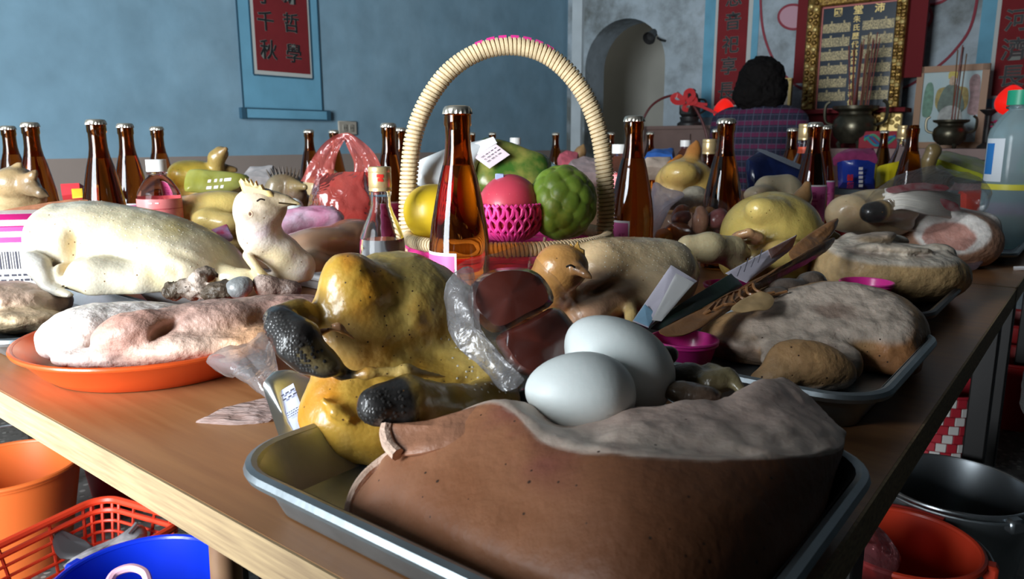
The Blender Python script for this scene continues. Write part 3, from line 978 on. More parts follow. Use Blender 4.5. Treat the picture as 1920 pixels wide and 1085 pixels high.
# ---------------------------------------------------------------- the yellow chicken beside it
YEL = (.56, .33, .05); YEL2 = (.58, .42, .12); DRK = (.028, .026, .025); OLV = (.30, .19, .035); PINK = (.50, .17, .11)
ck = [E(745, 605, .585, 148, 134, 150, col=YEL2), E(850, 640, .60, 110, 100, 120, col=YEL2), E(655, 640, .535, 80, 92, 60, col=(.56, .33, .09)),
      *chain([(672, 600, .545, 84), (666, 548, .540, 64), (652, 517, .536, 38)], col=YEL, k=.016),
      E(690, 790, .52, 122, 82, 90, roll=-18, col=YEL), E(640, 780, .525, 66, 84, 70, roll=10, col=YEL),
      E(800, 745, .53, 110, 70, 90, col=(.46, .27, .035)), E(900, 700, .55, 85, 60, 90, col=YEL2),
      *chain([(708, 762, .440, 41), (765, 756, .452, 50), (850, 768, .475, 52), (930, 750, .51, 46)], col=OLV, k=.004),
      *chain([(528, 610, .490, 34), (560, 640, .480, 42), (610, 690, .480, 36)], col=DRK, k=.004),
      *chain([(520, 596, .500, 26), (560, 592, .515, 30), (620, 605, .53, 26)], col=OLV, k=.006),
      E(660, 722, .478, 84, 15, 46, roll=-4, op='-', k=.006, col=(.40, .24, .05)), E(800, 722, .49, 80, 10, 40, roll=8, op='-', k=.006, col=(.40, .25, .05)),
      *chain([(640, 704, .485, 10), (690, 700, .482, 10), (760, 696, .487, 9), (830, 706, .50, 8)], col=(.60, .42, .13), k=.008),
      *chain([(608, 752, .492, 8), (630, 770, .487, 8), (655, 786, .484, 7)], col=YEL, k=.008),
      E(632, 630, .492, 27, 11, 26, roll=-18, op='-', k=.006, col=PINK), *chain([(606, 622, .497, 6), (632, 612, .492, 6), (662, 634, .494, 6)], col=(.56, .26, .14), k=.006),
      E(738, 540, .515, 14, 60, 30, roll=28, op='-', k=.012)]
def chick_col(V, c):
    # scaled dark hocks
    for (a, b, R_) in (((690, 765, .436), (742, 760, .446), .022), ((505, 600, .485), (612, 700, .478), .0225)):
        q = CW(D(*a), D(*b), .016, .016)
        d = dist(q, V)
        c = mixc(c, DRK, 1 - sstep(d, .0008, .004))
    c = mixc(c, np.array(c) * .62, sstep(fbm(V, 48, 4), .05, .7) * (c[:, 0] > .2))
    c = mixc(c, np.array(c) * np.array((1.05, .72, .35)), sstep(fbm(V, 30, 14), .1, .6) * (c[:, 0] > .2))
    return mixc(c, (.58, .43, .17), .5 * sstep(fbm(V, 26, 9), .15, .7))
hero = blob('whole_chicken', ck, m_skin, h=.0021, k=.016, floor=TZ + FL, noise=[(.0022, 45, 3), (.0010, 130, 5)], recol=chick_col, cs=.004)
tag(hero, 'whole yellow boiled chicken with dark scaly hocks beside the big pork', 'chicken')
# ---------------------------------------------------------------- eggs
m_egg = mat('egg_shell', (.74, .80, .79), rough=.45, var=.03, vscale=10, bump=.05, bscale=300, sss=.1, sssr=(.6, .8, .8))
def egg(px, py, Y, semi, yaw_roll, label, tiltd=0.0, slim=.745):
    P = D(px, py, Y); L_ = semi * pxs(P)
    prof = []
    for i in range(25):
        t = math.pi * i / 24
        z = -math.cos(t); r = math.sin(t) * slim * (1 + .10 * z) if False else math.sin(t) * slim * (1 - .13 * z)
        prof.append((max(r, 1e-4) * L_, z * L_))
    r_ = math.radians(yaw_roll)
    axis = VIEW @ np.array((math.cos(r_), math.sin(r_), math.sin(math.radians(tiltd))))
    R = np.array(Matrix(Vector(axis).to_track_quat('Z', 'Y').to_matrix()))
    o = MB().lathe(prof, 40, (0, 0, 0), R=R).obj('duck_egg', m_egg, loc=P)
    for e_ in o.data.edges: e_.use_edge_sharp = False
    return tag(o, label, 'egg', 'eggs on the front tray')
egg(1088, 736, .448, 104, 176, 'pale blue white egg in front, resting against the pork fat')
egg(1158, 682, .492, 113, 142, 'pale blue white egg behind, leaning over the other egg', tiltd=-12)

# ---------------------------------------------------------------- slabs (packets, papers, dried fish)
def slab(name, pts, thick, m, parent=None, bulge=0.0, rings=6, noise=None, smooth_n=4, away=None, colorf=None, closed_smooth=True, edge=None, base=None):
    """outline points (px, py, Y) become a real slab of the given thickness, bulging in the middle"""
    P = np.array([D(*q) for q in pts])
    if smooth_n > 1: P = smoothpath(P, smooth_n, True)
    else:
        n_ = len(P); P = np.concatenate([[P[i] * (1 - t) + P[(i + 1) % n_] * t for t in np.linspace(0, 1, 7)[:-1]] for i in range(n_)])
    c = P.mean(0)
    q = P - c
    _, _, vt = np.linalg.svd(q)
    nrm = vt[2]
    if nrm @ (CAM - c) < 0: nrm = -nrm
    if away is not None: nrm = np.array(away, float) / np.linalg.norm(away)
    n = len(P)
    V = []; par = []
    sc = [1 - (i / rings) for i in range(rings)]
    for side in (1, -1):
        for i in range(rings):
            s_ = sc[i]
            h_ = thick / 2 * (min(1.0, ((1 - s_) * 6) ** .5) if i else 0.0) * 1.0 + bulge * (1 - s_ ** 2)
            for j in range(n):
                V.append(c + q[j] * s_ + nrm * side * (h_ + (thick * .12 if i == 0 else 0))); par.append((side, s_, j / n))
        V.append(c + nrm * side * (thick / 2 + bulge)); par.append((side, 0, 0))
    V = np.array(V)
    blk = rings * n + 1
    f = []
    for s_i, side in enumerate((1, -1)):
        o_ = s_i * blk
        for i in range(rings - 1):
            for j in range(n):
                a_ = (o_ + i * n + j, o_ + i * n + (j + 1) % n, o_ + (i + 1) * n + (j + 1) % n, o_ + (i + 1) * n + j)
                f.append(a_ if side > 0 else a_[::-1])
        for j in range(n):
            a_ = (o_ + (rings - 1) * n + j, o_ + (rings - 1) * n + (j + 1) % n, o_ + rings * n)
            f.append(a_ if side > 0 else a_[::-1])
    for j in range(n): f.append((j, blk + j, blk + (j + 1) % n, (j + 1) % n))
    if noise:
        for (amp, s_, sd) in noise:
            V = V + nrm * (amp * fbm(V, s_, sd))[:, None] + 0.35 * amp * np.stack((fbm(V, s_, sd + 3), fbm(V, s_, sd + 5), fbm(V, s_, sd + 7)), 1)
    cols_ = colorf(V, par) if colorf else None
    o = world_obj(name, V, f, m, parent, base, colors=cols_)
    bm = bmesh.new(); bm.from_mesh(o.data); bmesh.ops.recalc_face_normals(bm, faces=bm.faces); bm.to_mesh(o.data); bm.free()
    sharp(o.data, 50)
    return o
m_blood = mat('blood_cake', (.095, .018, .011), rough=.22, var=.25, vscale=18, bump=.12, bscale=30, coat=.5, sss=.05)
m_film = film('clear_film', (.95, .96, .97), gloss=.2, haze=.05, bump=.5, bscale=38)
m_film2 = film('milky_film', (.90, .90, .93), gloss=.35, haze=.22, bump=.6, bscale=55, rough=.2)
m_film0 = film('thin_film', (.95, .96, .97), gloss=.1, haze=.012, bump=.2, bscale=30, fres=.22)
bc = empty('bagged_blood_cake', D(985, 690, .50), 'dark red blood cake in a clear plastic bag behind the eggs', 'blood cake')
slab('cake_slab', [(878, 570, .545), (888, 530, .55), (925, 506, .555), (985, 504, .558), (1020, 525, .558), (1036, 568, .548), (985, 598, .535), (932, 624, .525), (898, 604, .535)], .030, m_blood, bc, bulge=.003, noise=[(.0012, 40, 3)], away=(.1, -1, .3))
slab('cake_slab', [(932, 630, .512), (985, 604, .522), (1038, 576, .542), (1068, 600, .54), (1088, 640, .525), (1062, 688, .505), (1010, 708, .49), (968, 695, .49), (940, 660, .50)], .030, m_blood, bc, bulge=.003, noise=[(.0012, 40, 7)], away=(.1, -1, .3))
def wrinkle(V, amp, s_, sd):
    return V
slab('plastic_bag', [(832, 560, .548), (850, 512, .555), (900, 496, .56), (984, 480, .575), (1000, 500, .57), (1060, 560, .56), (1095, 620, .545), (1085, 690, .51), (1000, 722, .478), (952, 722, .48), (930, 660, .492), (862, 640, .52), (840, 600, .54)], .040, m_film0, bc, bulge=.006, rings=9, noise=[(.005, 55, 12), (.002, 160, 15)])
slab('bag_fold', [(832, 560, .535), (850, 512, .542), (885, 500, .548), (884, 560, .535), (905, 625, .51), (950, 690, .485), (985, 715, .478), (945, 735, .478), (905, 690, .495), (850, 640, .515)], .008, m_film2, bc, bulge=.002, rings=5, noise=[(.005, 70, 22), (.002, 190, 25)])

fl_tab = slab('skin_flap', [(722, 802, .432), (740, 797, .434), (800, 792, .435), (870, 774, .437), (925, 758, .44), (930, 790, .425), (880, 822, .412), (810, 846, .410), (752, 852, .416), (730, 832, .424)], .005, mat('pork_flap', (.43, .20, .115), rough=.42, var=.2, vscale=30, bump=.3, bscale=140, coat=.08), pk, bulge=.001, noise=[(.001, 60, 3)])
MB().tube(smoothpath([D(726, 797, .432), D(724, 812, .428), D(730, 834, .421), D(746, 852, .414)], 6), .0042, 8).obj('cut_rim', mat('pork_rind_edge'), pk, world=True)
# ---------------------------------------------------------------- offal behind the eggs
m_off = mat('offal', attr=True, rough=.3, var=.35, vscale=60, bump=.5, bscale=120, coat=.3)
of = blob('cooked_gizzards', [E(1290, 705, .50, 40, 26, 34, col=(.06, .045, .03)), E(1345, 715, .485, 36, 24, 30, col=(.14, .11, .05)), E(1275, 735, .47, 34, 22, 30, col=(.10, .07, .04)), *chain([(1330, 690, .50, 12), (1365, 705, .485, 14), (1392, 735, .47, 9)], col=(.26, .22, .12), k=.003), E(1310, 740, .465, 44, 20, 30, col=(.11, .07, .05)), E(1250, 665, .52, 22, 18, 22, col=(.05, .04, .03))], m_off, h=.0019, k=.005, noise=[(.0022, 90, 2)])
tag(of, 'dark olive cooked gizzards on the pork top beside the eggs', 'gizzards')

# ---------------------------------------------------------------- tin with a printed label at the chicken's left
m_tin = mat('tin_metal', (.62, .64, .63), rough=.3, metal=.9, var=.1, vscale=25)
m_white = mat('paper_white', (.80, .80, .80), rough=.6)
m_lblue = mat('label_lavender', (.50, .55, .80), rough=.6)
tn = empty('food_tin', D(560, 850, .525), 'oval silver tin with a pale blue label behind the yellow chicken', 'tin')
tinp = [(512, 705, .590), (528, 694, .592), (556, 702, .598), (572, 740, .590), (590, 800, .57), (606, 846, .552), (590, 858, .545), (566, 850, .545), (552, 826, .552), (530, 765, .572)]
slab('tin_body', tinp, .034, m_tin, tn, bulge=.0, noise=None, away=D(545, 780, .57) * 0 + np.array((-.35, -.85, .15)))
lab = [(521, 735, .572), (550, 718, .573), (588, 828, .543), (558, 838, .541)]
la = slab('paper_label', lab, .001, m_lblue, tn, smooth_n=1, away=np.array((-.35, -.85, .15)))
lx = D(550, 718, .568) - D(521, 735, .567); ly = D(521, 735, .567) - D(558, 838, .536)
m_tink = mat('print_black', (.03, .03, .05), rough=.6)
_n = np.cross(lx, ly); _n /= np.linalg.norm(_n)
for (fx, fy, wd, rw, pt_) in ((.5, .92, .010, 2, .0042), (.5, .60, .011, 3, .0020), (.55, .22, .011, 3, .0020)):
    fine_print(tn, D(558, 838, .5395) + lx * fx + ly * fy + np.array((0, -.0016, 0)), lx, ly, wd, rw, pt_, m_tink, seed=int(fy * 100), hgt=.3)

# dried fish strip under the tin
m_dry = mat('dried_squid', (.25, .12, .08), rough=.6, var=.35, vscale=22, bump=1.0, bscale=22, aniso=(1.2, 12, 12), color2=(.58, .46, .44))
ds = slab('dried_squid', [(366, 795, .596), (400, 778, .605), (470, 758, .62), (540, 742, .64), (560, 780, .61), (520, 785, .60), (480, 795, .592), (440, 800, .588), (400, 797, .592)], .007, m_dry, noise=[(.0035, 45, 3), (.002, 140, 5)], bulge=.002)
tag(ds, 'streaky dried squid strip lying on the bare wood by the tin', 'dried squid')
# ================================================================== left side: orange plate, pork, pale chicken
m_orange = mat('orange_plastic', (.78, .10, .018), rough=.3, coat=.2)
pc = T(300, 738); pc = np.array((pc[0], pc[1] + .104, TZ)); pc[0] = -.378
op = empty('plastic_plate', pc, 'shallow orange red plastic plate under the sliced pork', 'plate')
MB().lathe([(0, .0008), (.103, .0008), (.112, .008), (.128, .027), (.133, .030), (.134, .0325), (.130, .033), (.122, .026), (.108, .008), (.100, .004), (0, .004)], 64).obj('dish', m_orange, op)
MB().tube([(.1325 * math.cos(a), .1325 * math.sin(a), .0315) for a in np.linspace(0, 2 * math.pi, 65)[:-1]], .0026, 8, closed=True).obj('rim', m_orange, op)
def porkL(V, c):
    s = fbm(V * np.array((1, 1, 2.2)), 90, 6)
    c = mixc(c, np.array(c) * .72, sstep(s, .05, .55) * .8)
    return c
pl_ = blob('pork_slab', [E(165, 625, .755, 82, 52, 90, col=(.86, .78, .72), roll=10), E(130, 645, .73, 50, 32, 60, col=(.88, .80, .74)), E(250, 600, .80, 120, 36, 110, col=(.84, .75, .70)),
    E(255, 625, .705, 78, 42, 70, roll=14, col=(.50, .28, .22)), E(380, 605, .745, 120, 42, 90, roll=8, col=(.44, .28, .23)), E(520, 585, .79, 120, 34, 90, roll=4, col=(.40, .24, .20)),
    E(330, 655, .70, 110, 30, 60, roll=6, col=(.66, .47, .38)), E(455, 645, .715, 95, 30, 60, roll=14, col=(.56, .31, .17)), E(180, 672, .70, 80, 20, 50, col=(.84, .72, .66)),
    E(318, 605, .690, 8, 40, 30, roll=-50, op='-', k=.006, col=(.45, .27, .22))], m_meat, h=.0028, k=.010, floor=TZ + .012, noise=[(.0022, 60, 4), (.001, 150, 8)], recol=porkL, cs=.005)
tag(pl_, 'boiled pork slab with white fat and grey pink lean on orange plate', 'pork')

PALE = (.56, .49, .32); PALE2 = (.60, .54, .41); GREY = (.42, .40, .36)
ch = [E(275, 470, 1.050, 175, 78, 125, roll=-12, col=PALE), E(170, 455, 1.040, 100, 72, 110, col=PALE2), E(385, 505, 1.060, 105, 55, 95, roll=-24, col=(.62, .54, .34)),
      E(105, 455, 1.015, 36, 62, 70, roll=6, col=(.64, .57, .40)), *chain([(105, 400, 1.020, 14), (150, 405, 1.040, 26)], col=PALE2, k=.01),
      *chain([(132, 512, 0.955, 30), (180, 518, 0.945, 38), (260, 525, 0.955, 34), (320, 530, 0.980, 34)], col=PALE2, k=.005),
      E(330, 500, 0.980, 70, 46, 50, roll=-20, col=PALE2),
      *chain([(62, 490, 0.950, 20), (72, 500, 0.950, 22), (92, 540, 0.935, 13), (130, 556, 0.920, 9)], col=GREY, k=.005),
      E(122, 470, 0.950, 12, 46, 40, roll=-6, op='-', k=.014, col=(.76, .56, .28)),
      *chain([(415, 515, 1.000, 22), (460, 530, 0.990, 24), (500, 535, 0.990, 22)], col=(.56, .48, .30), k=.006),
      *chain([(470, 545, 1.030, 30), (545, 538, 1.035, 34), (556, 500, 1.035, 32), (528, 475, 1.025, 32), (487, 440, 1.015, 38), (482, 400, 1.005, 42)], col=(.62, .54, .46), k=.008),
      E(492, 384, 1.000, 44, 28, 34, roll=-8, col=(.58, .46, .33)), *chain([(512, 374, .995, 18), (536, 376, .990, 10), (562, 382, .985, 3)], col=(.26, .20, .09), k=.003),
      *chain([(462, 478, 0.995, 8), (490, 515, 0.980, 9), (520, 545, 0.975, 10)], col=(.62, .50, .28), k=.003),
      *chain([(150, 476, .925, 7), (215, 480, .915, 7), (285, 486, .925, 7), (335, 512, .945, 6)], op='-', k=.008, col=(.50, .38, .20)),
      *chain([(330, 468, .955, 5), (385, 490, .965, 5), (420, 525, .975, 5)], op='-', k=.010, col=(.52, .42, .22))]

def pale_col(V, c):
    c = mixc(c, np.array(c) * np.array((.92, .86, .62)), sstep(fbm(V, 22, 4), -.1, .6))
    c = mixc(c, np.array(c) * np.array((.82, .84, .86)), sstep(fbm(V, 18, 9), .1, .6))
    hd_ = 1 - sstep(dist(EW(D(500, 376, .985), (.034, .04, .026)), V), .0, .012)
    c = mixc(c, (.25, .19, .12), hd_ * sstep(fbm(V, 60, 5), -.25, .45) * .8)
    nk = 1 - sstep(dist(CW(D(490, 440, 1.0), D(556, 500, 1.02), .03, .03), V), 0, .012)
    return mixc(c, (.46, .36, .40), nk * sstep(fbm(V, 45, 7), 0, .5) * .7)
pchick = blob('whole_chicken', ch, m_skin, h=.0030, k=.020, floor=TZ + .0405, noise=[(.0016, 40, 3), (.0007, 120, 5)], cs=.006,
    recol=pale_col)
tag(pchick, 'pale plucked whole chicken with its head raised above the orange plate', 'chicken')
m_comb = mat('comb', (.62, .46, .18), rough=.45, sss=.2, var=.15, vscale=40)
cmb = slab('comb', [(456, 362, .985), (448, 340, .985), (452, 334, .985), (459, 347, .985), (460, 333, .985), (468, 347, .985), (470, 335, .985), (477, 349, .985), (481, 338, .985), (487, 353, .985), (492, 345, .985), (498, 357, .985), (508, 358, .985), (516, 370, .985), (490, 376, .985), (465, 374, .985)], .007, m_comb, pchick, smooth_n=1)
MB().tube(smoothpath([D(522, 380, .958), D(540, 382, .967), D(556, 384, .975)], 4), .0011, 5).obj('beak_line', m_comb if False else mat('beak_dark', (.10, .07, .03), rough=.5), pchick, world=True)
eh = D(470, 401, .955)
MB().tube([eh + np.array((.0026 * math.cos(a), -.0005, .0034 * math.sin(a))) for a in np.linspace(0, 2 * math.pi, 13)[:-1]], .0012, 6, closed=True).obj('ear_rim', mat('ear_skin', (.55, .38, .26), rough=.5), pchick, world=True)
MB().lathe([(0, .001), (.0022, .0), (0, -.001)], 10, eh, R=np.array(Matrix.Rotation(math.pi / 2, 3, 'X'))).obj('ear_hole', mat('ear_dark', (.10, .04, .02), rough=.5), pchick, world=True)
m_eye = mat('dark_eye', (.02, .015, .012), rough=.2)
MB().tube(smoothpath([D(482, 377, .966), D(489, 373, .9645), D(497, 375, .966)], 5), .0012, 6).obj('closed_eye', m_eye, pchick, world=True)
# platter under the pale chicken (its edge shows at the right)
m_plat = mat('white_enamel', (.74, .76, .78), rough=.25, coat=.3)
ppc = UV(.565, 1.03, TZ)
platter = empty('serving_plate', ppc, 'white enamel plate half hidden under the pale chicken', 'plate')
MB().lathe([(0, .0008), (.07, .0008), (.075, .006), (.092, .030), (.099, .034), (.098, .0365), (.090, .033), (.072, .012), (0, .010)], 48).obj('dish', m_plat, platter)
MB().tube([(.0985 * math.cos(a), .0985 * math.sin(a), .0352) for a in np.linspace(0, 2 * math.pi, 49)[:-1]], .0017, 6, closed=True).obj('rim', mat('enamel_blue_rim', (.06, .10, .25), rough=.3), platter)
# giblets
m_liver = mat('liver', attr=True, rough=.45, var=.3, vscale=80, bump=.8, bscale=160)
lv = blob('chicken_livers', [E(330, 545, .885, 24, 18, 20, col=(.085, .062, .042)), E(355, 540, .875, 20, 20, 18, col=(.085, .062, .042)), E(370, 535, .875, 20, 26, 20, roll=-15, col=(.62, .50, .42)), E(385, 513, .89, 18, 14, 16, col=(.085, .062, .042)),
    E(410, 548, .865, 32, 18, 24, col=(.085, .062, .042)), E(432, 540, .87, 18, 16, 16, col=(.085, .062, .042))], m_liver, h=.0022, k=.004, noise=[(.0055, 120, 3), (.0028, 230, 6)], cs=.003)
tag(lv, 'crumbly brown chicken livers piled at the pale chicken breast', 'liver')
gz = blob('chicken_gizzard', [E(505, 540, .885, 26, 22, 22, col=(.20, .13, .10)), E(490, 532, .88, 16, 18, 16, col=(.55, .42, .36)), E(540, 542, .89, 26, 18, 20, col=(.16, .11, .09))], m_liver, h=.0022, k=.006, noise=[(.0016, 90, 3)])
tag(gz, 'dark glossy chicken gizzard beside the raised chicken neck', 'gizzard')
gg = blob('grey_giblet', [E(447, 540, .865, 24, 20, 22, col=(.26, .27, .27)), E(458, 532, .87, 16, 14, 16, col=(.30, .31, .31))], m_off, h=.0022, k=.006)
tag(gg, 'smooth grey rounded giblet between livers and gizzard', 'giblet')

# clear bag hanging over the plate's edge by the dark hock
bg_ = slab('plastic_bag', [(385, 678, .665), (420, 660, .67), (470, 640, .685), (505, 632, .69), (520, 690, .63), (530, 760, .60), (500, 745, .60), (460, 715, .62), (420, 690, .645)], .012, film('soft_film', (.9, .88, .9), gloss=.3, haze=.2, bump=.5, bscale=40, fres=.6), noise=[(.006, 50, 3), (.003, 130, 8)], bulge=.006, rings=8)
tag(bg_, 'crumpled clear plastic bag by the right rim of the orange plate', 'plastic bag')

# metal tray with meat at the left frame edge
ltray = tray('metal_tray', 'shallow silver tray cut off by the left frame edge', .250, .455, .884, 1.22, .026, m_alu, r=.03)
mt = blob('roast_meat', [E(30, 560, .93, 90, 32, 100, roll=-8, col=(.48, .34, .26)), E(40, 600, .88, 75, 24, 80, col=(.70, .54, .34)), E(-60, 575, .95, 80, 45, 110, col=(.50, .36, .28)), E(85, 560, .95, 40, 22, 60, col=(.55, .42, .34)),
    E(30, 585, .83, 110, 6, 60, roll=-6, op='-', k=.006, col=(.25, .15, .10))], m_meat, h=.003, k=.008, floor=TZ + FL, noise=[(.003, 60, 3), (.0015, 140, 6)])
tag(mt, 'brown boiled meat slices on the silver tray at the left edge', 'meat')
# duck foot shape and pink striped pack behind
m_pinkw = bpy.data.materials.new('pink_stripe_wrap'); m_pinkw.use_nodes = True
_N, _L = m_pinkw.node_tree.nodes, m_pinkw.node_tree.links
_b = _N['Principled BSDF']; _b.inputs['Roughness'].default_value = .25
_tc = _N.new('ShaderNodeTexCoord'); _sp = _N.new('ShaderNodeSeparateXYZ'); _L.new(_tc.outputs['Object'], _sp.inputs[0])
_m1 = _N.new('ShaderNodeMath'); _m1.operation = 'MULTIPLY'; _m1.inputs[1].default_value = 62
_L.new(_sp.outputs['Z'], _m1.inputs[0])
_fr = _N.new('ShaderNodeMath'); _fr.operation = 'FRACT'; _L.new(_m1.outputs[0], _fr.inputs[0])
_g = _N.new('ShaderNodeMath'); _g.operation = 'GREATER_THAN'; _g.inputs[1].default_value = .5; _L.new(_fr.outputs[0], _g.inputs[0])
_mx = _N.new('ShaderNodeMix'); _mx.data_type = 'RGBA'; _mx.inputs['A'].default_value = (.86, .80, .84, 1); _mx.inputs['B'].default_value = (.62, .02, .20, 1)
_L.new(_g.outputs[0], _mx.inputs['Factor']); _L.new(_mx.outputs['Result'], _b.inputs['Base Color'])
bx = empty('snack_pack', UV(.75, 1.32, TZ), 'pink and white striped snack pack behind the left tray', 'snack pack')
_c = T(10, 530); _c = np.array((-.79, 1.12, TZ + .065))
Rb = np.array(Matrix.Rotation(math.radians(14), 3, 'Z'))
MB().box(_c, (.21, .10, .129), Rb, bev=.018).obj('wrapper', m_pinkw, bx, world=True)
fr_ = _c + Rb @ np.array((.03, -.051, -.020))
MB().box(fr_, (.145, .002, .084), Rb, bev=.0008).obj('white_panel', m_white, bx, world=True)
for i in range(14):
    MB().box(fr_ + Rb @ np.array((-.02 + .0036 * i, -.0013, .018)), (.0011 + .0012 * (i % 3 == 0), .0006, .026), Rb).obj('barcode_bar', m_tink, bx, world=True, smooth=False)
fine_print(bx, fr_ + Rb @ np.array((-.005, -.0015, -.004)), Rb @ np.array((1, 0, 0)), Zax, .09, 5, .0075, m_tink, 4)
# ================================================================== bottles
m_amber = glass('amber_glass', (.40, .125, .018), ior=1.42)
m_cap = mat('cap_steel', (.72, .68, .58), rough=.3, metal=.9, var=.15, vscale=60)
m_lpink = mat('label_pink', (.66, .13, .36), rough=.45)
m_lwhite = mat('label_white', (.82, .80, .82), rough=.45)
m_ldark = mat('label_print', (.36, .02, .16), rough=.5)
BOT = [(0, 0.001), (.030, 0.0), (.0345, .003), (.0358, .008), (.0358, .104), (.0352, .116), (.0327, .137), (.0276, .164), (.0222, .190), (.0172, .208), (.0150, .222), (.0144, .236), (.0144, .247), (.0158, .250), (.0158, .2605), (.0142, .2625), (.0130, .270), (0, .2705)]
CAV = [(0, .204), (.0148, .204), (.0130, .215), (.0120, .225), (.0114, .240), (.0114, .262), (0, .263)]
def crown(mb, z0=.2618, r=.0163, n=42):
    rings = []
    for (rr, zz, am) in ((r + .0006, z0, .00075), (r + .0002, z0 + .0025, .0006), (r - .0006, z0 + .0062, .0003), (r - .0022, z0 + .0085, 0), (r - .007, z0 + .0095, 0)):
        rings.append([((rr + am * (1 if j % 2 else -1)) * math.cos(2 * math.pi * j / n), (rr + am * (1 if j % 2 else -1)) * math.sin(2 * math.pi * j / n), zz) for j in range(n)])
    v = [p for q in rings for p in q] + [(0, 0, z0 + .0098)]
    f = [(i * n + j, i * n + (j + 1) % n, (i + 1) * n + (j + 1) % n, (i + 1) * n + j) for i in range(4) for j in range(n)]
    f += [(4 * n + j, 4 * n + (j + 1) % n, 5 * n) for j in range(n)]
    return mb.add(v, f)
def cyl_patch(r, a0, a1, z0, z1, n=18):
    v = []
    for i in range(n + 1):
        a = a0 + (a1 - a0) * i / n
        for rr in (r, r + .0002):
            for z in (z0, z1): v.append((rr * math.cos(a), rr * math.sin(a), z))
    f = []
    for i in range(n):
        b0, b1 = i * 4, (i + 1) * 4
        f += [(b0 + 2, b1 + 2, b1 + 3, b0 + 3), (b0, b0 + 1, b1 + 1, b1), (b0 + 1, b0 + 3, b1 + 3, b1 + 1), (b0, b1, b1 + 2, b0 + 2)]
    f += [(0, 2, 3, 1), (n * 4, n * 4 + 1, n * 4 + 3, n * 4 + 2)]
    return MB().add(v, f)
def bend_text(name, s, size, m, parent, r, ang, z, bold=.0):
    me = text_mesh(s, size, bold, .0001)
    co = np.zeros(len(me.vertices) * 3); me.vertices.foreach_get('co', co); co = co.reshape(-1, 3)
    a = ang + co[:, 0] / r
    rr = r + co[:, 2] + .0001
    W = np.stack((rr * np.cos(a), rr * np.sin(a), z + co[:, 1]), 1)
    me.vertices.foreach_set('co', W.ravel()); me.materials.clear(); me.update(); me.name = name
    return link(name, me, m, parent)
proto = {}
def make_bottle(cap=True, label=True):
    e = empty('beer_bottle', (0, 0, 0))
    mb = MB().lathe(BOT, 40)
    g = mb.obj('glass', m_amber, e)
    cv = MB().lathe(CAV[::-1] if False else CAV, 32)
    cv.f = [q[::-1] for q in cv.f]
    MB.add(cv, [], [])
    cvo = cv.obj('air_space', m_amber, e)
    if cap: crown(MB()).obj('crown_cap', m_cap, e)
    if label:
        w_ = math.radians(56)
        l = cyl_patch(.0360, -w_, w_, .022, .106).obj('label', m_lwhite, e, smooth=True)
        cyl_patch(.0362, -w_ + .07, w_ - .07, .0255, .1025).obj('label_field', m_lpink, l)
        cyl_patch(.0364, -.32, .32, .0700, .0725).obj('label_bar', m_ldark, l)
        bend_text('label_emblem', '酒', .017, m_ldark, l, .0364, 0.0, .084, .01)
        bend_text('label_text', '米酒', .010, m_ldark, l, .0364, 0.0, .058, .0)
        bend_text('label_text', '標', .012, m_ldark, l, .0364, -.62, .08, .0)
        bend_text('label_text', '紅', .012, m_ldark, l, .0364, .62, .08, .0)
        cyl_patch(.0364, -.36, .36, .034, .0352).obj('label_line', m_ldark, l)
    return e
proto['cap'] = make_bottle()
proto['open'] = make_bottle(cap=False)
used = {'cap': False, 'open': False}
def bottle(px, Y, label, ang=0.0, kind='cap', tilt=0.0):
    e = proto[kind] if not used[kind] else copy_tree(proto[kind])
    used[kind] = True
    x = D(px, 235, Y)[0]
    e.location = (x, Y, TZ + .0006)
    face = math.atan2(-Y, -x)          # label turned to the viewer, then by ang
    e.rotation_euler = (0, 0, face + math.radians(ang))
    tag(e, label, 'bottle', 'brown glass bottles on the tables')
    return e
bottle(858, .877, 'brown glass bottle with white edged label, nearest, in front of the fruit basket', -62)
bottle(14, 1.80, 'brown bottle at the far left frame edge, leftmost of all the bottles', 150)
bottle(56, 1.50, 'brown bottle behind the mottled chicken head at the left edge', 150)
bottle(180, 1.33, 'tall brown bottle rising behind the middle of the pale chicken back', -24)
bottle(234, 1.60, 'brown bottle with pink label just left of the pink water bottle', 10)
bottle(293, 1.92, 'brown bottle hidden behind the pink water bottle', 150)
bottle(578, 2.45, 'brown bottle to the left of the red plastic bag', 160)
bottle(625, 2.52, 'brown bottle seen through the handles of the red plastic bag', 160)
bottle(728, 1.63, 'brown bottle with pink label behind the clear liquor bottle', 12)
bottle(750, 2.15, 'brown bottle peeking out left of the basket handle', 160)
bottle(884, 3.25, 'far brown bottle mostly hidden behind the nearest bottle neck', 170)
bottle(923, 3.28, 'far brown bottle above the price label of the basket packet', 170)
bottle(1042, 3.42, 'far brown bottle in the middle of the basket handle arch', 170)
bottle(1146, 3.40, 'far brown bottle just right of the basket handle', 170)
bottle(1189, 1.225, 'brown bottle with pink label right beside the basket handle', -60)
bottle(1220, 3.30, 'small far brown bottle right of the bottle by the basket', 170)
bottle(1362, 1.37, 'brown bottle under the red candle lamp in front of the seated person', 62)
bottle(1345, 2.55, 'dark bottle half hidden behind the bottle under the candle lamp', 160)
def lift(e, dz):
    for c_ in e.children:
        if c_.name.startswith('label'): c_.location.z = dz
    return e
lift(bottle(1529, 1.68, 'brown bottle with full pink label in front of the gold framed tablet', 8), .030)
lift(bottle(1548, 2.02, 'brown bottle directly behind the one with the full pink label', 20), .022)
bottle(1487, 2.40, 'dark bottle beside the seated person right sleeve', 160)
bottle(1660, 3.00, 'far brown bottle below the right post of the gold tablet', 170)
bottle(1713, 1.95, 'uncapped brown bottle in front of the framed portrait', 170, 'open')

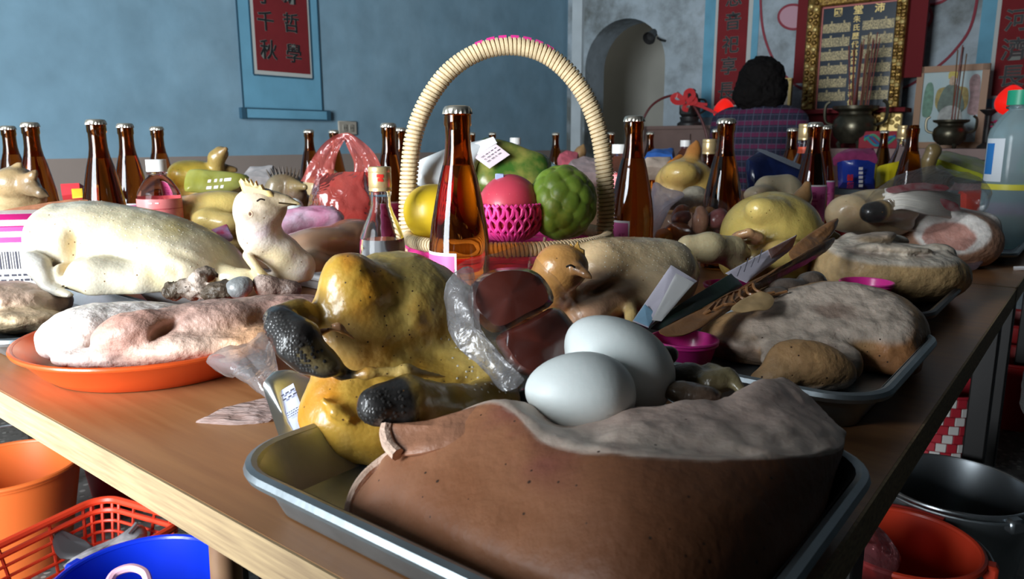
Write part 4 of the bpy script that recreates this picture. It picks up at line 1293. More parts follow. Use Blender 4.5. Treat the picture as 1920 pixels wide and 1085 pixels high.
# clear rice liquor bottle with gold cap
m_clear = glass('clear_glass', (.95, .97, .98), ior=1.22)
m_gold = mat('gold_cap', (.70, .52, .26), rough=.32, metal=.6)
m_redp = mat('emblem_red', (.62, .03, .02), rough=.4)
def liquor(px, Y, label, name='liquor_bottle', s=1.0, emblem=True, gm=None, wrap=None):
    x = D(px, 300, Y)[0]
    e = empty(name, (x, Y, TZ + .0006), label, 'bottle')
    e.rotation_euler = (0, 0, math.atan2(-Y, -x))
    e.scale = (s, s, s)
    MB().lathe([(0, .0012), (.026, 0), (.0285, .004), (.0295, .010), (.0295, .098), (.0282, .110), (.0225, .126), (.0165, .140), (.0132, .150), (.0125, .156), (.0125, .1625), (.0138, .164), (.0138, .168), (.0120, .170), (.0115, .185), (0, .186)], 40).obj('glass', gm or m_clear, e)
    cv = MB().lathe([(0, .108), (.026, .108), (.0200, .125), (.0142, .139), (.0110, .150), (.0100, .182), (0, .183)], 32)
    cv.f = [q[::-1] for q in cv.f]
    cv.obj('air_space', gm or m_clear, e)
    cp = MB().lathe([(.0128, .169), (.0146, .1695), (.0146, .173), (.0141, .1738), (.0146, .1746), (.0146, .192), (.0142, .193), (.0146, .194), (.0146, .1985), (.0138, .2), (0, .2005)], 36).obj('screw_cap', m_gold, e)
    if emblem:
        for (a, z, w_, h_) in ((-.12, .189, .16, .004), (.14, .1885, .18, .0045), (.0, .184, .2, .004), (.16, .183, .12, .003)):
            cyl_patch(.0148, a - w_, a + w_, z - h_ / 2, z + h_ / 2, 6).obj('cap_emblem', m_redp, cp)
    if wrap:
        cyl_patch(.0128, -1.5, 1.5, .1435, .156, 16).obj('neck_label', wrap, e)
    return e
liquor(711, .965, 'clear liquor bottle with gold cap and red emblem left of nearest bottle')
liquor(1508, 2.05, 'clear liquor bottle with orange neck band beside the seated person', s=1.38, emblem=False, wrap=mat('neck_band', (.75, .10, .04), rough=.4))
liquor(1690, 2.5, 'clear liquor bottle below the right side of the gold tablet', s=1.4, emblem=False)
liquor(1329, 1.9, 'small brown liquor bottle with gold cap behind the yellow chicken breast', s=1.18, emblem=False, gm=m_amber)

# plastic water bottles
m_pet = glass('pet_clear', (.86, .95, .97), ior=1.2, rough=.05)
m_pinkl = glass('pink_drink', (.97, .66, .70), ior=1.18, rough=.03)
m_petb = mat('pet_blue', (.62, .84, .90), rough=.12, trans=.72, ior=1.2)
m_wcap = mat('white_cap', (.82, .82, .80), rough=.4)
def pet(px, Y, label, hgt=.205, rad=.033, liquid=True, lab=True, labm=None, capm=None, name='water_bottle'):
    x = D(px, 300, Y)[0]
    e = empty(name, (x, Y, TZ + .0006), label, 'bottle')
    e.rotation_euler = (0, 0, math.atan2(-Y, -x))
    k = hgt / .205; R_ = rad; pm_ = m_petb if hgt > .3 else m_pet
    MB().lathe([(0, .002 * k), (R_ * .8, 0), (R_ * .97, .006 * k), (R_, .012 * k), (R_ * .97, .03 * k), (R_, .04 * k), (R_, .145 * k), (R_ * .94, .155 * k), (R_ * .62, .172 * k), (.0118 * k, .180 * k), (.0118 * k, .186 * k), (0, .1865 * k)], 36).obj('bottle_body', m_pinkl if liquid else pm_, e)
    n = 40
    rib = [((.0150 + (.0004 if j % 2 else 0)) * k * math.cos(2 * math.pi * j / n), (.0150 + (.0004 if j % 2 else 0)) * k * math.sin(2 * math.pi * j / n)) for j in range(n)]
    MB().prism(rib, .186 * k, .2045 * k).obj('screw_cap', capm or m_wcap, e)
    MB().lathe([(.0128 * k, .181 * k), (.0152 * k, .182 * k), (.0152 * k, .1845 * k), (.0128 * k, .1852 * k)], 32).obj('neck_ring', m_pet, e)
    if lab:
        l = MB().lathe([(R_ + .0004, .098 * k), (R_ + .0006, .098 * k), (R_ + .0006, .144 * k), (R_ + .0004, .144 * k)], 40).obj('label', labm or mat('label_salmon', (.85, .24, .24), rough=.35), e)
        for dz in (.108, .128): MB().lathe([(R_ + .0007, dz * k), (R_ + .0009, dz * k), (R_ + .0009, (dz + .0012) * k), (R_ + .0007, (dz + .0012) * k)], 40).obj('label_line', mat('label_line_red', (.60, .08, .10), rough=.4), l)
        for q_, (a_, z_) in enumerate(((-.5, .137), (-.2, .137), (-.45, .115), (.3, .115), (.45, .115))): cyl_patch(R_ + .0009, a_, a_ + .16, z_ * k, (z_ + .002) * k, 4).obj('label_print', m_lwhite if q_ < 2 else m_ldark, l)
    return e
pet(292, 1.20, 'plastic bottle of pink drink with white cap behind the pale chicken')
pet(966, 2.6, 'far clear plastic bottle with white cap inside the basket arch', .245, .034, False, False)
pet(1161, 1.72, 'plastic bottle with white cap behind the bottle beside the basket', .225, .034, True, True)
pet(1284, 2.6, 'small pink drink bottle behind the yellow chicken near the black lantern', .235, .034, True, False)
big = pet(1900, 1.62, 'large clear water bottle with green cap at the right frame edge', .335, .052, False, False, mat('label_bluegreen', (.10, .35, .55), rough=.35), mat('green_cap', (.02, .35, .20), rough=.4))
bl_ = cyl_patch(.0526, -1.25, -.35, .145, .235).obj('label', mat('label_white2', (.70, .75, .80), rough=.4), big)
cyl_patch(.0529, -1.2, -.75, .16, .225).obj('label_field', mat('label_blue2', (.03, .20, .55), rough=.4), bl_)
MB().lathe([(.0527, .128), (.0530, .128), (.0530, .140), (.0527, .140)], 40).obj('yellow_band', mat('band_yellow', (.75, .68, .08), rough=.4), big)
# ================================================================== fruit basket
m_cane = mat('cane', (.66, .52, .32), rough=.5, var=.2, vscale=60, bump=.2, bscale=200)
m_cane2 = mat('cane_dark', (.42, .30, .15), rough=.6)
m_mag = mat('magenta_strip', (.60, .03, .22), rough=.45)
BY = 1.075
bc_ = np.array((D(952, 440, BY)[0], BY, TZ))
bk = empty('fruit_basket', bc_, 'round cane fruit basket with a tall wrapped arch handle', 'basket')
RB_, ZR = .143, .098
def coil(path, r_core, r_wire, pitch, n_per=10, r_list=None):
    P = np.array(path); seg = np.linalg.norm(np.diff(P, axis=0), axis=1); s = np.concatenate(([0], np.cumsum(seg)))
    turns = s[-1] / pitch; k = int(turns * n_per)
    ss = np.linspace(0, s[-1], k)
    Q = np.stack([np.interp(ss, s, P[:, i]) for i in range(3)], 1)
    tan = np.gradient(Q, axis=0); tan /= np.linalg.norm(tan, axis=1, keepdims=True)
    ref = np.array((0, 1.0, 0)) if abs(tan[0][1]) < .9 else np.array((0, 0, 1.0))
    out = []
    for i in range(k):
        rf = np.array((0, 1.0, 0)) if r_list is None else r_list
        a = np.cross(tan[i], rf); a /= np.linalg.norm(a); b = np.cross(tan[i], a)
        th = 2 * math.pi * ss[i] / pitch
        out.append(Q[i] + (r_core + r_wire * .2) * (math.cos(th) * a + math.sin(th) * b))
    return MB().tube(out, r_wire, 5)
hp = [(768, 470), (766, 440), (764, 400), (767, 330), (776, 255), (800, 192), (840, 136), (892, 100), (950, 86), (1010, 96), (1060, 130), (1100, 185), (1124, 252), (1134, 330), (1136, 400), (1131, 450), (1126, 475)]
HP = smoothpath([D(x, y, BY) for x, y in hp], 8)
MB().tube(HP, .0098, 10).obj('handle_core', m_cane2, bk, world=True)
coil(HP, .0098, .0030, .0058, 12).obj('handle_wrap', m_cane, bk, world=True)
for i in range(7):
    t0 = 56 + i * 3
    seg = HP[t0:t0 + 3] + np.array((0, -.003, .0102))
    MB().tube(seg, .0040, 6).obj('magenta_inlay', m_mag, bk, world=True)
ring = [(bc_[0] + RB_ * math.cos(a), bc_[1] + RB_ * math.sin(a), TZ + ZR) for a in np.linspace(0, 2 * math.pi, 97)]
MB().tube(ring[:-1], .0075, 8, closed=True).obj('rim_core', m_cane2, bk, world=True)
coil(ring, .0072, .0024, .0052, 10, np.array((0, 0, 1.0))).obj('rim_wrap', m_cane, bk, world=True)
NS = 28
for row in range(9):
    z = TZ + .006 + row * .0098
    rr = .112 + (RB_ - .112) * (row / 8.5)
    ph = row % 2
    path = [(bc_[0] + (rr + .0035 * math.cos(NS / 2 * a + math.pi * ph)) * math.cos(a), bc_[1] + (rr + .0035 * math.cos(NS / 2 * a + math.pi * ph)) * math.sin(a), z) for a in np.linspace(0, 2 * math.pi, NS * 6 + 1)[:-1]]
    MB().tube(path, .0052, 6, closed=True).obj('woven_strand', m_mag if row in (1, 4, 7, 8) else m_cane, bk, world=True)
for j in range(NS):
    a = 2 * math.pi * (j + .0) / NS
    MB().tube([(bc_[0] + .110 * math.cos(a), bc_[1] + .110 * math.sin(a), TZ + .002), (bc_[0] + RB_ * math.cos(a), bc_[1] + RB_ * math.sin(a), TZ + ZR)], .0028, 6).obj('stake', m_cane, bk, world=True)
MB().lathe([(0, .004), (.108, .004), (.112, .006), (.108, .0075), (0, .0075)], 40, bc_).obj('base_disc', m_cane, bk, world=True)

# fruit
def fruit(name, px, py, Y, r_, prof, m, label, cat, n=40):
    P = D(px, py, Y); s = pxs(P) * r_
    o = MB().lathe([(max(a, 1e-4) * s, b * s) for a, b in prof], n).obj(name, m, loc=P)
    for e_ in o.data.edges: e_.use_edge_sharp = False
    return tag(o, label, cat)
m_yel = mat('yellow_fruit', (.72, .48, .02), rough=.35, var=.1, vscale=14, speck=(.40, .24, .02, .05), speckn=120, coat=.15)
rp = [(math.sin(t) * (1 - .08 * math.cos(t)), -math.cos(t)) for t in np.linspace(0, math.pi, 22)]
fruit('yellow_mango', 812, 400, 1.035, 55, rp, m_yel, 'yellow mango at the left inside the fruit basket', 'mango')
m_apl = mat('red_apple_skin', (.46, .045, .075), rough=.38, var=.15, vscale=16, speck=(.62, .30, .26, .06), speckn=150, coat=.15)
ap = [(math.sin(t) * (1 + .06 * math.cos(t)) , -math.cos(t) * (1.02)) for t in np.linspace(0, math.pi, 24)]
apo = fruit('red_apple', 956, 390, 1.035, 62, ap, m_apl, 'speckled red apple sitting in a pink foam net', 'apple')
st = D(937, 328, 1.035)
stk = MB().box((0, 0, 0), (.012, .004, .008), bev=.001).obj('fruit_sticker', mat('sticker_blue', (.30, .36, .55), rough=.4), apo, loc=np.array(st) - np.array(D(956, 390, 1.035)) + np.array((0, -.012, -.0015)))
# pink foam net
m_foam = mat('pink_foam', (.78, .05, .30), rough=.55, sss=.2, sssr=(1, .3, .5))
P0 = D(956, 392, 1.035); s = pxs(P0) * 62
fn = empty('foam_fruit_net', P0 + np.array((0, 0, -s)), 'bright pink foam net cupping the red apple', 'foam net')
for d_ in (1, -1):
    for j in range(26):
        pts = []
        for i in range(12):
            t = i / 11
            z = -.86 + 1.06 * t
            rr = math.sqrt(max(0, 1 - min(abs(z), .98) ** 2)) * 1.03 + .045 + .05 * t
            a = 2 * math.pi * j / 26 + d_ * .55 * t + .03 * math.sin(t * 18 + d_)
            pts.append(P0 + s * np.array((rr * math.cos(a), rr * math.sin(a), z)))
        MB().tube(smoothpath(pts, 2), .0026, 6).obj('net_strand', m_foam, fn, world=True)
# green custard apple with bulging segments
m_cust = mat('custard_apple_skin', attr=True, rough=.42, var=.16, vscale=40, bump=.25, bscale=90, speck=(.05, .05, .01, .03), speckn=60)
cp_ = D(1054, 380, 1.04); sc_ = pxs(cp_)
prs = [EW(cp_, np.array((60, 60, 64)) * sc_, col=(.10, .17, .015))]
ga = math.pi * (3 - math.sqrt(5)); NB = 52
for i in range(NB):
    z = 1 - 2 * (i + .5) / NB; r_ = math.sqrt(1 - z * z); a = ga * i
    n_ = np.array((r_ * math.cos(a), r_ * math.sin(a), z))
    p = cp_ + n_ * np.array((54, 54, 59)) * sc_
    t1 = np.cross(n_, (0, 0, 1)); t1 /= np.linalg.norm(t1) + 1e-9; t2 = np.cross(n_, t1)
    prs.append(EW(p, np.array((19, 22, 12.5)) * sc_, np.stack((t1, t2, n_), 1), col=(.13, .215, .025), k=.0008))
def cust(V, c):
    d = np.linalg.norm((V - cp_) / (np.array((60, 60, 64)) * sc_), axis=1)
    return mixc((.26, .30, .10), mixc(c, (.19, .29, .04), sstep(fbm(V, 60, 3), -.2, .7)), sstep(d, .985, 1.05))
cu_ = blob('custard_apple', prs, m_cust, h=.0017, k=.001, recol=cust)
tag(cu_, 'knobbly green custard apple at the right inside the basket', 'custard apple')

# packets standing in the basket
m_pkw = mat('packet_white', (.72, .76, .78), rough=.3, bump=.4, bscale=25)
m_pkg = mat('packet_green', (.05, .13, .02), rough=.25, var=.9, vscale=28, color2=(.34, .30, .07), bump=.4, bscale=25)
m_pkb = mat('packet_blue', (.30, .46, .52), rough=.25, var=.3, vscale=16, bump=.5, bscale=25)
m_lab = mat('price_paper', (.68, .56, .60), rough=.6)
p1 = slab('snack_packet', [(774, 310, 1.13), (830, 285, 1.14), (880, 270, 1.15), (935, 262, 1.16), (900, 300, 1.14), (880, 345, 1.12), (830, 350, 1.11), (782, 345, 1.11)], .02, m_pkw, noise=[(.003, 40, 3)], bulge=.008)
tag(p1, 'white crimped snack packet leaning at the left of the basket', 'packet')
for i in range(10):
    q = D(845 + i * 3, 318 - i * .6, 1.105)
    MB().box(q, (.0011 + .001 * (i % 3 == 1), .0008, .016), bev=0).obj('barcode_bar', m_tink, p1, world=True, smooth=False)
p2 = slab('snack_packet', [(885, 300, 1.15), (905, 262, 1.165), (935, 262, 1.17), (990, 280, 1.17), (1030, 300, 1.165), (1030, 350, 1.14), (985, 372, 1.12), (930, 370, 1.12), (890, 350, 1.13)], .02, m_pkg, noise=[(.003, 40, 7)], bulge=.01)
tag(p2, 'green printed snack packet with a price label above the red apple', 'packet')
pl2 = slab('price_label', [(888, 294, 1.128), (930, 270, 1.134), (956, 290, 1.124), (918, 316, 1.114)], .0012, m_lab, p2, smooth_n=1)
slab('price_label', [(890, 268, 1.136), (925, 256, 1.140), (932, 268, 1.136), (892, 292, 1.128)], .0012, m_white, p2, smooth_n=1)
lx = D(956, 290, 1.120) - D(918, 316, 1.110); ly = D(888, 294, 1.124) - D(918, 316, 1.110)
fine_print(p2, D(918, 316, 1.1105) + lx * .5 + ly * .74, lx, ly, .024, 3, .0060, m_tink, 6, .16)
p3 = slab('snack_packet', [(1000, 290, 1.18), (1040, 310, 1.175), (1060, 330, 1.16), (1040, 350, 1.15), (1000, 385, 1.13), (985, 350, 1.14)], .018, m_pkb, noise=[(.004, 45, 11)], bulge=.006)
tag(p3, 'crinkled pale blue packet between red apple and custard apple', 'packet')
# ================================================================== right side of the near table
TAN = (.50, .29, .13)
tray2 = tray('metal_tray', 'silver tray on the right under the lean pork with skin lobes', .594, .875, .117, .43, .034, m_alu)
p2p = [E(1560, 620, .80, 165, 92, 150, col=TAN), E(1420, 640, .79, 110, 60, 110, col=TAN), E(1660, 665, .735, 58, 74, 70, roll=10, col=(.46, .205, .08)), E(1520, 672, .70, 96, 58, 60, roll=-8, col=TAN),
    E(1612, 712, .655, 10, 42, 40, roll=14, op='-', k=.016), PL(1560, 622, .72, (-.12, -.42, .9), k=.006)]
p2p += [E(1520, 685, .665, 86, 46, 44, roll=-12, col=TAN, k=.010), E(1460, 705, .66, 56, 30, 36, roll=16, col=(.55, .34, .17), k=.010), E(1480, 575, .86, 70, 22, 60, roll=-10, col=(.36, .26, .2), k=.008), E(1600, 560, .87, 70, 18, 60, roll=-8, col=(.36, .26, .2), k=.008), E(1400, 655, .75, 60, 20, 50, roll=-14, col=(.42, .31, .25), k=.008)]
p2k = blob('pork_joint', p2p, m_meat, h=.0026, k=.018, floor=TZ + FL, noise=[(.0020, 55, 3), (.0009, 130, 6)], cs=.004, recol=cutcol(p2p[:6], (.36, .26, .205), (.60, .49, .40), ring=.012, dark=.55, w=.006))
tag(p2k, 'pork joint with grey lean top and tan skin lobes, second tray on right', 'pork')
of2 = blob('cooked_offal', [E(1480, 540, .82, 40, 20, 30, col=(.10, .075, .06)), E(1520, 530, .83, 28, 22, 26, col=(.13, .10, .08)), E(1455, 552, .80, 26, 16, 22, col=(.12, .09, .07)), *chain([(1535, 520, .84, 9), (1548, 540, .82, 9), (1530, 556, .80, 8)], col=(.15, .12, .09), k=.004)], m_off, h=.0024, k=.006, noise=[(.002, 90, 2)])
tag(of2, 'dark cooked offal lying on the back of the lean pork', 'offal')

tray3 = tray('baking_tray', 'black baking tray under the tan pork near the right edge', .962, 1.262, .146, .38, .028, m_dtray)
p3p = [E(1668, 512, 1.09, 138, 62, 120, roll=-5, col=(.50, .33, .155)), E(1600, 505, 1.08, 74, 62, 100, col=(.52, .36, .18)), PL(1660, 467, 1.06, (.03, -.16, .98), k=.006)]
p3q = p3p + [E(1610, 456, 1.12, 66, 15, 60, roll=14, col=(.42, .34, .28), k=.006), E(1660, 452, 1.15, 40, 14, 40, roll=-4, col=(.42, .35, .29), k=.006), E(1682, 470, 1.05, 66, 9, 34, roll=-2, col=(.80, .76, .70), k=.004), E(1632, 465, 1.05, 34, 10, 26, col=(.76, .74, .70), k=.004), E(1755, 476, 1.08, 32, 20, 36, col=(.48, .40, .32), k=.006), E(1771, 478, 1.05, 13, 8, 12, col=(.74, .68, .58), k=.003), E(1585, 452, 1.14, 12, 22, 20, roll=-50, col=(.36, .29, .24), k=.004)]
_c3 = cutcol(p3p, (.46, .38, .32), (.66, .58, .48), ring=.010, w=.005)
p3k = blob('pork_joint', p3q, m_meat, h=.003, k=.016, floor=TZ + FL, noise=[(.0016, 60, 3), (.0008, 130, 5)], cs=.003, recol=lambda V, c: mixc(_c3(V, c), (.45, .19, .06), sstep(fbm(V, 16, 8), .35, .8) * .35))
tag(p3k, 'pale tan pork joint with ragged grey top in the black tray', 'pork')
ft4 = T(1800, 495)
ft = tray('foam_tray', 'white foam tray under the pink pork near the right edge', 1.30, 1.56, .20, .43, .018, m_wtray, r=.02, flare=.012, lip=.004)
p4p = [E(1785, 450, 1.38, 86, 58, 80, roll=-8, col=(.42, .23, .15)), E(1745, 440, 1.40, 60, 44, 60, roll=20, col=(.44, .25, .17)), PL(1770, 436, 1.335, (-.42, -.8, .44), k=.006)]
p4k = blob('pork_joint', p4p + [E(1840, 425, 1.39, 30, 26, 40, roll=-30, col=(.80, .77, .73), k=.008), E(1800, 402, 1.42, 60, 10, 40, roll=-14, col=(.78, .74, .70), k=.008)], m_meat, h=.0034, k=.014, floor=TZ + .006, noise=[(.0014, 50, 3)], cs=.004, recol=cutcol(p4p, (.52, .26, .21), (.80, .75, .70), ring=.007, dark=.85, w=.006, bias=(.35, 0, 1, 1.6)))
tag(p4k, 'pink lean pork piece with a white fat rim on foam tray', 'pork')
wr = slab('cling_film', [(1790, 500, 1.33), (1800, 440, 1.34), (1850, 400, 1.40), (1872, 430, 1.42), (1868, 460, 1.38), (1830, 505, 1.31)], .01, film('lilac_film', (.80, .70, .90), haze=.16, gloss=.3), noise=[(.006, 40, 4)], bulge=.006)
tag(wr, 'torn lilac cling film on the right end of the pink pork', 'cling film')
p5k = blob('pork_joint', [E(1895, 415, 1.80, 75, 30, 60, col=(.38, .21, .12)), E(1940, 412, 1.82, 60, 32, 60, col=(.36, .20, .11)), E(1885, 434, 1.74, 50, 10, 40, col=(.44, .34, .27))], m_meat, h=.0045, k=.012, floor=TZ + FL, noise=[(.002, 40, 3)])
tag(p5k, 'brown pork lump at the right frame edge under the large water bottle', 'pork')
tray5 = tray('metal_tray', 'silver tray at the right frame edge under the brown pork lump', 1.66, 1.98, .12, .42, .022, m_alu, r=.03)

# pink plastic cups
m_cup = mat('pink_plastic', (.76, .035, .33), rough=.3, sss=.25, sssr=(1, .2, .5), coat=.2)
def cup(px, py, Y, r_, hgt, label, z0=.0006):
    P = D(px, py, Y)
    e = empty('wine_cup', (P[0], P[1], TZ + z0), label, 'cup', 'pink plastic wine cups')
    MB().lathe([(0, .0), (r_ * .68, 0), (r_ * .72, .003), (r_ * .93, hgt - .006), (r_, hgt - .004), (r_, hgt), (r_ * .93, hgt), (r_ * .88, hgt - .005), (r_ * .66, .004), (0, .003)], 40).obj('cup_body', m_cup, e)
    MB().tube([(r_ * .975 * math.cos(a), r_ * .975 * math.sin(a), hgt - .0005) for a in np.linspace(0, 2 * math.pi, 41)[:-1]], .0016, 6, closed=True).obj('cup_rim', m_cup, e)
    return e
cup(1282, 650, .735, .0345, .034, 'pink plastic cup between the eggs and the lean pork')
cup(1165, 625, .83, .0335, .034, 'pink plastic cup just behind the rear egg')
cup(1625, 530, .962, .033, .032, 'pink plastic cup between the lean pork and tan pork', .018)
cup(1700, 442, 1.25, .033, .030, 'pink plastic cup half hidden behind the tan pork top', .02)
cup(1368, 500, 1.02, .034, .036, 'pink plastic cup mostly hidden behind the leaning packet')
cup(1895, 385, 1.76, .034, .026, 'pink plastic cup on the brown pork at the right edge', .065)

# chicken with a turned head behind the eggs
c2 = [E(1190, 520, 0.930, 108, 76, 110, roll=-6, col=(.52, .40, .24)), E(1130, 505, 0.905, 80, 58, 90, col=(.56, .40, .22)), E(1255, 510, 0.935, 50, 60, 80, col=(.44, .37, .24)),
      E(1215, 545, 0.860, 68, 40, 50, roll=20, col=(.55, .42, .26)), E(1130, 560, 0.845, 60, 46, 60, col=(.50, .31, .20)), E(1105, 590, 0.815, 40, 30, 40, col=(.46, .27, .17)), E(1180, 575, 0.875, 80, 40, 70, col=(.47, .33, .20)),
      E(1160, 528, 0.820, 60, 8, 40, roll=24, op='-', k=.010, col=(.42, .28, .15)),
      *chain([(1045, 560, 0.835, 36), (1035, 530, 0.795, 42), (1045, 505, 0.780, 44)], col=(.50, .25, .075), k=.01), E(1060, 500, 0.775, 42, 36, 38, col=(.48, .24, .07)),
      *chain([(1082, 504, 0.752, 13), (1098, 513, 0.742, 7), (1109, 520, 0.737, 3)], col=(.22, .11, .045), k=.004),
      *chain([(1180, 560, 0.835, 12), (1184, 590, 0.805, 11), (1180, 610, 0.795, 10)], col=(.56, .40, .16), k=.004)]
ck2 = blob('whole_chicken', c2, m_skin, h=.0026, k=.016, floor=TZ + .0008, noise=[(.0016, 45, 3), (.0006, 140, 5)], cs=.005, recol=lambda V, c: mixc(c, np.array(c) * .75, sstep(fbm(V, 40, 3), .1, .7) * .6))
tag(ck2, 'golden whole chicken with its beaked head turned right behind the eggs', 'chicken')
slab('comb', [(1062, 468, .775), (1070, 456, .775), (1076, 462, .775), (1084, 452, .775), (1088, 464, .775), (1096, 468, .775), (1098, 490, .775), (1080, 492, .775), (1066, 484, .775)], .006, mat('comb_brown', (.42, .23, .05), rough=.5, var=.3, vscale=50), ck2, smooth_n=1)
MB().tube(smoothpath([D(1062, 500, .7405), D(1070, 497, .739), D(1078, 501, .740)], 4), .0012, 6).obj('closed_eye', m_eye, ck2, world=True)
# pimpled skin: rows of raised feather dots
m_dot = mat('skin_dot', (.62, .56, .44), rough=.4)
def dots(parent, cx, cy, Y0, nx, ny, dx, dy, skew, r_=.0011, inside=None, m=None, jit=.3, drop=.25, hgt=.6, name='feather_dots'):
    me = parent.data; n = len(me.vertices); co = np.zeros(n * 3); me.vertices.foreach_get('co', co)
    co = co.reshape(-1, 3) + parent_origin(parent)
    nr = np.zeros(n * 3); me.vertices.foreach_get('normal', nr); nr = nr.reshape(-1, 3)
    q = (co - CAM) @ MC; ok = q[:, 2] < 0
    sx = 960 + F_PX * q[:, 0] / -q[:, 2]; sy = 542.5 - F_PX * q[:, 1] / -q[:, 2]
    facing = ((nr * (CAM - co)).sum(1) > 0)
    mb = MB()
    for i in range(nx):
        for j in range(ny):
            x, y = cx + (i - nx / 2) * dx + (j % 2) * dx * .5 + skew * (j - ny / 2) + rnd.uniform(-jit, jit) * dx, cy + (j - ny / 2) * dy + rnd.uniform(-jit, jit) * dy
            if rnd.random() < drop or (inside and not inside(x, y)): continue
            d = (sx - x) ** 2 + (sy - y) ** 2 + (~facing) * 1e6
            k_ = int(np.argmin(d))
            if d[k_] > 60: continue
            R = np.array(Matrix(Vector(nr[k_]).to_track_quat('Z', 'Y').to_matrix()))
            r0 = r_ * (rnd.uniform(.5, 1.3) if jit > .5 else 1.0)
            v = [(r0 * math.cos(t), r0 * math.sin(t), 0) for t in np.linspace(0, 2 * math.pi, 7)[:-1]] + [(0, 0, r_ * hgt)]
            mb.add(np.array(v) @ R.T + co[k_], [(a, (a + 1) % 6, 6) for a in range(6)])
    if not mb.v: return
    o = mb.obj(name, m or m_dot, parent, world=True)
    o['kind'] = 'stuff'
dots(ck2, 1215, 485, .9, 16, 9, 11, 9, 5, .0009)
def near_seg(ax, ay, bx, by, r):
    def f(x, y):
        t = max(0, min(1, ((x - ax) * (bx - ax) + (y - ay) * (by - ay)) / ((bx - ax) ** 2 + (by - ay) ** 2)))
        return math.hypot(x - ax - t * (bx - ax), y - ay - t * (by - ay)) < r
    return f
m_scale = mat('hock_scales', (.045, .042, .04), rough=.3, coat=.3)
dots(hero, 555, 645, .5, 26, 26, 7.5, 6.5, 0, .0013, near_seg(512, 612, 584, 672, 29), m_scale, .08, .0, .5, 'hock_scales')
dots(hero, 718, 760, .5, 14, 16, 7.5, 6.5, 0, .0013, near_seg(702, 765, 728, 760, 33), m_scale, .08, .0, .5, 'hock_scales')
m_mark = mat('skin_mark', (.05, .022, .012), rough=.6)
dots(pk, 1000, 920, .4, 12, 7, 62, 40, 10, .0009, None, m_mark, 1.2, .72, .25, 'skin_marks')
dots(p2k, 1560, 690, .7, 9, 5, 30, 20, 0, .0009, None, m_mark, .6, .6, .25, 'skin_marks')
dots(hero, 760, 600, .55, 16, 14, 22, 20, 0, .0006, None, m_mark, .6, .6, .3, 'skin_marks')
dots(hero, 920, 690, .55, 10, 9, 14, 12, 4, .0010)
dots(pchick, 300, 420, 1.0, 16, 8, 16, 12, 6, .0012)
dots(pchick, 330, 470, 1.0, 9, 6, 18, 14, 6, .0012)

# leaning packets and dried squid
m_dkg = mat('packet_darkgreen', (.015, .035, .025), rough=.3, bump=.2, bscale=20)
m_lav = mat('paper_lavender', (.58, .55, .64), rough=.55)
m_blu = mat('paper_blue', (.25, .45, .62), rough=.5)
e1 = slab('folded_paper_packet', [(1186, 602, .745), (1258, 497, .815), (1307, 527, .80), (1216, 614, .725)], .003, m_lav, smooth_n=1, bulge=.0006)
tag(e1, 'folded lavender paper packet with a blue end standing in the pink cup', 'packet')
slab('blue_end', [(1188, 600, .739), (1209, 570, .757), (1232, 590, .745), (1216, 612, .721)], .0012, m_blu, e1, smooth_n=1)
slab('white_fold', [(1222, 600, .722), (1267, 512, .790), (1302, 530, .786), (1240, 602, .723)], .0014, m_white, e1, smooth_n=1)
e2 = slab('flat_packet', [(1220, 616, .735), (1262, 578, .765), (1372, 512, .865), (1392, 535, .85), (1262, 620, .73)], .006, m_dkg, smooth_n=1, bulge=.001)
tag(e2, 'dark green flat packet leaning over the lean pork', 'packet')
e3 = slab('printed_card', [(1360, 512, .86), (1440, 468, .93), (1494, 440, .975), (1484, 468, .965), (1400, 530, .855)], .003, m_lav, smooth_n=1)
tag(e3, 'pale printed card tilted up in front of the yellow chicken vent', 'card')
slab('printed_band', [(1440, 468, .922), (1494, 441, .967), (1487, 462, .96), (1446, 484, .918)], .001, mat('print_rust', (.42, .16, .10), rough=.5, var=.4, vscale=90, color2=(.6, .5, .5)), e3, smooth_n=1)
for i in range(4):
    a = D(1382 + i * 13, 518 - i * 8.5, .845 + i * .012); MB().tube([a, a + np.array((.004, .0, .012 + .004 * (i % 2)))], .0006, 4).obj('printed_mark', m_tink, e3, world=True)
m_sq = mat('dried_squid_amber', (.36, .17, .065), rough=.4, var=.45, vscale=30, bump=.6, bscale=60, coat=.2, color2=(.20, .09, .035))
sq1 = slab('dried_squid', [(1236, 622, .70), (1300, 588, .735), (1400, 535, .805), (1480, 492, .875), (1562, 446, .96), (1548, 472, .935), (1470, 515, .86), (1410, 552, .795), (1340, 598, .725), (1280, 628, .695)], .006, m_sq, noise=[(.003, 45, 4), (.0015, 120, 6)], bulge=.002)
tag(sq1, 'amber dried squid body leaning along the dark green packet', 'dried squid')
for i in range(7):
    b0 = (1340 + i * 12, 568 - i * 6, .755 + i * .008)
    MB().tube(smoothpath([D(*b0), D(b0[0] - 12 + 3 * i, b0[1] + 12, b0[2] - .015), D(b0[0] - 20 + 9 * i, b0[1] + 20 - 3 * (i % 3), b0[2] - .02), D(b0[0] - 8 + 12 * i, b0[1] + 14 - 4 * (i % 2), b0[2] - .02)], 6), .0016, 6).obj('tentacle', m_sq, sq1, world=True)
sq2 = slab('dried_squid', [(1480, 470, .94), (1530, 430, 1.0), (1570, 410, 1.03), (1560, 440, 1.0), (1500, 490, .92)], .005, m_sq, noise=[(.003, 50, 9)])
tag(sq2, 'small rust coloured dried squid tip behind the printed card', 'dried squid')
sq3 = slab('dried_squid', [(1395, 560, .755), (1430, 548, .765), (1450, 560, .755), (1440, 580, .74), (1400, 585, .735), (1370, 580, .74)], .003, mat('squid_pale', (.46, .31, .15), rough=.5, var=.3, vscale=50), noise=[(.004, 60, 3)])
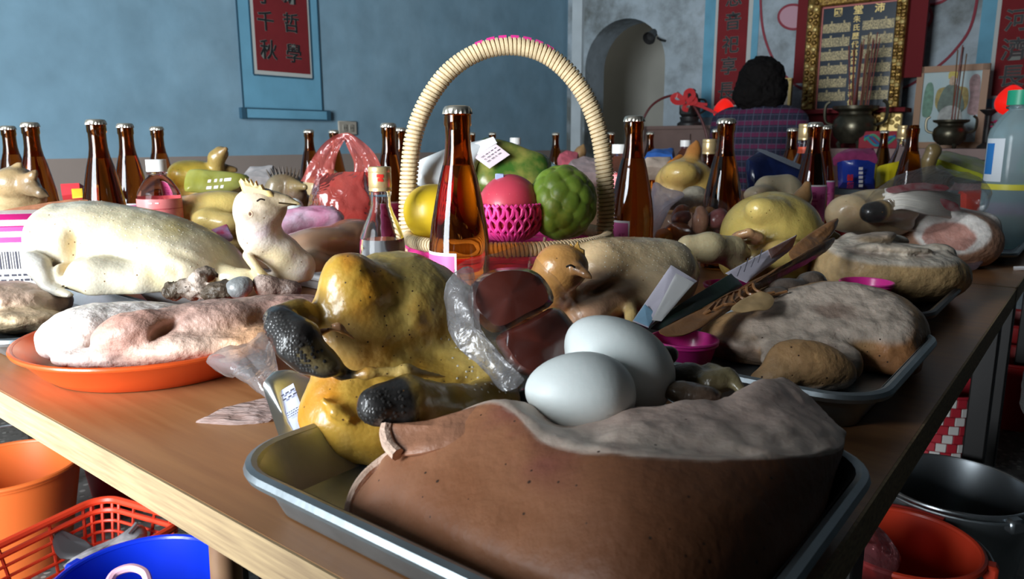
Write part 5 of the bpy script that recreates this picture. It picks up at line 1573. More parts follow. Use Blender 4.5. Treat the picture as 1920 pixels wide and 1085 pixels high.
tag(sq3, 'curled pale squid scrap on the left of the lean pork', 'dried squid')

# yellow chicken seen from the vent
c3 = [E(1445, 440, 1.17, 92, 80, 100, col=(.50, .38, .10)), E(1440, 490, 1.15, 90, 50, 80, col=(.47, .34, .09)), E(1440, 400, 1.12, 40, 28, 40, col=(.56, .42, .12)), E(1425, 392, 1.105, 26, 20, 24, col=(.58, .44, .13)),
      E(1402, 446, 1.075, 32, 16, 26, col=(.46, .22, .13)), E(1404, 466, 1.055, 20, 20, 40, op='-', k=.008, col=(.34, .13, .08)), *chain([(1385, 440, 1.06, 6), (1404, 434, 1.055, 6), (1426, 444, 1.06, 6)], col=(.50, .30, .14), k=.006), E(1450, 400, 1.05, 34, 5, 20, roll=30, op='-', k=.006),
      E(1470, 478, 1.075, 42, 30, 36, col=(.52, .38, .12)), *chain([(1530, 436, 1.17, 24), (1568, 446, 1.17, 10)], col=(.34, .24, .09), k=.008),
      *chain([(1490, 400, 1.20, 22), (1505, 370, 1.22, 16), (1513, 345, 1.225, 7)], col=(.22, .12, .05), k=.006)]
ck3 = blob('whole_chicken', c3, m_skin, h=.003, k=.014, floor=TZ + .0008, noise=[(.0014, 45, 3)], cs=.005)
tag(ck3, 'yellow whole chicken seen from the vent beside the leaning card', 'chicken')
lg = blob('leg', [*chain([(1290, 462, 1.02, 22), (1330, 465, 1.02, 28), (1375, 468, 1.04, 24), (1395, 475, 1.05, 14)], col=(.46, .38, .22)), *chain([(1360, 480, 1.03, 16), (1385, 500, 1.03, 14)], col=(.42, .33, .18))], m_skin, h=.0026, k=.008, noise=[(.001, 60, 3)], parent=ck3)
# bagged dried fruit
m_jj = mat('dried_fruit', attr=True, rough=.28, var=.35, vscale=60, bump=.6, bscale=80, coat=.4)
r_ = random.Random(3)
df = empty('bagged_dried_fruit', D(1300, 470, 1.28), 'bag of glossy brown purple dried fruit beside the yellow chicken', 'dried fruit')
for i in range(16):
    x, y = 1240 + r_.random() * 120, 405 + r_.random() * 50
    cc = [(.30, .10, .03), (.36, .15, .035), (.22, .07, .07), (.34, .17, .11)][i % 4]
    blob('dried_fruit_piece', [E(x, y, 1.27 + r_.random() * .05, 20 + r_.random() * 10, 13 + r_.random() * 6, 18, roll=r_.random() * 90, col=cc)], m_jj, h=.0035, k=.006, noise=[(.003, 80, i)], parent=df)
slab('plastic_bag', [(1228, 440, 1.25), (1235, 402, 1.26), (1285, 384, 1.29), (1345, 390, 1.30), (1372, 420, 1.27), (1365, 455, 1.24), (1300, 470, 1.22)], .06, m_film0, df, bulge=.012, rings=8, noise=[(.006, 50, 8), (.002, 150, 9)])
gl = blob('grey_giblet', [E(1302, 368, 1.50, 26, 20, 24, col=(.40, .36, .28)), E(1282, 380, 1.48, 22, 14, 20, col=(.34, .30, .25)), E(1260, 384, 1.47, 18, 10, 16, col=(.08, .06, .05))], m_off, h=.004, k=.008)
tag(gl, 'rounded grey giblet behind the bag of dried fruit', 'giblet')
sc1 = slab('plastic_bag', [(1224, 345, 1.45), (1250, 352, 1.44), (1282, 366, 1.43), (1258, 390, 1.40), (1230, 440, 1.36), (1222, 400, 1.4)], .006, film('lilac_bag', (.62, .56, .66), haze=.55, gloss=.3, bump=.4), noise=[(.005, 40, 3)])
tag(sc1, 'lilac grey plastic bag scrap between bottle and yellow chicken breast', 'plastic bag')
c4 = [E(1283, 340, 1.62, 54, 42, 60, col=(.60, .40, .11)), E(1275, 328, 1.56, 36, 26, 40, col=(.64, .44, .13)), E(1268, 348, 1.51, 12, 9, 14, op='-', k=.01, col=(.42, .17, .10)), E(1262, 372, 1.58, 36, 30, 40, col=(.62, .44, .22)), E(1310, 360, 1.60, 40, 40, 50, col=(.55, .36, .10)), *chain([(1296, 305, 1.62, 18), (1302, 282, 1.63, 13), (1306, 268, 1.63, 6)], col=(.40, .16, .04), k=.008)]
ck4 = blob('whole_chicken', c4, m_skin, h=.004, k=.014, floor=TZ + .0008, noise=[(.0014, 40, 3)], cs=.006)
tag(ck4, 'golden whole chicken breast up behind the lilac plastic scrap', 'chicken')
oc = blob('orange_packet', chain([(1238, 335, 1.9, 9), (1262, 312, 1.95, 12), (1275, 298, 2.0, 9)], col=(.72, .24, .02)), mat('carrot', attr=True, rough=.5), h=.004, k=.006)
tag(oc, 'bright orange rolled packet left of the golden chicken breast', 'packet')

# chicken with dark hock and the noodle bag
c5 = [E(1640, 395, 1.42, 75, 40, 70, col=(.56, .42, .22)), E(1592, 400, 1.38, 42, 36, 46, col=(.62, .47, .28)), E(1588, 398, 1.33, 20, 10, 14, op='-', k=.012, col=(.46, .26, .14)), E(1650, 420, 1.38, 60, 26, 50, col=(.40, .29, .17)), *chain([(1632, 398, 1.315, 20), (1650, 396, 1.315, 21), (1700, 392, 1.36, 24)], col=(.36, .25, .12), k=.004)]
def c5c(V, c):
    return mixc(c, DRK, 1 - sstep(dist(CW(D(1628, 400, 1.30), D(1640, 398, 1.305), .016, .016), V), .002, .008))
ck5 = blob('whole_chicken', c5, m_skin, h=.0036, k=.014, floor=TZ + .0008, noise=[(.0014, 40, 3)], cs=.006, recol=c5c)
tag(ck5, 'pale tan chicken with one dark hock under the noodle bag', 'chicken')
m_nood = mat('noodle_white', (.74, .70, .63), rough=.5)
nb = empty('bagged_noodles', D(1720, 400, 1.5), 'bag of white noodles with red print on top of the chickens', 'noodles')
r_ = random.Random(5)
for i in range(15):
    t = i / 14
    y0 = 360 + 38 * t
    pts = [D(1655 + 6 * r_.random(), y0 - 4 + 6 * t, 1.36 - .04 * t), D(1690, y0 - 10 + 3 * r_.random(), 1.35 - .05 * t), D(1740, y0 - 8 + 10 * t, 1.36 - .05 * t), D(1785, y0 + 4 + 6 * t, 1.40 - .05 * t), D(1798, y0 + 18 * t + 6, 1.43)]
    MB().tube(smoothpath(pts, 5), .0030, 7).obj('noodle_strand', m_nood, nb, world=True)
slab('plastic_bag', [(1630, 385, 1.33), (1640, 358, 1.36), (1690, 338, 1.40), (1750, 336, 1.42), (1815, 352, 1.45), (1850, 380, 1.44), (1830, 410, 1.38), (1760, 418, 1.31), (1690, 405, 1.30)], .07, film('noodle_film', (.95, .95, .97), gloss=.2, haze=.04, bump=.6, bscale=34, fres=.45), nb, bulge=.01, rings=9, noise=[(.007, 45, 2), (.003, 130, 6)])
m_prt = mat('red_print', (.34, .02, .035), rough=.35, var=.8, vscale=40, color2=(.45, .30, .30))
for pts in ([(1665, 352, 1.335), (1720, 342, 1.35), (1775, 348, 1.365), (1770, 358, 1.35), (1715, 356, 1.335), (1672, 362, 1.325)], [(1762, 372, 1.325), (1790, 380, 1.33), (1800, 395, 1.325), (1775, 392, 1.315)]):
    slab('printed_patch', pts, .001, m_prt, nb, noise=[(.003, 50, 3)])
# packets further back on the right
m_nav = mat('packet_navy', (.012, .03, .22), rough=.2, bump=.4, bscale=22)
b1 = slab('noodle_packet', [(1572, 352, 1.95), (1570, 306, 1.98), (1600, 302, 1.96), (1628, 303, 1.95), (1644, 312, 1.95), (1640, 356, 1.92)], .05, m_nav, smooth_n=1, bulge=.004, noise=[(.004, 30, 3)])
tag(b1, 'navy blue noodle packet left of the yellow packet', 'packet')
for k_, s_ in enumerate(('', '醬', '麵')):
    if s_: letter('printed_text', s_, .017, m_redp if k_ else m_lwhite, b1, D(1594, 320 + 14 * k_, 1.900), np.array((1, 0, 0)), Zax, .02, .0004)
for i in range(5):
    MB().box(D(1614, 316 + i * 8, 1.904), (.010, .001, .007)).obj('white_print', m_lwhite, b1, world=True, smooth=False)
b2 = slab('noodle_packet', [(1645, 350, 2.0), (1648, 312, 2.02), (1690, 302, 2.05), (1716, 294, 2.07), (1712, 330, 2.05), (1720, 352, 2.02)], .05, mat('packet_yellow', (.72, .60, .02), rough=.25, bump=.4, bscale=22), smooth_n=1, bulge=.008, noise=[(.005, 30, 6)])
tag(b2, 'bright yellow crumpled packet beside the uncapped bottle', 'packet')
b3 = slab('crisp_packet', [(1398, 438, 1.88), (1400, 300, 1.92), (1425, 282, 1.95), (1470, 296, 1.95), (1510, 318, 1.93), (1505, 436, 1.89), (1450, 438, 1.88)], .04, mat('packet_midnight', (.01, .022, .10), rough=.15, var=.5, vscale=12, color2=(.005, .005, .01), bump=.5, bscale=20), smooth_n=1, bulge=.004, noise=[(.006, 30, 3)])
tag(b3, 'shiny dark blue crisp packet below the plaid shirt', 'packet')
slab('silver_fold', [(1424, 284, 1.895), (1436, 282, 1.90), (1512, 314, 1.885), (1500, 318, 1.88)], .002, mat('foil', (.45, .50, .60), rough=.25, metal=.8), b3)
b4 = slab('vegetable_packet', [(1738, 292, 2.35), (1760, 286, 2.4), (1830, 300, 2.4), (1880, 320, 2.38), (1878, 340, 2.32), (1800, 342, 2.3), (1765, 330, 2.3)], .03, mat('packet_lime', (.30, .36, .12), rough=.25, var=.6, vscale=22, color2=(.35, .33, .28), bump=.5, bscale=20), bulge=.004, noise=[(.006, 25, 3)], smooth_n=1)
tag(b4, 'clear packet of green vegetables with a lime edge near the portrait', 'packet')
slab('lime_edge', [(1738, 294, 2.30), (1765, 300, 2.29), (1850, 330, 2.27), (1845, 340, 2.27), (1775, 325, 2.27)], .003, mat('lime_yellow', (.62, .68, .06), rough=.35), b4, noise=[(.003, 30, 4)])
b5 = slab('dried_food_bag', [(1850, 375, 1.75), (1855, 345, 1.80), (1880, 335, 1.82), (1918, 340, 1.82), (1945, 360, 1.80), (1940, 378, 1.76)], .05, mat('brown_snack', (.26, .12, .05), rough=.35, var=.6, vscale=35, color2=(.06, .03, .03), bump=.7, bscale=40), bulge=.004, noise=[(.006, 35, 3)], smooth_n=1)
tag(b5, 'brown dried snack bag in front of the large water bottle', 'snack bag')
b6 = slab('red_packet', [(1798, 455, 1.72), (1800, 358, 1.74), (1836, 356, 1.75), (1838, 453, 1.72)], .03, mat('packet_red', (.50, .04, .02), rough=.35), smooth_n=1, bulge=.004)
tag(b6, 'small red packet at the right end of the noodle bag', 'packet')
b7 = blob('poultry_neck', [*chain([(1738, 330, 2.2, 12), (1742, 300, 2.2, 12), (1750, 282, 2.2, 14)], col=(.24, .17, .07)), *chain([(1752, 284, 2.2, 10), (1744, 276, 2.19, 4)], col=(.2, .14, .05)), E(1755, 340, 2.2, 30, 22, 30, col=(.30, .22, .10))], m_skin, h=.005, k=.01, floor=TZ + .001)
tag(b7, 'upright brown poultry neck right of the uncapped bottle', 'chicken')
b8 = blob('poultry_piece', [*chain([(1470, 360, 1.55, 34), (1440, 355, 1.55, 26)], col=(.50, .42, .28)), E(1425, 365, 1.52, 30, 18, 30, col=(.62, .52, .36))], m_skin, h=.004, k=.01)
tag(b8, 'pale poultry piece wrapped in film below the dark blue packet', 'chicken')
b9 = slab('wrapped_piece', [(1555, 452, 1.75), (1565, 376, 1.77), (1640, 366, 1.80), (1640, 450, 1.75)], .012, mat('lid_red', (.40, .03, .03), rough=.4), noise=[(.002, 40, 2)])
tag(b9, 'dark red wrapped piece below the navy blue packet', 'packet')
# ================================================================== middle and left distance on the tables
c6 = [E(410, 392, 1.28, 72, 34, 60, roll=4, col=(.62, .46, .14)), E(365, 400, 1.26, 26, 32, 50, col=(.60, .46, .20)), E(425, 420, 1.22, 32, 22, 30, col=(.60, .44, .16)), E(390, 412, 1.22, 30, 22, 30, col=(.64, .48, .16)), *chain([(345, 375, 1.26, 9), (350, 405, 1.25, 10), (362, 420, 1.25, 10)], col=(.60, .46, .24), k=.006), E(440, 440, 1.28, 60, 40, 50, col=(.5, .36, .15))]
ck6 = blob('whole_chicken', c6, m_skin, h=.0034, k=.012, floor=TZ + .0008, noise=[(.0012, 45, 3)], cs=.006)
tag(ck6, 'bright yellow chicken just left of the raised chicken head', 'chicken')
c7 = [E(372, 335, 1.78, 50, 34, 60, col=(.52, .38, .05)), E(345, 330, 1.75, 26, 26, 40, col=(.56, .42, .06)), E(415, 345, 1.80, 40, 24, 50, col=(.46, .34, .06)), E(390, 372, 1.78, 60, 30, 60, col=(.42, .3, .06)), *chain([(420, 335, 1.78, 16), (404, 318, 1.76, 16), (406, 296, 1.75, 15), (414, 288, 1.75, 14)], col=(.34, .24, .07), k=.006), *chain([(416, 286, 1.74, 10), (424, 278, 1.735, 4)], col=(.22, .13, .05), k=.004), *chain([(440, 318, 1.78, 6), (415, 312, 1.77, 8)], col=(.2, .12, .05), k=.004)]
ck7 = blob('whole_chicken', c7, m_skin, h=.004, k=.012, floor=TZ + .0008, noise=[(.0012, 40, 3)], cs=.005)
tag(ck7, 'mustard yellow chicken with its head up against the dado', 'chicken')
pk7 = slab('snack_packet', [(352, 322, 1.56), (378, 318, 1.57), (462, 328, 1.60), (456, 345, 1.58), (432, 358, 1.56), (360, 360, 1.54), (346, 352, 1.54)], .012, mat('packet_olive', (.30, .30, .03), rough=.2, var=.5, vscale=24, color2=(.40, .42, .14), bump=.5, bscale=25), bulge=.005, noise=[(.004, 35, 3)])
tag(pk7, 'shiny olive green snack packet on the mustard chicken', 'packet')
fine_print(pk7, D(408, 338, 1.515), np.array((1, 0, .08)), np.array((.3, 0, 1)), .040, 2, .014, m_lwhite, 8, .45)
c8 = [E(535, 346, 1.62, 33, 24, 28, col=(.13, .09, .05)), *chain([(552, 348, 1.59, 13), (572, 350, 1.57, 5)], col=(.22, .16, .07), k=.005), E(556, 364, 1.60, 20, 18, 20, col=(.15, .10, .07)), E(540, 376, 1.64, 44, 26, 40, col=(.16, .12, .07)), *chain([(516, 348, 1.60, 18), (512, 372, 1.60, 22)], col=(.26, .21, .13), k=.006)]
ck8 = blob('rooster_head', c8, m_skin, h=.0036, k=.008, floor=TZ + .05, noise=[(.003, 70, 3)])
tag(ck8, 'dark mottled rooster head left of the red plastic bag', 'chicken')
for i in range(9):
    a = D(508 + i * 6, 334 - 6 * math.sin(i / 8 * 3.1), 1.60)
    MB().tube([a, a + np.array((-.006 + .0014 * i, 0, .012)), a + np.array((-.009 + .002 * i, 0, .019))], [.003, .002, .0006], 5).obj('feather_tuft', mat('dark_quill', (.07, .05, .035), rough=.6), ck8, world=True)
# support block of meat under that head
c9 = blob('cooked_meat', [E(530, 400, 1.66, 60, 40, 60, col=(.35, .24, .16)), E(480, 410, 1.66, 50, 36, 50, col=(.4, .28, .18))], m_meat, h=.005, k=.012, floor=TZ + .0008, noise=[(.003, 40, 2)])
tag(c9, 'brown meat piece under the dark rooster head', 'meat')
c10 = [E(30, 345, 1.36, 40, 32, 40, col=(.34, .24, .12)), *chain([(56, 350, 1.34, 18), (76, 362, 1.32, 9), (90, 368, 1.32, 3)], col=(.16, .11, .06), k=.006), *chain([(50, 338, 1.34, 14), (62, 328, 1.33, 7), (68, 318, 1.33, 2)], col=(.30, .2, .1), k=.005), *chain([(26, 325, 1.36, 12), (34, 312, 1.36, 6), (40, 307, 1.36, 3)], col=(.40, .28, .14), k=.006), E(35, 372, 1.38, 48, 20, 40, col=(.62, .50, .28)), E(-20, 380, 1.40, 60, 30, 50, col=(.55, .45, .26)), E(10, 410, 1.42, 70, 40, 60, col=(.5, .4, .22))]
ck10 = blob('whole_chicken', c10, m_skin, h=.0032, k=.012, floor=TZ + .0008, noise=[(.0016, 50, 3)], cs=.006, recol=lambda V, c: mixc(c, np.array(c) * .5, sstep(fbm(V, 45, 3), .1, .6) * .7))
tag(ck10, 'mottled brown chicken with its head at the left frame edge', 'chicken')
sq4 = slab('dried_squid', [(-40, 415, 1.17), (0, 398, 1.18), (80, 384, 1.20), (150, 374, 1.22), (162, 380, 1.22), (90, 398, 1.18), (0, 412, 1.15), (-40, 425, 1.14)], .008, mat('squid_rust', (.40, .17, .09), rough=.45, var=.4, vscale=40, bump=.4, bscale=60), noise=[(.002, 50, 3)])
tag(sq4, 'long rust brown dried squid lying on the pink striped pack', 'dried squid')
pk8 = slab('snack_box', [(116, 352, 1.75), (158, 350, 1.76), (160, 372, 1.74), (120, 378, 1.73)], .04, mat('box_red', (.55, .04, .05), rough=.35), smooth_n=1)
tag(pk8, 'small red snack box with a yellow window behind the tall bottles', 'box')
slab('yellow_window', [(134, 354, 1.715), (154, 353, 1.718), (156, 370, 1.70), (136, 372, 1.70)], .002, mat('window_yellow', (.60, .40, .03), rough=.4), pk8, smooth_n=1)
pk9 = slab('sweet_packet', [(396, 436, 1.14), (428, 424, 1.16), (437, 445, 1.13), (408, 456, 1.12)], .012, mat('packet_multi', (.50, .05, .12), rough=.3, var=.9, vscale=45, color2=(.45, .40, .65)), smooth_n=1, bulge=.003)
tag(pk9, 'small red and lilac sweet packet below the yellow chicken', 'packet')

# brown fish in film, pink wrapped snack, egg
m_fish = mat('smooth_fish', attr=True, rough=.22, var=.2, vscale=20, coat=.4, bump=.1, bscale=50)
bt = tray('serving_tray', 'white rimmed serving tray under the smooth brown meat', .705, 1.00, .835, 1.10, .026, m_plat, r=.03, flare=.012)
fs = blob('smooth_brown_meat', [E(600, 460, 1.18, 85, 34, 90, roll=10, col=(.42, .24, .15)), E(665, 450, 1.22, 50, 40, 80, col=(.32, .17, .10)), E(545, 470, 1.14, 40, 24, 60, roll=-10, col=(.55, .38, .26)), E(640, 495, 1.13, 80, 16, 60, col=(.20, .10, .07)), E(585, 490, 1.10, 26, 20, 30, col=(.62, .50, .38)), E(655, 460, 1.10, 5, 40, 40, roll=-12, op='-', k=.014)], m_fish, h=.0034, k=.012, floor=TZ + FL, noise=[(.001, 40, 2)], cs=.006)
tag(fs, 'smooth glossy brown meat behind the clear liquor bottle', 'meat')
m_pinkfoil = mat('pink_foil', (.72, .60, .72), rough=.15, var=.7, vscale=18, color2=(.70, .10, .28), bump=.8, bscale=35)
pf = slab('snack_packet', [(503, 436, 1.24), (512, 414, 1.27), (560, 402, 1.30), (620, 396, 1.33), (640, 400, 1.33), (640, 418, 1.30), (580, 430, 1.27), (520, 446, 1.23)], .03, m_pinkfoil, bulge=.008, noise=[(.005, 45, 3), (.002, 120, 5)])
tag(pf, 'pink and white foil snack packet resting on the brown meat', 'packet')
eg = D(552, 394, 1.36)
o = MB().lathe([(max(math.sin(t) * .017 * (1 - .1 * math.cos(t)), 1e-4), -math.cos(t) * .022) for t in np.linspace(0, math.pi, 18)], 24).obj('white_egg', m_egg, loc=eg)
tag(o, 'small white egg tucked behind the pink foil packet', 'egg')

# red carrier bag with a looped handle
m_rb = film('red_bag_film', (.90, .20, .17), tint=.8, haze=.5, gloss=.35, bump=.8, bscale=26)
rb = empty('carrier_bag', D(640, 440, 1.45), 'translucent red carrier bag with tied handles left of the basket', 'plastic bag')
bagc = D(642, 372, 1.45)
Gd = []
rows_ = [(.055, .045, .002), (.066, .060, .02), (.070, .062, .06), (.068, .055, .10), (.060, .04, .14), (.050, .016, .172)]
for k_, (a, b, z) in enumerate(rows_):
    Gd.append([(bagc[0] + a * math.cos(t), bagc[1] + b * math.sin(t), TZ + .0015 + z) for t in np.linspace(0, 2 * math.pi, 13)[:-1]])
Sg = smoothgrid(Gd, 6, 6, closed_v=True); a_, b_ = Sg.shape[:2]
V = Sg.reshape(-1, 3); cen = V.mean(0)
nn = (V - cen); nn[:, 2] *= .2; nn /= np.linalg.norm(nn, axis=1, keepdims=True)
V = V + nn * (.010 * fbm(V * np.array((1, 1, .5)), 28, 4) + .005 * fbm(V, 80, 6))[:, None]
V[:, 2] = np.maximum(V[:, 2], TZ + .001)
world_obj('bag_body', V, gridfaces(a_, b_, wrap_v=True), m_rb, rb)
hl = [(596, 345, 1.44), (600, 320, 1.44), (616, 285, 1.45), (636, 262, 1.455), (650, 257, 1.455), (664, 272, 1.455), (684, 300, 1.46), (694, 335, 1.46)]
hw = smoothpath([D(*q) for q in hl], 6)
wv = []; nh = len(hw)
for i, p in enumerate(hw):
    t = i / (nh - 1); w_ = .007 + .030 * abs(t - .52) ** 1.2 * 2
    tg = hw[min(i + 1, nh - 1)] - hw[max(i - 1, 0)]; tg /= np.linalg.norm(tg)
    sd = np.cross(tg, (0, 1, 0)); sd /= np.linalg.norm(sd)
    for q in range(7):
        s_ = (q / 6 - .5) * 2
        wv.append(p + sd * w_ * s_ + np.array((0, .006 * math.sin(q * 2.2 + i * .25), 0)))
world_obj('handle_loop', wv, gridfaces(nh, 7), m_rb, rb)
ct = blob('bag_contents', [EW(bagc + np.array((-.02, 0, -.045)), (.045, .035, .03), col=(.72, .40, .30)), EW(bagc + np.array((.03, .0, -.05)), (.04, .035, .028), col=(.62, .30, .24))], mat('bag_goods', attr=True, rough=.5), h=.005, k=.01, floor=TZ + .004, parent=rb)

# clutter beyond the basket and on the far tables
far = [('foil_packet', [(1045, 300, 2.75), (1060, 290, 2.78), (1085, 296, 2.78), (1082, 318, 2.7), (1050, 318, 2.7)], (.55, .12, .16), 'small crimson foil packet in the basket arch', 'packet'),
       ('wrapped_bundle', [(1062, 315, 2.5), (1090, 302, 2.55), (1130, 310, 2.55), (1150, 335, 2.45), (1080, 342, 2.4)], (.42, .32, .32), 'dull pink wrapped bundle at the right foot of the basket arch', 'bundle'),
       ('blue_packet', [(1208, 302, 2.35), (1222, 292, 2.4), (1265, 292, 2.4), (1262, 304, 2.34)], (.03, .12, .42), 'flat bright blue packet left of the golden chicken', 'packet'),
       ('tan_box', [(1200, 325, 2.1), (1205, 305, 2.12), (1258, 304, 2.14), (1252, 328, 2.1)], (.42, .34, .28), 'beige carton below the flat blue packet', 'box'),
       ('film_bundle', [(1460, 340, 2.5), (1470, 310, 2.6), (1495, 306, 2.6), (1500, 335, 2.5)], (.45, .44, .50), 'grey film bundle behind the liquor bottle with orange band', 'bundle'),
       ('purple_packet', [(1560, 300, 2.9), (1575, 290, 2.95), (1640, 288, 2.95), (1645, 302, 2.9)], (.32, .05, .16), 'crimson flat packet behind the navy blue packet', 'packet'),
       ('dark_wrap', [(640, 345, 2.3), (660, 330, 2.35), (740, 330, 2.35), (745, 352, 2.3)], (.16, .11, .10), 'dark wrapped bundle behind the red carrier bag', 'bundle'),
       ('grey_wrap', [(450, 345, 2.1), (470, 325, 2.15), (520, 322, 2.15), (515, 350, 2.1)], (.40, .38, .38), 'grey film bundle behind the raised chicken head', 'bundle')]
for i, (nm, pts, cc, lb, ct_) in enumerate(far):
    pts = [(a, b, Y) for a, b, Y in pts]
    ymax = max(p[1] for p in pts)
    # stand it on the table: extend the outline down to the table level
    lo_ = [p for p in pts if p[1] > ymax - 6]
    base_z = min(D(*p)[2] for p in pts)
    o = slab(nm, pts, .05, mat('far_' + nm, cc, rough=.3, var=.35, vscale=25, bump=.6, bscale=30), smooth_n=1, bulge=.004, noise=[(.006, 30, i), (.003, 70, i)])
    tag(o, lb, ct_)
bh = blob('whole_chicken', [*chain([(1075, 325, 2.9, 14), (1082, 300, 2.9, 12), (1088, 285, 2.9, 11)], col=(.30, .18, .08)), *chain([(1090, 284, 2.9, 8), (1094, 272, 2.9, 3)], col=(.36, .22, .09)), E(1095, 330, 2.9, 40, 24, 30, col=(.36, .24, .12))], m_skin, h=.006, k=.012, floor=TZ + .001)
tag(bh, 'far brown chicken with upright head in the basket arch', 'chicken')
bh2 = blob('poultry_piece', [*chain([(640, 345, 1.95, 12), (620, 330, 1.95, 14)], col=(.5, .38, .2)), E(600, 352, 1.95, 34, 22, 30, col=(.55, .42, .22)), E(600, 390, 1.95, 50, 40, 40, col=(.5, .38, .2))], m_skin, h=.005, k=.012, floor=TZ + .001)
tag(bh2, 'tan poultry piece just behind the red carrier bag', 'chicken')
# ================================================================== altar end of the hall
m_altar = mat('altar_wood', (.30, .19, .17), rough=.5, var=.15, vscale=8)
UA = 4.2
za = float(onu(1800, 279, UA)[2])
va0, va1 = float(onu(1395, 285, UA) @ VV), float(onu(2010, 285, UA) @ VV)
at_ = empty('altar_table', UV(UA, (va0 + va1) / 2, 0), 'long dull pink altar table against the weathered wall', 'altar table')
room_box(MB(), UA, WB - .02, va1, va0, za - .05, za).obj('tabletop', m_altar, at_, world=True, smooth=False)
room_box(MB(), UA + .04, UA + .06, va1 + .03, va0 - .03, za - .20, za - .05).obj('apron', mat('altar_apron', (.26, .12, .12), rough=.55), at_, world=True, smooth=False)
for v_ in (va0 - .06, va1 + .06):
    for u_ in (UA + .07, WB - .09): room_box(MB(), u_ - .03, u_ + .03, v_ - .03, v_ + .03, 0, za - .05).obj('leg', m_altar, at_, world=True, smooth=False)
zs_ = float(onu(1250, 236, 4.3)[2])
s0, s1_ = float(onu(1206, 260, 4.3) @ VV), va0 + .03
sb = empty('side_cabinet', UV(4.3, (s0 + s1_) / 2, 0), 'dark brown side cabinet below the arch', 'cabinet')
m_cab = mat('cabinet_wood', (.16, .10, .085), rough=.5, var=.15, vscale=10)
room_box(MB(), 4.3, WB - .04, s1_, s0, 0, zs_ - .02).obj('body', m_cab, sb, world=True, smooth=False)
room_box(MB(), 4.28, WB - .03, s1_ - .01, s0 + .02, zs_ - .02, zs_).obj('top_board', m_cab, sb, world=True, smooth=False)
for k_ in (0, 1):
    w_ = (s0 - s1_) / 2
    d_ = room_box(MB(), 4.285, 4.3, s1_ + w_ * k_ + .01, s1_ + w_ * (k_ + 1) - .01, .05, zs_ - .05).obj('door', m_cab, sb, world=True, smooth=False)
    MB().box(UV(4.28, s1_ + w_ + (.04 if k_ else -.04), zs_ * .6), (.012, .012, .05), np.stack((UU, VV, Zax), 1)).obj('handle', m_blk, d_, world=True)

# ancestral tablet in its gold frame
UT = 4.56
m_goldc = mat('carved_gold', (.36, .22, .045), rough=.38, metal=.55, var=.6, vscale=60, bump=1.0, bscale=45, color2=(.10, .045, .015))
m_goldb = mat('bright_gold', (.72, .54, .20), rough=.35, metal=.35)
m_navyt = mat('tablet_navy', (.010, .022, .040), rough=.3)
m_dred = mat('lacquer_red', (.15, .008, .012), rough=.85)
m_pline = mat('pink_line', (.55, .16, .14), rough=.45)
def tb_(px, py): 
    q = onu(px, py, UT); return float(q @ VV), float(q[2])
zb0 = tb_(1600, 205)[1]; zt0 = tb_(1612, 7)[1] + .07
L0, R0 = tb_(1509, 150)[0], tb_(1692, 150)[0]
LI, RI = tb_(1537, 100)[0], tb_(1676, 100)[0]
tab = empty('ancestral_tablet', UV(UT, (L0 + R0) / 2, zb0), 'gold framed dark ancestral tablet with gilt characters on the altar', 'tablet')
def tp(name, v0, v1, z0, z1, u0, u1, m, par=None, bev=0.0):
    a, b = min(v0, v1), max(v0, v1)
    return MB().box(UV((u0 + u1) / 2, (a + b) / 2, (z0 + z1) / 2), (u1 - u0, b - a, z1 - z0), np.stack((UU, VV, Zax), 1), bev=bev).obj(name, m, par or tab, world=True, smooth=bev > 0)
tp('panel', LI, RI, zb0, zt0 - .07, UT, UT + .02, m_navyt)
for nm, a, b in (('frame_post', L0, LI), ('frame_post', RI, R0)):
    f_ = tp(nm, a, b, zb0, zt0, UT - .045, UT + .03, m_goldc, bev=.008)
    for i in range(16):
        for j in range(2):
            c_ = UV(UT - .047, a + (b - a) * (.3 + .4 * j), zb0 + .03 + (zt0 - zb0 - .06) * (i + .5 * j) / 16)
            MB().lathe([(0, .012), (.009, .009), (.015, 0), (.015, -.006), (0, -.007)], 8, c_, R=np.stack((VV, Zax, -UU), 1) if False else np.array(Matrix(Vector(-UU).to_track_quat('Z', 'Y').to_matrix()))).obj('carved_boss', m_goldb if (i + j) % 3 == 0 else m_goldc, f_, world=True)
tp('frame_head', L0, R0, zt0 - .07, zt0, UT - .045, UT + .03, m_goldc, bev=.008)
for (a, b, c_, d_) in ((LI, LI + (RI - LI) * .015, zb0, zt0 - .07), (RI - (RI - LI) * .015, RI, zb0, zt0 - .07), (LI, RI, zb0, zb0 + .008), (LI, RI, zt0 - .078, zt0 - .07)):
    tp('inner_moulding', a, b, c_, d_, UT - .006, UT, m_pline)
tp('sill_board', L0 + .03, R0 - .05, zb0 - .022, zb0, UT - .12, UT + .05, m_dred)
tp('plinth', L0 - .02, R0 + .02, za, zb0 - .022, UT - .02, UT + .05, m_dred)
for (a, b) in ((L0 + .075, L0), (R0, R0 - .085)):
    tp('side_drape', a, b, zb0 + .16, zt0 + .1, UT + .02, UT + .06, m_dred)
rows = [(172, .0), (228, .0), (283, .0), (345, .0)]
m_rowg = mat('gilt_row', (.52, .42, .22), rough=.45, metal=.2, var=.9, vscale=150, color2=(.10, .09, .06))
ti = empty
Hh = zt0 - .07 - zb0
WI = LI - RI
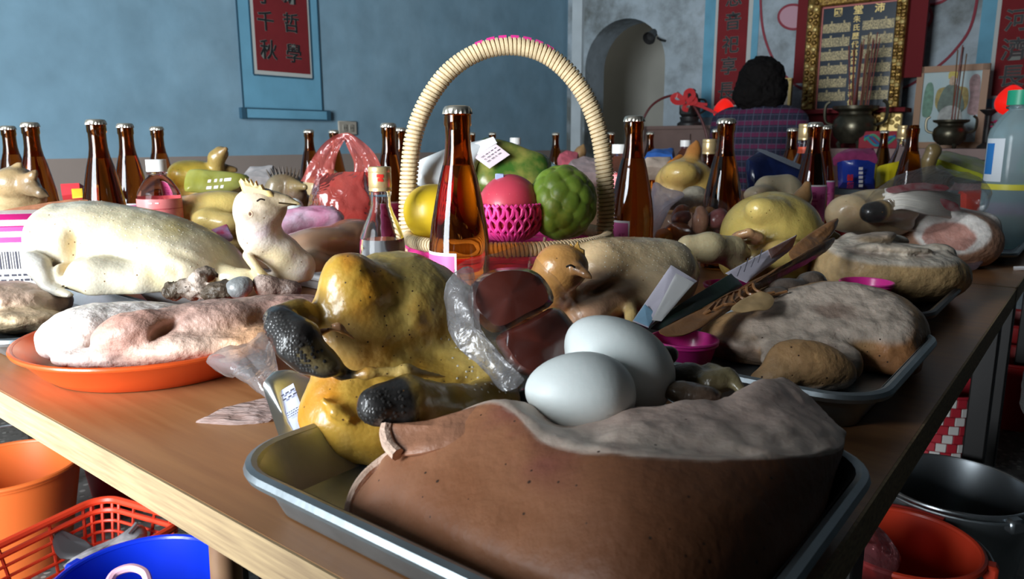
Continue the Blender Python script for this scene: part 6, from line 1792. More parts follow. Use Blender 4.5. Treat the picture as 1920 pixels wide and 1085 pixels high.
for i, f0 in enumerate((.80, .665, .535, .40, .27, .14)):
    for (a, b) in ((.02, .40), (.56, .97)):
        if i == 5 and a < .1: pass
        tp('gilt_name_row', LI - WI * a, LI - WI * b, zb0 + Hh * (f0 - .05), zb0 + Hh * (f0 + .035), UT - .002, UT, m_rowg)
    for a in (.14, .31, .68, .86):
        tp('gilt_divider', LI - WI * (a - .012), LI - WI * (a + .012), zb0 + Hh * (f0 + .035), zb0 + Hh * (f0 + .06), UT - .002, UT, m_rowg)
for ch, fx, fz, sz in (('國', .22, .935, .048), ('堂', .49, .94, .052), ('沛', .77, .94, .052)):
    letter('gilt_character', ch, sz, m_goldb, tab, UV(UT - .003, LI - WI * fx, zb0 + Hh * fz), -VV, Zax, .02, .001)
for i, ch in enumerate('朱氏歷代高曾祖考妣神位'):
    letter('gilt_character', ch, Hh * (.068 if i < 6 else .060), m_goldb, tab, UV(UT - .003, LI - WI * .48, zb0 + Hh * (.855 - .079 * i)), -VV, Zax, .008, .001)

# framed portrait
UP = 4.60
def pp(px, py):
    q = onu(px, py, UP); return float(q @ VV), float(q[2])
(pl0, pzt), (pr0, _z) = pp(1722, 126), pp(1858, 122)
pzb = za
por = empty('framed_portrait', UV(UP, (pl0 + pr0) / 2, pzb), 'wooden framed picture of a robed seated figure right of the tablet', 'picture')
m_pf = mat('frame_wood', (.30, .14, .05), rough=.45)
def pb(name, v0, v1, z0, z1, u0, u1, m, par=por):
    a, b = min(v0, v1), max(v0, v1)
    return MB().box(UV((u0 + u1) / 2, (a + b) / 2, (z0 + z1) / 2), (u1 - u0, b - a, z1 - z0), np.stack((UU, VV, Zax), 1)).obj(name, m, par, world=True, smooth=False)
fw = .032
pb('frame_side', pl0, pl0 - fw, pzb, pzt, UP - .012, UP + .015, m_pf); pb('frame_side', pr0, pr0 + fw, pzb, pzt, UP - .012, UP + .015, m_pf)
pb('frame_top', pl0, pr0, pzt - fw, pzt, UP - .012, UP + .015, m_pf); pb('frame_bottom', pl0, pr0, pzb, pzb + fw, UP - .012, UP + .015, m_pf)
pic = pb('picture_ground', pl0 - fw, pr0 + fw, pzb + fw, pzt - fw, UP, UP + .01, mat('picture_blue', (.20, .38, .46), rough=.4, var=.25, vscale=9, color2=(.42, .50, .46)))
Wp, Hp = (pl0 - pr0), (pzt - pzb)
def shape(name, pts, m, off):
    P = [UV(UP - off, pl0 - Wp * x, pzb + Hp * y) for x, y in pts]
    P = list(smoothpath(P, 4, True)); n = len(P)
    v = P + [p + UU * .002 for p in P]
    f = [tuple(range(n)), tuple(range(n, 2 * n))[::-1]] + [(i, n + i, n + (i + 1) % n, (i + 1) % n) for i in range(n)]
    return world_obj(name, v, f, m, por, smooth=False)
mg = lambda n_, c_: mat(n_, c_, rough=.5, var=.4, vscale=40)
shape('painted_throne', [(.30, .52), (.30, .68), (.38, .74), (.66, .74), (.74, .68), (.74, .50), (.6, .42), (.42, .42)], mg('pic_ochre', (.34, .26, .05)), .003)
shape('painted_robe', [(.34, .46), (.36, .64), (.44, .76), (.58, .76), (.66, .64), (.70, .46), (.52, .38)], mg('pic_green', (.08, .13, .10)), .005)
shape('painted_lap', [(.36, .30), (.38, .46), (.52, .52), (.66, .46), (.68, .30), (.52, .24)], mg('pic_grey', (.34, .36, .34)), .006)
shape('painted_face', [(.475, .77), (.47, .84), (.51, .88), (.55, .84), (.545, .77)], mg('pic_face', (.48, .34, .22)), .007)
shape('painted_hat', [(.455, .84), (.45, .91), (.51, .945), (.57, .91), (.565, .84), (.51, .875)], mg('pic_gold', (.50, .40, .06)), .008)
shape('painted_attendant', [(.13, .40), (.12, .62), (.15, .78), (.22, .80), (.26, .68), (.25, .42)], mg('pic_leaf', (.10, .24, .16)), .004)
shape('painted_attendant', [(.76, .42), (.77, .62), (.74, .80), (.80, .88), (.88, .84), (.90, .62), (.92, .42)], mg('pic_rose', (.36, .22, .22)), .004)

# bronze incense burners with sticks
m_brz = mat('bronze', (.11, .10, .07), rough=.35, metal=.8, var=.4, vscale=25)
m_brs = mat('brass', (.55, .40, .14), rough=.3, metal=.9)
def burner(px, py_base, U_, rad, hgt, label, nst=0, m=m_brz):
    q = onu(px, py_base, U_); c_ = np.array((q[0], q[1], za))
    e = empty('incense_burner', c_, label, 'incense burner')
    R_, H_ = rad, hgt
    bd = MB().lathe([(0, .12 * H_), (R_ * .55, .12 * H_), (R_ * .9, .3 * H_), (R_, .5 * H_), (R_ * .94, .68 * H_), (R_ * .72, .80 * H_), (R_ * .74, .86 * H_), (R_ * 1.02, .93 * H_), (R_ * 1.04, H_), (R_ * .9, H_), (R_ * .66, .85 * H_), (0, .8 * H_)], 32).obj('bowl', m, e)
    for i in range(3):
        a = 2 * math.pi * i / 3 + .5
        MB().tube([(R_ * .5 * math.cos(a), R_ * .5 * math.sin(a), .2 * H_), (R_ * .66 * math.cos(a), R_ * .66 * math.sin(a), .1 * H_), (R_ * .6 * math.cos(a), R_ * .6 * math.sin(a), 0)], [R_ * .15, R_ * .12, R_ * .1], 8).obj('foot', m, e)
    for sg in (-1, 1):
        dr = np.array((-VV[0] * sg, -VV[1] * sg, 0))
        MB().tube(smoothpath([dr * R_ * .95 + Zax * H_ * .55, dr * R_ * 1.35 + Zax * H_ * .65, dr * R_ * 1.4 + Zax * H_ * 1.0, dr * R_ * 1.2 + Zax * H_ * 1.12], 4), R_ * .08, 7).obj('handle', m, e)
    if nst:
        r_ = random.Random(2)
        for i in range(nst):
            a, b = r_.uniform(-.45, .45) * R_, r_.uniform(-.4, .4) * R_
            L_ = r_.uniform(.28, .42)
            MB().tube([(a, b, .8 * H_), (a * 1.6 + r_.uniform(-.02, .02), b, .8 * H_ + L_)], .0028, 5).obj('incense_stick', [mat('stick_brown', (.16, .08, .03), rough=.7), mat('stick_red', (.22, .05, .04), rough=.7)][i % 2], e)
    return e
burner(1598, 280, 4.325, .11, .22, 'large dark bronze incense burner with sticks in front of the tablet', 22)
burner(1778, 278, 4.32, .078, .14, 'small brass incense burner in front of the framed portrait', 5)
# gilt ornaments and embroidered cloth under the tablet
for (a, b, y0, y1, m_, nm, lb) in ((1632, 1650, 214, 242, m_goldc, 'gilt_ornament', 'dark gilt block ornament beside the large burner'), (1650, 1664, 211, 240, m_goldb, 'gilt_ornament', 'bright gilt upright ornament below the tablet sill'), (1666, 1688, 212, 242, m_goldb, 'gilt_ornament', 'carved gilt scroll ornament below the right post of the tablet')):
    q0, q1 = onu(a, y0, 4.40), onu(b, y1, 4.40)
    e = empty(nm, UV(4.40, float((q0 + q1) @ VV) / 2, za), lb, 'ornament')
    vv0, vv1 = float(q1 @ VV), float(q0 @ VV)
    MB().box(UV(4.42, (vv0 + vv1) / 2, (za + q0[2]) / 2 + .0), (.03, vv1 - vv0, q0[2] - za), np.stack((UU, VV, Zax), 1), bev=.006).obj('block', m_, e, world=True)
    for i in range(4):
        MB().lathe([(0, .012), (.01, .008), (.014, 0), (0, -.002)], 8, UV(4.404, vv0 + (vv1 - vv0) * (.3 + .4 * (i % 2)), q1[2] + (q0[2] - q1[2]) * (.2 + .22 * i)), R=np.array(Matrix(Vector(-UU).to_track_quat('Z', 'Y').to_matrix()))).obj('carved_boss', m_, e, world=True)
q0, q1 = onu(1612, 246, 4.26), onu(1684, 276, 4.26)
ec = empty('embroidered_cloth', UV(4.26, float((q0 + q1) @ VV) / 2, za), 'red cloth embroidered with a blue green swirl on the altar', 'cloth')
vv0, vv1 = float(q1 @ VV), float(q0 @ VV)
MB().box(UV(4.26, (vv0 + vv1) / 2, (za + q0[2]) / 2), (.012, vv1 - vv0, q0[2] - za), np.stack((UU, VV, Zax), 1), bev=.003).obj('cloth_panel', mat('cloth_red', (.34, .02, .04), rough=.7), ec, world=True)
for i, (m_, k_) in enumerate(((mat('thread_teal', (.04, .30, .34), rough=.5), 0), (mat('thread_blue', (.05, .12, .35), rough=.5), .012), (mat('thread_jade', (.10, .36, .22), rough=.5), .024))):
    P = [UV(4.252, vv0 + (vv1 - vv0) * t, za + (q0[2] - za) * (.42 + .25 * math.sin(t * 9 + i)) + k_ * .4) for t in np.linspace(.08, .85, 24)]
    MB().tube(P, .007, 6).obj('swirl_thread', m_, ec, world=True)

# red lamps
def red_lamp(px, py, U_, w_px, h_px, label, zbase, strength):
    q = onu(px, py, U_); s = pxs(q)
    e = empty('altar_lamp', (q[0], q[1], zbase), label, 'lamp')
    zc = q[2] - zbase; a, b = w_px * s / 2, h_px * s / 2
    prof = []
    for t in np.linspace(0, math.pi, 20):
        z = -math.cos(t); r = math.sin(t) * (1 - .22 * z - .10 * z * z)
        prof.append((max(r, .001) * a * 1.08, zc + z * b))
    m_ = mat('red_lamp_glow_%d' % px, (.75, .02, .01), rough=.3, emit=(1.0, .012, .008), estr=strength)
    bl = MB().lathe(prof, 28).obj('red_bulb', m_, e)
    MB().lathe([(0, 0), (.045, 0), (.045, .008), (.014, .02), (.008, .05), (.010, zc - b - .02), (.018, zc - b - .012), (.016, zc - b + .006), (0, zc - b + .006)], 20).obj('stand', m_brs, e)
    return e
red_lamp(1358, 206, 4.36, 36, 42, 'glowing red candle lamp above a bottle beside the plaid shirt', zs_, .55)
red_lamp(1897, 188, 4.28, 50, 56, 'large glowing red lamp on gold stand at the right edge', za, .62)
# dark candlestick and pink flowers
q = onu(1856, 205, 4.35)
cs_ = empty('candlestick', (q[0], q[1], za), 'slim dark candlestick with a wide drip pan by the portrait', 'candlestick')
hc = q[2] - za
MB().lathe([(0, 0), (.04, 0), (.036, .012), (.012, .03), (.016, hc * .45), (.008, hc * .6), (.012, hc - .03), (.042, hc - .004), (.042, hc), (0, hc)], 20).obj('stem', m_blk, cs_)
q = onu(1864, 262, 4.40)
fl_ = empty('flower_vase', (q[0], q[1], za), 'small vase of pink flowers under the large red lamp', 'flowers')
MB().lathe([(0, 0), (.03, 0), (.04, .03), (.025, .06), (.03, .075), (.02, .075), (0, .04)], 18).obj('vase', mat('vase_violet', (.30, .10, .26), rough=.3), fl_)
r_ = random.Random(9)
for i in range(7):
    c_ = np.array((r_.uniform(-.035, .035), r_.uniform(-.03, .03), .10 + r_.uniform(0, .045)))
    fo = MB().tube([(0, 0, .06), c_], .003, 5).obj('flower_stem', mat('stem_green', (.05, .14, .03), rough=.6), fl_)
    for k_ in range(5):
        a = 2 * math.pi * k_ / 5
        MB().lathe([(0, -.004), (.012, -.002), (.014, .002), (0, .005)], 8, c_ + np.array((.012 * math.cos(a), .012 * math.sin(a), 0))).obj('petal', mat('petal_pink', (.62, .06, .22), rough=.6), fo)

# black lantern on the side cabinet
q = onu(1292, 240, 4.42)
ln = empty('black_lantern', (q[0], q[1], zs_), 'black lantern with a glassy front on the side cabinet', 'lantern')
ln.rotation_euler = (0, 0, math.atan2(-UU[1], -UU[0]))
ls = .9
MB().lathe([(0, 0), (.075, 0), (.075, .015), (.055, .03), (.06, .05), (.06, .055), (0, .055)], 24).obj('base', m_blk, ln)
MB().box((0, 0, .115), (.11, .105, .12), bev=.018).obj('body', m_blk, ln)
MB().lathe([(0, 0), (.034, 0), (.034, .012), (.026, .016), (0, .016)], 20, (.055, 0, .125), R=np.array(Matrix.Rotation(math.pi / 2, 3, 'Y'))).obj('glass_front', mat('dull_glass', (.28, .27, .24), rough=.15), ln)
MB().lathe([(.05, .175), (.045, .19), (.03, .205), (.034, .215), (.02, .225), (0, .226)], 20).obj('cap', m_blk, ln)
MB().tube(smoothpath([(0, .055, .16), (0, .10, .15), (0, .105, .10), (0, .06, .07)], 6), .007, 6).obj('handle', m_blk, ln)
MB().tube(smoothpath([(0, -.055, .16), (0, -.085, .19), (0, -.08, .205)], 5), .011, 8).obj('spout', m_blk, ln)

# arched wire with a red ribbon bow
m_wire = mat('ribbon_wire', (.10, .015, .015), rough=.4)
m_rib = mat('red_ribbon', (.50, .02, .02), rough=.25, coat=.3)
wa = [(1200, 262), (1206, 225), (1222, 198), (1248, 182), (1275, 180), (1298, 196), (1314, 222), (1324, 250), (1328, 275)]
WA = smoothpath([onu(x, y, 4.2) for x, y in wa], 6)
rbw = empty('gift_basket_handle', (WA[0] + WA[-1]) / 2 * np.array((1, 1, 0)) + np.array((0, 0, min(WA[0][2], WA[-1][2]))), 'thin arched basket handle tied with a red ribbon bow', 'basket handle')
MB().tube(WA, .0075, 8).obj('wire_arch', m_wire, rbw, world=True)
bwc = onu(1287, 190, 4.17)
def ribbon(pts, w_, name):
    P = smoothpath([onu(x, y, 4.17 - .004 * k_) for k_, (x, y) in enumerate(pts)], 5)
    v = []
    for i, p in enumerate(P):
        tg = P[min(i + 1, len(P) - 1)] - P[max(i - 1, 0)]; tg /= np.linalg.norm(tg)
        sd = np.cross(tg, UU); sd /= np.linalg.norm(sd)
        for s_ in (-1, 1):
            for d_ in (0, .002): v.append(p + sd * w_ * s_ + UU * d_)
    n = len(P); f = []
    for i in range(n - 1):
        a, b = i * 4, (i + 1) * 4
        f += [(a, b, b + 2, a + 2), (a + 1, a + 3, b + 3, b + 1), (a, a + 1, b + 1, b), (a + 2, b + 2, b + 3, a + 3)]
    world_obj(name, v, f, m_rib, rbw, smooth=False)
ribbon([(1285, 190), (1270, 178), (1260, 184), (1268, 192), (1285, 191)], .014, 'bow_loop')
ribbon([(1286, 190), (1286, 174), (1296, 170), (1300, 180), (1288, 192)], .014, 'bow_loop')
ribbon([(1287, 191), (1300, 182), (1304, 192), (1288, 194)], .012, 'bow_loop')
ribbon([(1288, 192), (1310, 198), (1330, 206), (1350, 216)], .008, 'ribbon_tail')
ribbon([(1288, 190), (1308, 194), (1326, 196)], .008, 'ribbon_tail')
ribbon([(1286, 194), (1282, 204), (1290, 206)], .012, 'ribbon_tail')
# small gilt framed picture behind the person
q0, q1 = onu(1458, 150, 4.55), onu(1478, 212, 4.55)
sf = empty('small_picture', UV(4.55, float((q0 + q1) @ VV) / 2, za), 'small gilt framed picture behind the seated person', 'picture')
pv0, pv1 = float(q1 @ VV), float(q0 @ VV) + .05
MB().box(UV(4.57, (pv0 + pv1) / 2, (za + q0[2]) / 2), (.015, pv1 - pv0, q0[2] - za), np.stack((UU, VV, Zax), 1)).obj('picture_sheet', mat('sheet_cream', (.42, .40, .34), rough=.6, var=.3, vscale=30), sf, world=True, smooth=False)
for vv_ in (pv0, pv1): MB().box(UV(4.56, vv_, (za + q0[2]) / 2), (.03, .016, q0[2] - za), np.stack((UU, VV, Zax), 1)).obj('frame_side', m_goldb, sf, world=True, smooth=False)
MB().box(UV(4.56, (pv0 + pv1) / 2, q0[2]), (.03, pv1 - pv0 + .016, .016), np.stack((UU, VV, Zax), 1)).obj('frame_top', m_goldb, sf, world=True, smooth=False)

# ------------------------------------------------------------------ seated person seen from behind
PY_ = 3.80
hd = D(1428, 160, PY_); s = pxs(hd)
px0 = np.array((hd[0], hd[1], 0))
fw_ = np.array((.55, .84, 0)); fw_ /= np.linalg.norm(fw_)     # facing the altar
rt = np.array((fw_[1], -fw_[0], 0))
zsh = D(1428, 208, PY_)[2]; seat = .44
def pw(r, f, z): return px0 + rt * r + fw_ * f + np.array((0, 0, z))
body = [EW(hd + np.array((0, 0, -.01)), (.075, .09, .115), col=(.42, .26, .17)), CW(pw(0, -.01, zsh + .12), pw(0, -.02, zsh - .02), .05, .06, col=(.42, .26, .17)),
        CW(pw(-.12, -.02, zsh - .05), pw(.12, -.02, zsh - .05), .062, .062), EW(pw(0, -.01, zsh - .18), (.165, .12, .20), np.stack((rt, fw_, Zax), 1)), EW(pw(0, 0, seat + .13), (.165, .13, .17), np.stack((rt, fw_, Zax), 1))]
for sg in (-1, 1):
    body += [*chainw([(*pw(sg * .165, -.01, zsh - .06), .055), (*pw(sg * .22, .05, zsh - .30), .046), (*pw(sg * .15, .27, zsh - .36), .036)], k=.02), EW(pw(sg * .14, .32, zsh - .36), (.035, .05, .025), np.stack((rt, fw_, Zax), 1)),
             *chainw([(*pw(sg * .09, .02, seat + .07), .085), (*pw(sg * .11, .32, seat + .06), .062), (*pw(sg * .11, .32, .10), .042), (*pw(sg * .11, .31, .05), .04)], k=.02), EW(pw(sg * .11, .37, .037), (.042, .11, .036), np.stack((rt, fw_, Zax), 1))]
per = blob('person', body, mat('skin', attr=True, rough=.55), h=.011, k=.035, floor=.002, col=(.42, .26, .17), base=px0 + np.array((0, 0, .002)))
tag(per, 'seated person with black curly hair in plaid shirt, seen from behind', 'person')
m_hair = mat('black_hair', (.006, .005, .005), rough=.85, spec=.15, bump=1.0, bscale=55)
hair = [EW(hd + np.array((0, 0, .025)) - fw_ * .01, (.112, .115, .112)), EW(hd - fw_ * .045 + np.array((0, 0, -.045)), (.125, .08, .085)), EW(hd + rt * -.06 - fw_ * .02 + np.array((0, 0, -.055)), (.06, .08, .07)), EW(hd + rt * .06 - fw_ * .02 + np.array((0, 0, -.05)), (.06, .08, .07))]
blob('hair', hair, m_hair, h=.007, k=.03, noise=[(.014, 30, 3), (.012, 70, 5)], parent=per)
m_plaid = bpy.data.materials.new('plaid_cloth'); m_plaid.use_nodes = True
_N, _L = m_plaid.node_tree.nodes, m_plaid.node_tree.links; _b = _N['Principled BSDF']; _b.inputs['Roughness'].default_value = .85
_tc = _N.new('ShaderNodeTexCoord'); _mp = _N.new('ShaderNodeMapping'); _mp.inputs['Rotation'].default_value = (0, 0, math.atan2(rt[1], rt[0]) * -1)
_L.new(_tc.outputs['Object'], _mp.inputs[0]); _sp = _N.new('ShaderNodeSeparateXYZ'); _L.new(_mp.outputs[0], _sp.inputs[0])
def stripe(out, freq, width, ph=0.0):
    m1 = _N.new('ShaderNodeMath'); m1.operation = 'MULTIPLY_ADD'; m1.inputs[1].default_value = freq; m1.inputs[2].default_value = ph + 50
    f1 = _N.new('ShaderNodeMath'); f1.operation = 'FRACT'; g1 = _N.new('ShaderNodeMath'); g1.operation = 'LESS_THAN'; g1.inputs[1].default_value = width
    _L.new(out, m1.inputs[0]); _L.new(m1.outputs[0], f1.inputs[0]); _L.new(f1.outputs[0], g1.inputs[0]); return g1.outputs[0]
cur = None
for (out, fr_q, wd, ph, cc) in ((_sp.outputs['Z'], 18, .42, 0, (.10, .008, .05)), (_sp.outputs['X'], 26, .10, 0, (.06, .06, .10)), (_sp.outputs['Z'], 36, .10, .3, (.065, .065, .11)), (_sp.outputs['X'], 26, .06, .5, (.05, .012, .05))):
    mx = _N.new('ShaderNodeMix'); mx.data_type = 'RGBA'
    _L.new(stripe(out, fr_q, wd, ph), mx.inputs['Factor'])
    if cur: _L.new(cur, mx.inputs['A'])
    else: mx.inputs['A'].default_value = (.010, .013, .034, 1)
    mx.inputs['B'].default_value = (*cc, 1); cur = mx.outputs['Result']
_L.new(cur, _b.inputs['Base Color'])
shirt = [CW(pw(-.125, -.02, zsh - .05), pw(.125, -.02, zsh - .05), .075, .075), EW(pw(0, -.01, zsh - .18), (.185, .138, .21), np.stack((rt, fw_, Zax), 1)), EW(pw(0, 0, seat + .15), (.185, .15, .19), np.stack((rt, fw_, Zax), 1)), CW(pw(0, -.02, zsh + .035), pw(0, -.02, zsh - .03), .068, .09)]
for sg in (-1, 1): shirt += chainw([(*pw(sg * .17, -.01, zsh - .06), .068), (*pw(sg * .225, .05, zsh - .30), .060), (*pw(sg * .165, .22, zsh - .35), .052)], k=.02)
blob('shirt', shirt, m_plaid, h=.010, k=.04, noise=[(.005, 12, 3)], parent=per)
trou = []
for sg in (-1, 1): trou += chainw([(*pw(sg * .09, .02, seat + .085), .092), (*pw(sg * .11, .32, seat + .065), .072), (*pw(sg * .11, .32, .12), .058)], k=.02)
trou.append(EW(pw(0, -.01, seat + .09), (.175, .14, .10), np.stack((rt, fw_, Zax), 1)))
blob('trousers', trou, mat('dark_trousers', (.03, .03, .04), rough=.85), h=.012, k=.03, floor=seat - .0 if False else .09, parent=per)
stl = empty('plastic_stool', px0, 'dark red plastic stool under the seated person', 'stool')
m_stl = mat('stool_red', (.25, .03, .03), rough=.4)
MB().box((0, 0, seat - .025), (.30, .30, .03), bev=.01).obj('seat', m_stl, stl)
for sx in (-1, 1):
    for sy in (-1, 1): MB().tube([(sx * .12, sy * .12, seat - .03), (sx * .155, sy * .155, 0.002)], .018, 8).obj('leg', m_stl, stl)
# ================================================================== buckets and baskets on the floor
def bucket(c, rt_, rb_, h, m, label, name='bucket', handle='back', hm=None, grip=None, hang=0.0, lugs=True, rim=.006):
    e = empty(name, (c[0], c[1], .0), label, 'bucket')
    t = .0025
    MB().lathe([(0, .001), (rb_, .001), (rb_ + .003, .006), (rt_ - .004, h - .03), (rt_ - .003, h - .012), (rt_ + .002, h - .010), (rt_ + .002, h - .002), (rt_, h), (rt_ - t * 2, h), (rt_ - t * 2 - .004, h - .03), (rb_ - t, .008), (0, .006)], 56).obj('bucket_body', m, e)
    MB().tube([(rt_ * math.cos(a), rt_ * math.sin(a), h - .001) for a in np.linspace(0, 2 * math.pi, 57)[:-1]], rim, 8, closed=True).obj('rim', m, e)
    a0 = math.radians(hang)
    ex = np.array((math.cos(a0), math.sin(a0), 0)); ey = np.array((-math.sin(a0), math.cos(a0), 0))
    if lugs:
        for sg in (-1, 1):
            MB().box(ex * sg * (rt_ + .010) + Zax * (h - .012), (.022, .03, .028), np.stack((ex, ey, Zax), 1), bev=.005).obj('handle_lug', m, e)
    dn = {'back': .35, 'up': 1.2, 'down': -.12, 'flat': .03}[handle]
    pts = []
    for i in range(17):
        t_ = math.pi * i / 16
        pts.append(ex * math.cos(t_) * (rt_ + .014) + ey * math.sin(t_) * (rt_ + .012) * math.cos(dn) + Zax * (h - .008 + math.sin(t_) * (rt_ + .012) * math.sin(dn)))
    hw_ = MB().tube(pts, .0028, 7).obj('wire_handle', hm or m_alu, e)
    if grip: MB().tube(pts[6:11], .010, 10).obj('grip', grip, hw_)
    return e
m_bor = mat('bucket_orange', (.72, .15, .03), rough=.4, sss=.1)
m_bred = mat('bucket_red', (.36, .015, .022), rough=.35)
m_bblue = mat('bucket_blue', (.006, .035, .62), rough=.28, coat=.2)
m_bkred = mat('basket_red', (.72, .055, .02), rough=.4)
def floor_rim(px, py, z): return G(px, py, z)
P = G(14, 872, .24)
bucket((P[0], P[1]), .150, .105, .24, m_bor, 'orange plastic bucket at the left edge under the table', handle='back', hang=35)
P = G(205, 945, .0)
bucket((P[0] + .03, P[1] + .12), .17, .125, .33, m_bred, 'dark red bucket behind the orange bucket under the table', handle='flat', hang=80)
P = G(262, 1085, .25)
bucket((P[0], P[1]), .140, .100, .25, m_bblue, 'bright blue bucket at the bottom left corner', handle='flat', hm=mat('white_plastic', (.78, .78, .80), rough=.4), hang=-20)
tw = empty('twisted_cord', G(235, 1075, .262), 'pink and white twisted cord over the blue bucket', 'cord')
MB().tube(smoothpath([G(200, 1100, .27), G(215, 1075, .28), G(245, 1064, .285), G(270, 1072, .28), G(278, 1090, .27)], 6), .007, 8).obj('cord_strand', mat('cord_pink', (.72, .42, .52), rough=.5), tw, world=True)
# red lattice basket with dark things in it
bcn = (G(10, 945, .20) + G(298, 985, .20)) / 2
c_b = G(125, 1026, .20); 
rbk = empty('lattice_basket', (c_b[0], c_b[1], 0), 'red plastic lattice basket of dark odds and ends', 'basket', rz=ROOM_ROT + .25)
A_, B_, H_b = .180, .130, .20
ringt = rrect(A_, B_, .05, 6); ringb = rrect(A_ - .045, B_ - .04, .04, 6)
n_ = len(ringt)
MB().tube([(x, y, H_b) for x, y in ringt], .0085, 8, closed=True).obj('rim', m_bkred, rbk)
MB().prism(rrect(A_ - .045, B_ - .04, .04, 6), .001, .006).obj('base_sheet', m_bkred, rbk)
for k_ in range(1, 9):
    t = k_ / 9
    MB().tube([((1 - t) * b[0] + t * a[0], (1 - t) * b[1] + t * a[1], .004 + (H_b - .004) * t) for a, b in zip(ringt, ringb)], .0034 if k_ < 8 else .006, 6, closed=True).obj('hoop', m_bkred, rbk)
pt = smoothpath([(x, y, H_b) for x, y in ringt], 3, True); pbm = smoothpath([(x, y, .004) for x, y in ringb], 3, True)
dt = np.concatenate(([0], np.cumsum(np.linalg.norm(np.diff(np.vstack((pt, pt[:1])), axis=0), axis=1))))
NSL = 54
for k_ in range(NSL):
    L_ = dt[-1] * k_ / NSL
    i = int(np.searchsorted(dt, L_, 'right') - 1) % len(pt)
    MB().tube([pbm[i], pt[i]], .0034, 6).obj('slat', m_bkred, rbk)
m_dkp = mat('dark_plastic', (.03, .028, .03), rough=.3)
od = slab('black_sheet', [(98, 998, 1.46), (112, 992, 1.47), (150, 1008, 1.44), (172, 1020, 1.42), (180, 1040, 1.40), (112, 1046, 1.40)], .012, m_dkp)
tag(od, 'black plastic wedge sticking up in the red lattice basket', 'plastic piece')
od2 = slab('folded_umbrella', [(120, 1062, 1.38), (160, 1038, 1.40), (225, 1008, 1.44), (262, 985, 1.47), (276, 998, 1.46), (262, 1016, 1.44), (205, 1030, 1.42), (150, 1060, 1.38)], .03, mat('umbrella_cloth', (.10, .10, .11), rough=.4, var=.7, vscale=26, color2=(.34, .32, .33)), noise=[(.004, 30, 3)])
tag(od2, 'folded grey umbrella lying in the red lattice basket', 'umbrella')
MB().tube([D(240, 1000, 1.43), D(256, 980, 1.45)], .004, 8).obj('silver_tip', m_alu, od2, world=True)

# right side: pot, buckets, woven bag
m_stl2 = mat('pot_steel', (.36, .40, .43), rough=.28, metal=.9, var=.2, vscale=10)
P = G(1788, 905, .30)
bucket((P[0], P[1]), .142, .105, .30, m_stl2, 'dented grey steel pail under the right table edge', name='steel_pail', handle='flat', hang=100, lugs=True, rim=.004)
P = G(1692, 1014, .28)
bucket((P[0], P[1]), .125, .09, .28, mat('bucket_scarlet', (.62, .05, .02), rough=.35), 'scarlet bucket with plastic bag in front of the steel pail', handle='flat', hang=-35, grip=mat('grip_red', (.5, .04, .03), rough=.5))
pbg = slab('plastic_bag', [(1575, 1000, 1.20), (1620, 985, 1.21), (1660, 1010, 1.19), (1680, 1060, 1.15), (1660, 1110, 1.12), (1590, 1100, 1.12), (1560, 1050, 1.15)], .05, film('red_tint_film', (.75, .25, .28), tint=.6, haze=.25, gloss=.3), bulge=.02, rings=8, noise=[(.012, 25, 3), (.005, 70, 5)])
tag(pbg, 'crumpled reddish plastic bag hanging in the scarlet bucket', 'plastic bag')
c_ = G(1502, 1122, .30)
yb = empty('yellow_bin', (c_[0], c_[1], 0), 'yellow bin peeking out below the near table corner', 'bin')
MB().lathe([(0, .001), (.06, .001), (.076, .28), (.080, .30), (.075, .30), (.056, .008), (0, .006)], 40).obj('bin_body', mat('basin_yellow', (.55, .42, .12), rough=.5), yb)
MB().tube([(.079 * math.cos(a), .079 * math.sin(a), .3) for a in np.linspace(0, 2 * math.pi, 41)[:-1]], .004, 7, closed=True).obj('rim', mat('basin_rim', (.70, .60, .36), rough=.5), yb)
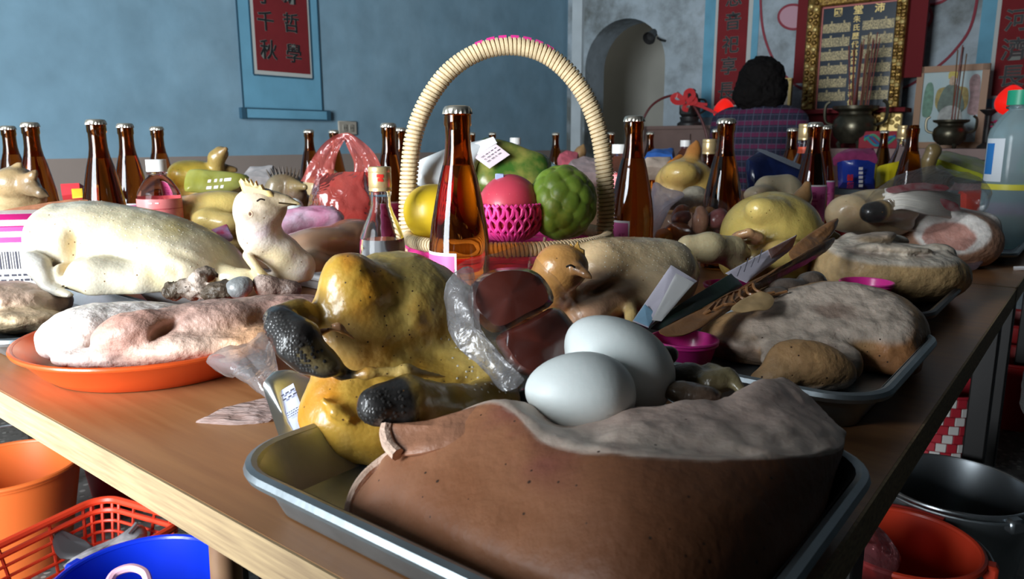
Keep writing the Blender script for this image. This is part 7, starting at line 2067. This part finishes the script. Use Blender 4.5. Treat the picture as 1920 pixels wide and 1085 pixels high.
# woven red and white bag
m_wv1 = mat('weave_red', (.42, .02, .035), rough=.5); m_wv2 = mat('weave_white', (.62, .60, .58), rough=.5)
P = G(1745, 845, .08)
wbg = empty('woven_bag', (P[0], P[1], 0), 'red and white woven strap bag behind the steel pail', 'woven bag', rz=ROOM_ROT)
rw = .13
for r_i in range(11):
    z = .012 + r_i * .026
    for k_ in range(30):
        a = 2 * math.pi * (k_ + .5 * (r_i % 2)) / 30
        ro = rw + .001 * ((k_ + r_i) % 2)
        ex = np.array((-math.sin(a), math.cos(a), 0)); ey = np.array((math.cos(a), math.sin(a), 0))
        if r_i == 0 and k_ == 0:
            pass
        if 'strapme' not in globals():
            strapme = MB().box((0, 0, 0), (.026, .003, .024), bev=.0015)
            strapme = mesh('strap_piece', strapme.v, strapme.f, False)
            strap_w = strapme.copy(); strapme.materials.append(m_wv1); strap_w.materials.append(m_wv2)
        o = link('strap_piece', strap_w if (r_i // 2 + k_) % 2 == 0 else strapme, None, wbg, ey * ro + Zax * z, (0, 0, a - math.pi / 2))
MB().lathe([(0, .002), (rw - .004, .002), (rw - .004, .29), (rw - .007, .29), (rw - .007, .006), (0, .006)], 36).obj('inner_wall', m_wv1, wbg)
# red tubs further back
P = G(1885, 815, .0)
bucket((P[0] + .09, P[1] + .13), .150, .11, .24, mat('tub_red', (.40, .012, .012), rough=.4), 'dark red tub with handle at the right edge on floor', handle='flat', hang=15)
bucket((P[0] + .30, P[1] + .45), .17, .13, .30, mat('tub_red2', (.36, .01, .012), rough=.4), 'second red tub further back at the right edge', handle='flat', hang=15)
# white bag hanging from the table edge
hb = empty('hanging_bag', UV(1.62, .07, TZ - .28), 'white plastic bag hanging from the right table edge', 'plastic bag')
Gd = []
for k_, (a, b, z) in enumerate([(.006, .01, TZ - .02), (.02, .03, TZ - .07), (.035, .05, TZ - .13), (.04, .06, TZ - .20), (.03, .045, TZ - .26), (.006, .01, TZ - .285)]):
    Gd.append([UV(1.62 + b * math.sin(t), .045 + a * math.cos(t), z) for t in np.linspace(0, 2 * math.pi, 11)[:-1]])
Sg = smoothgrid(Gd, 6, 5, closed_v=True); a_, b_ = Sg.shape[:2]; V = Sg.reshape(-1, 3)
V = V + np.stack((fbm(V, 30, 3), fbm(V, 30, 5), .3 * fbm(V, 30, 7)), 1) * .008
world_obj('bag_body', V, gridfaces(a_, b_, wrap_v=True), film('white_bag', (.8, .8, .82), haze=.6, gloss=.3), hb)
MB().tube(smoothpath([UV(1.62, .05, TZ - .03), UV(1.62, .085, TZ + .003), UV(1.62, .12, TZ + .003)], 5), .004, 6).obj('tied_handle', mat('bag_white', (.75, .75, .76), rough=.4), hb, world=True)
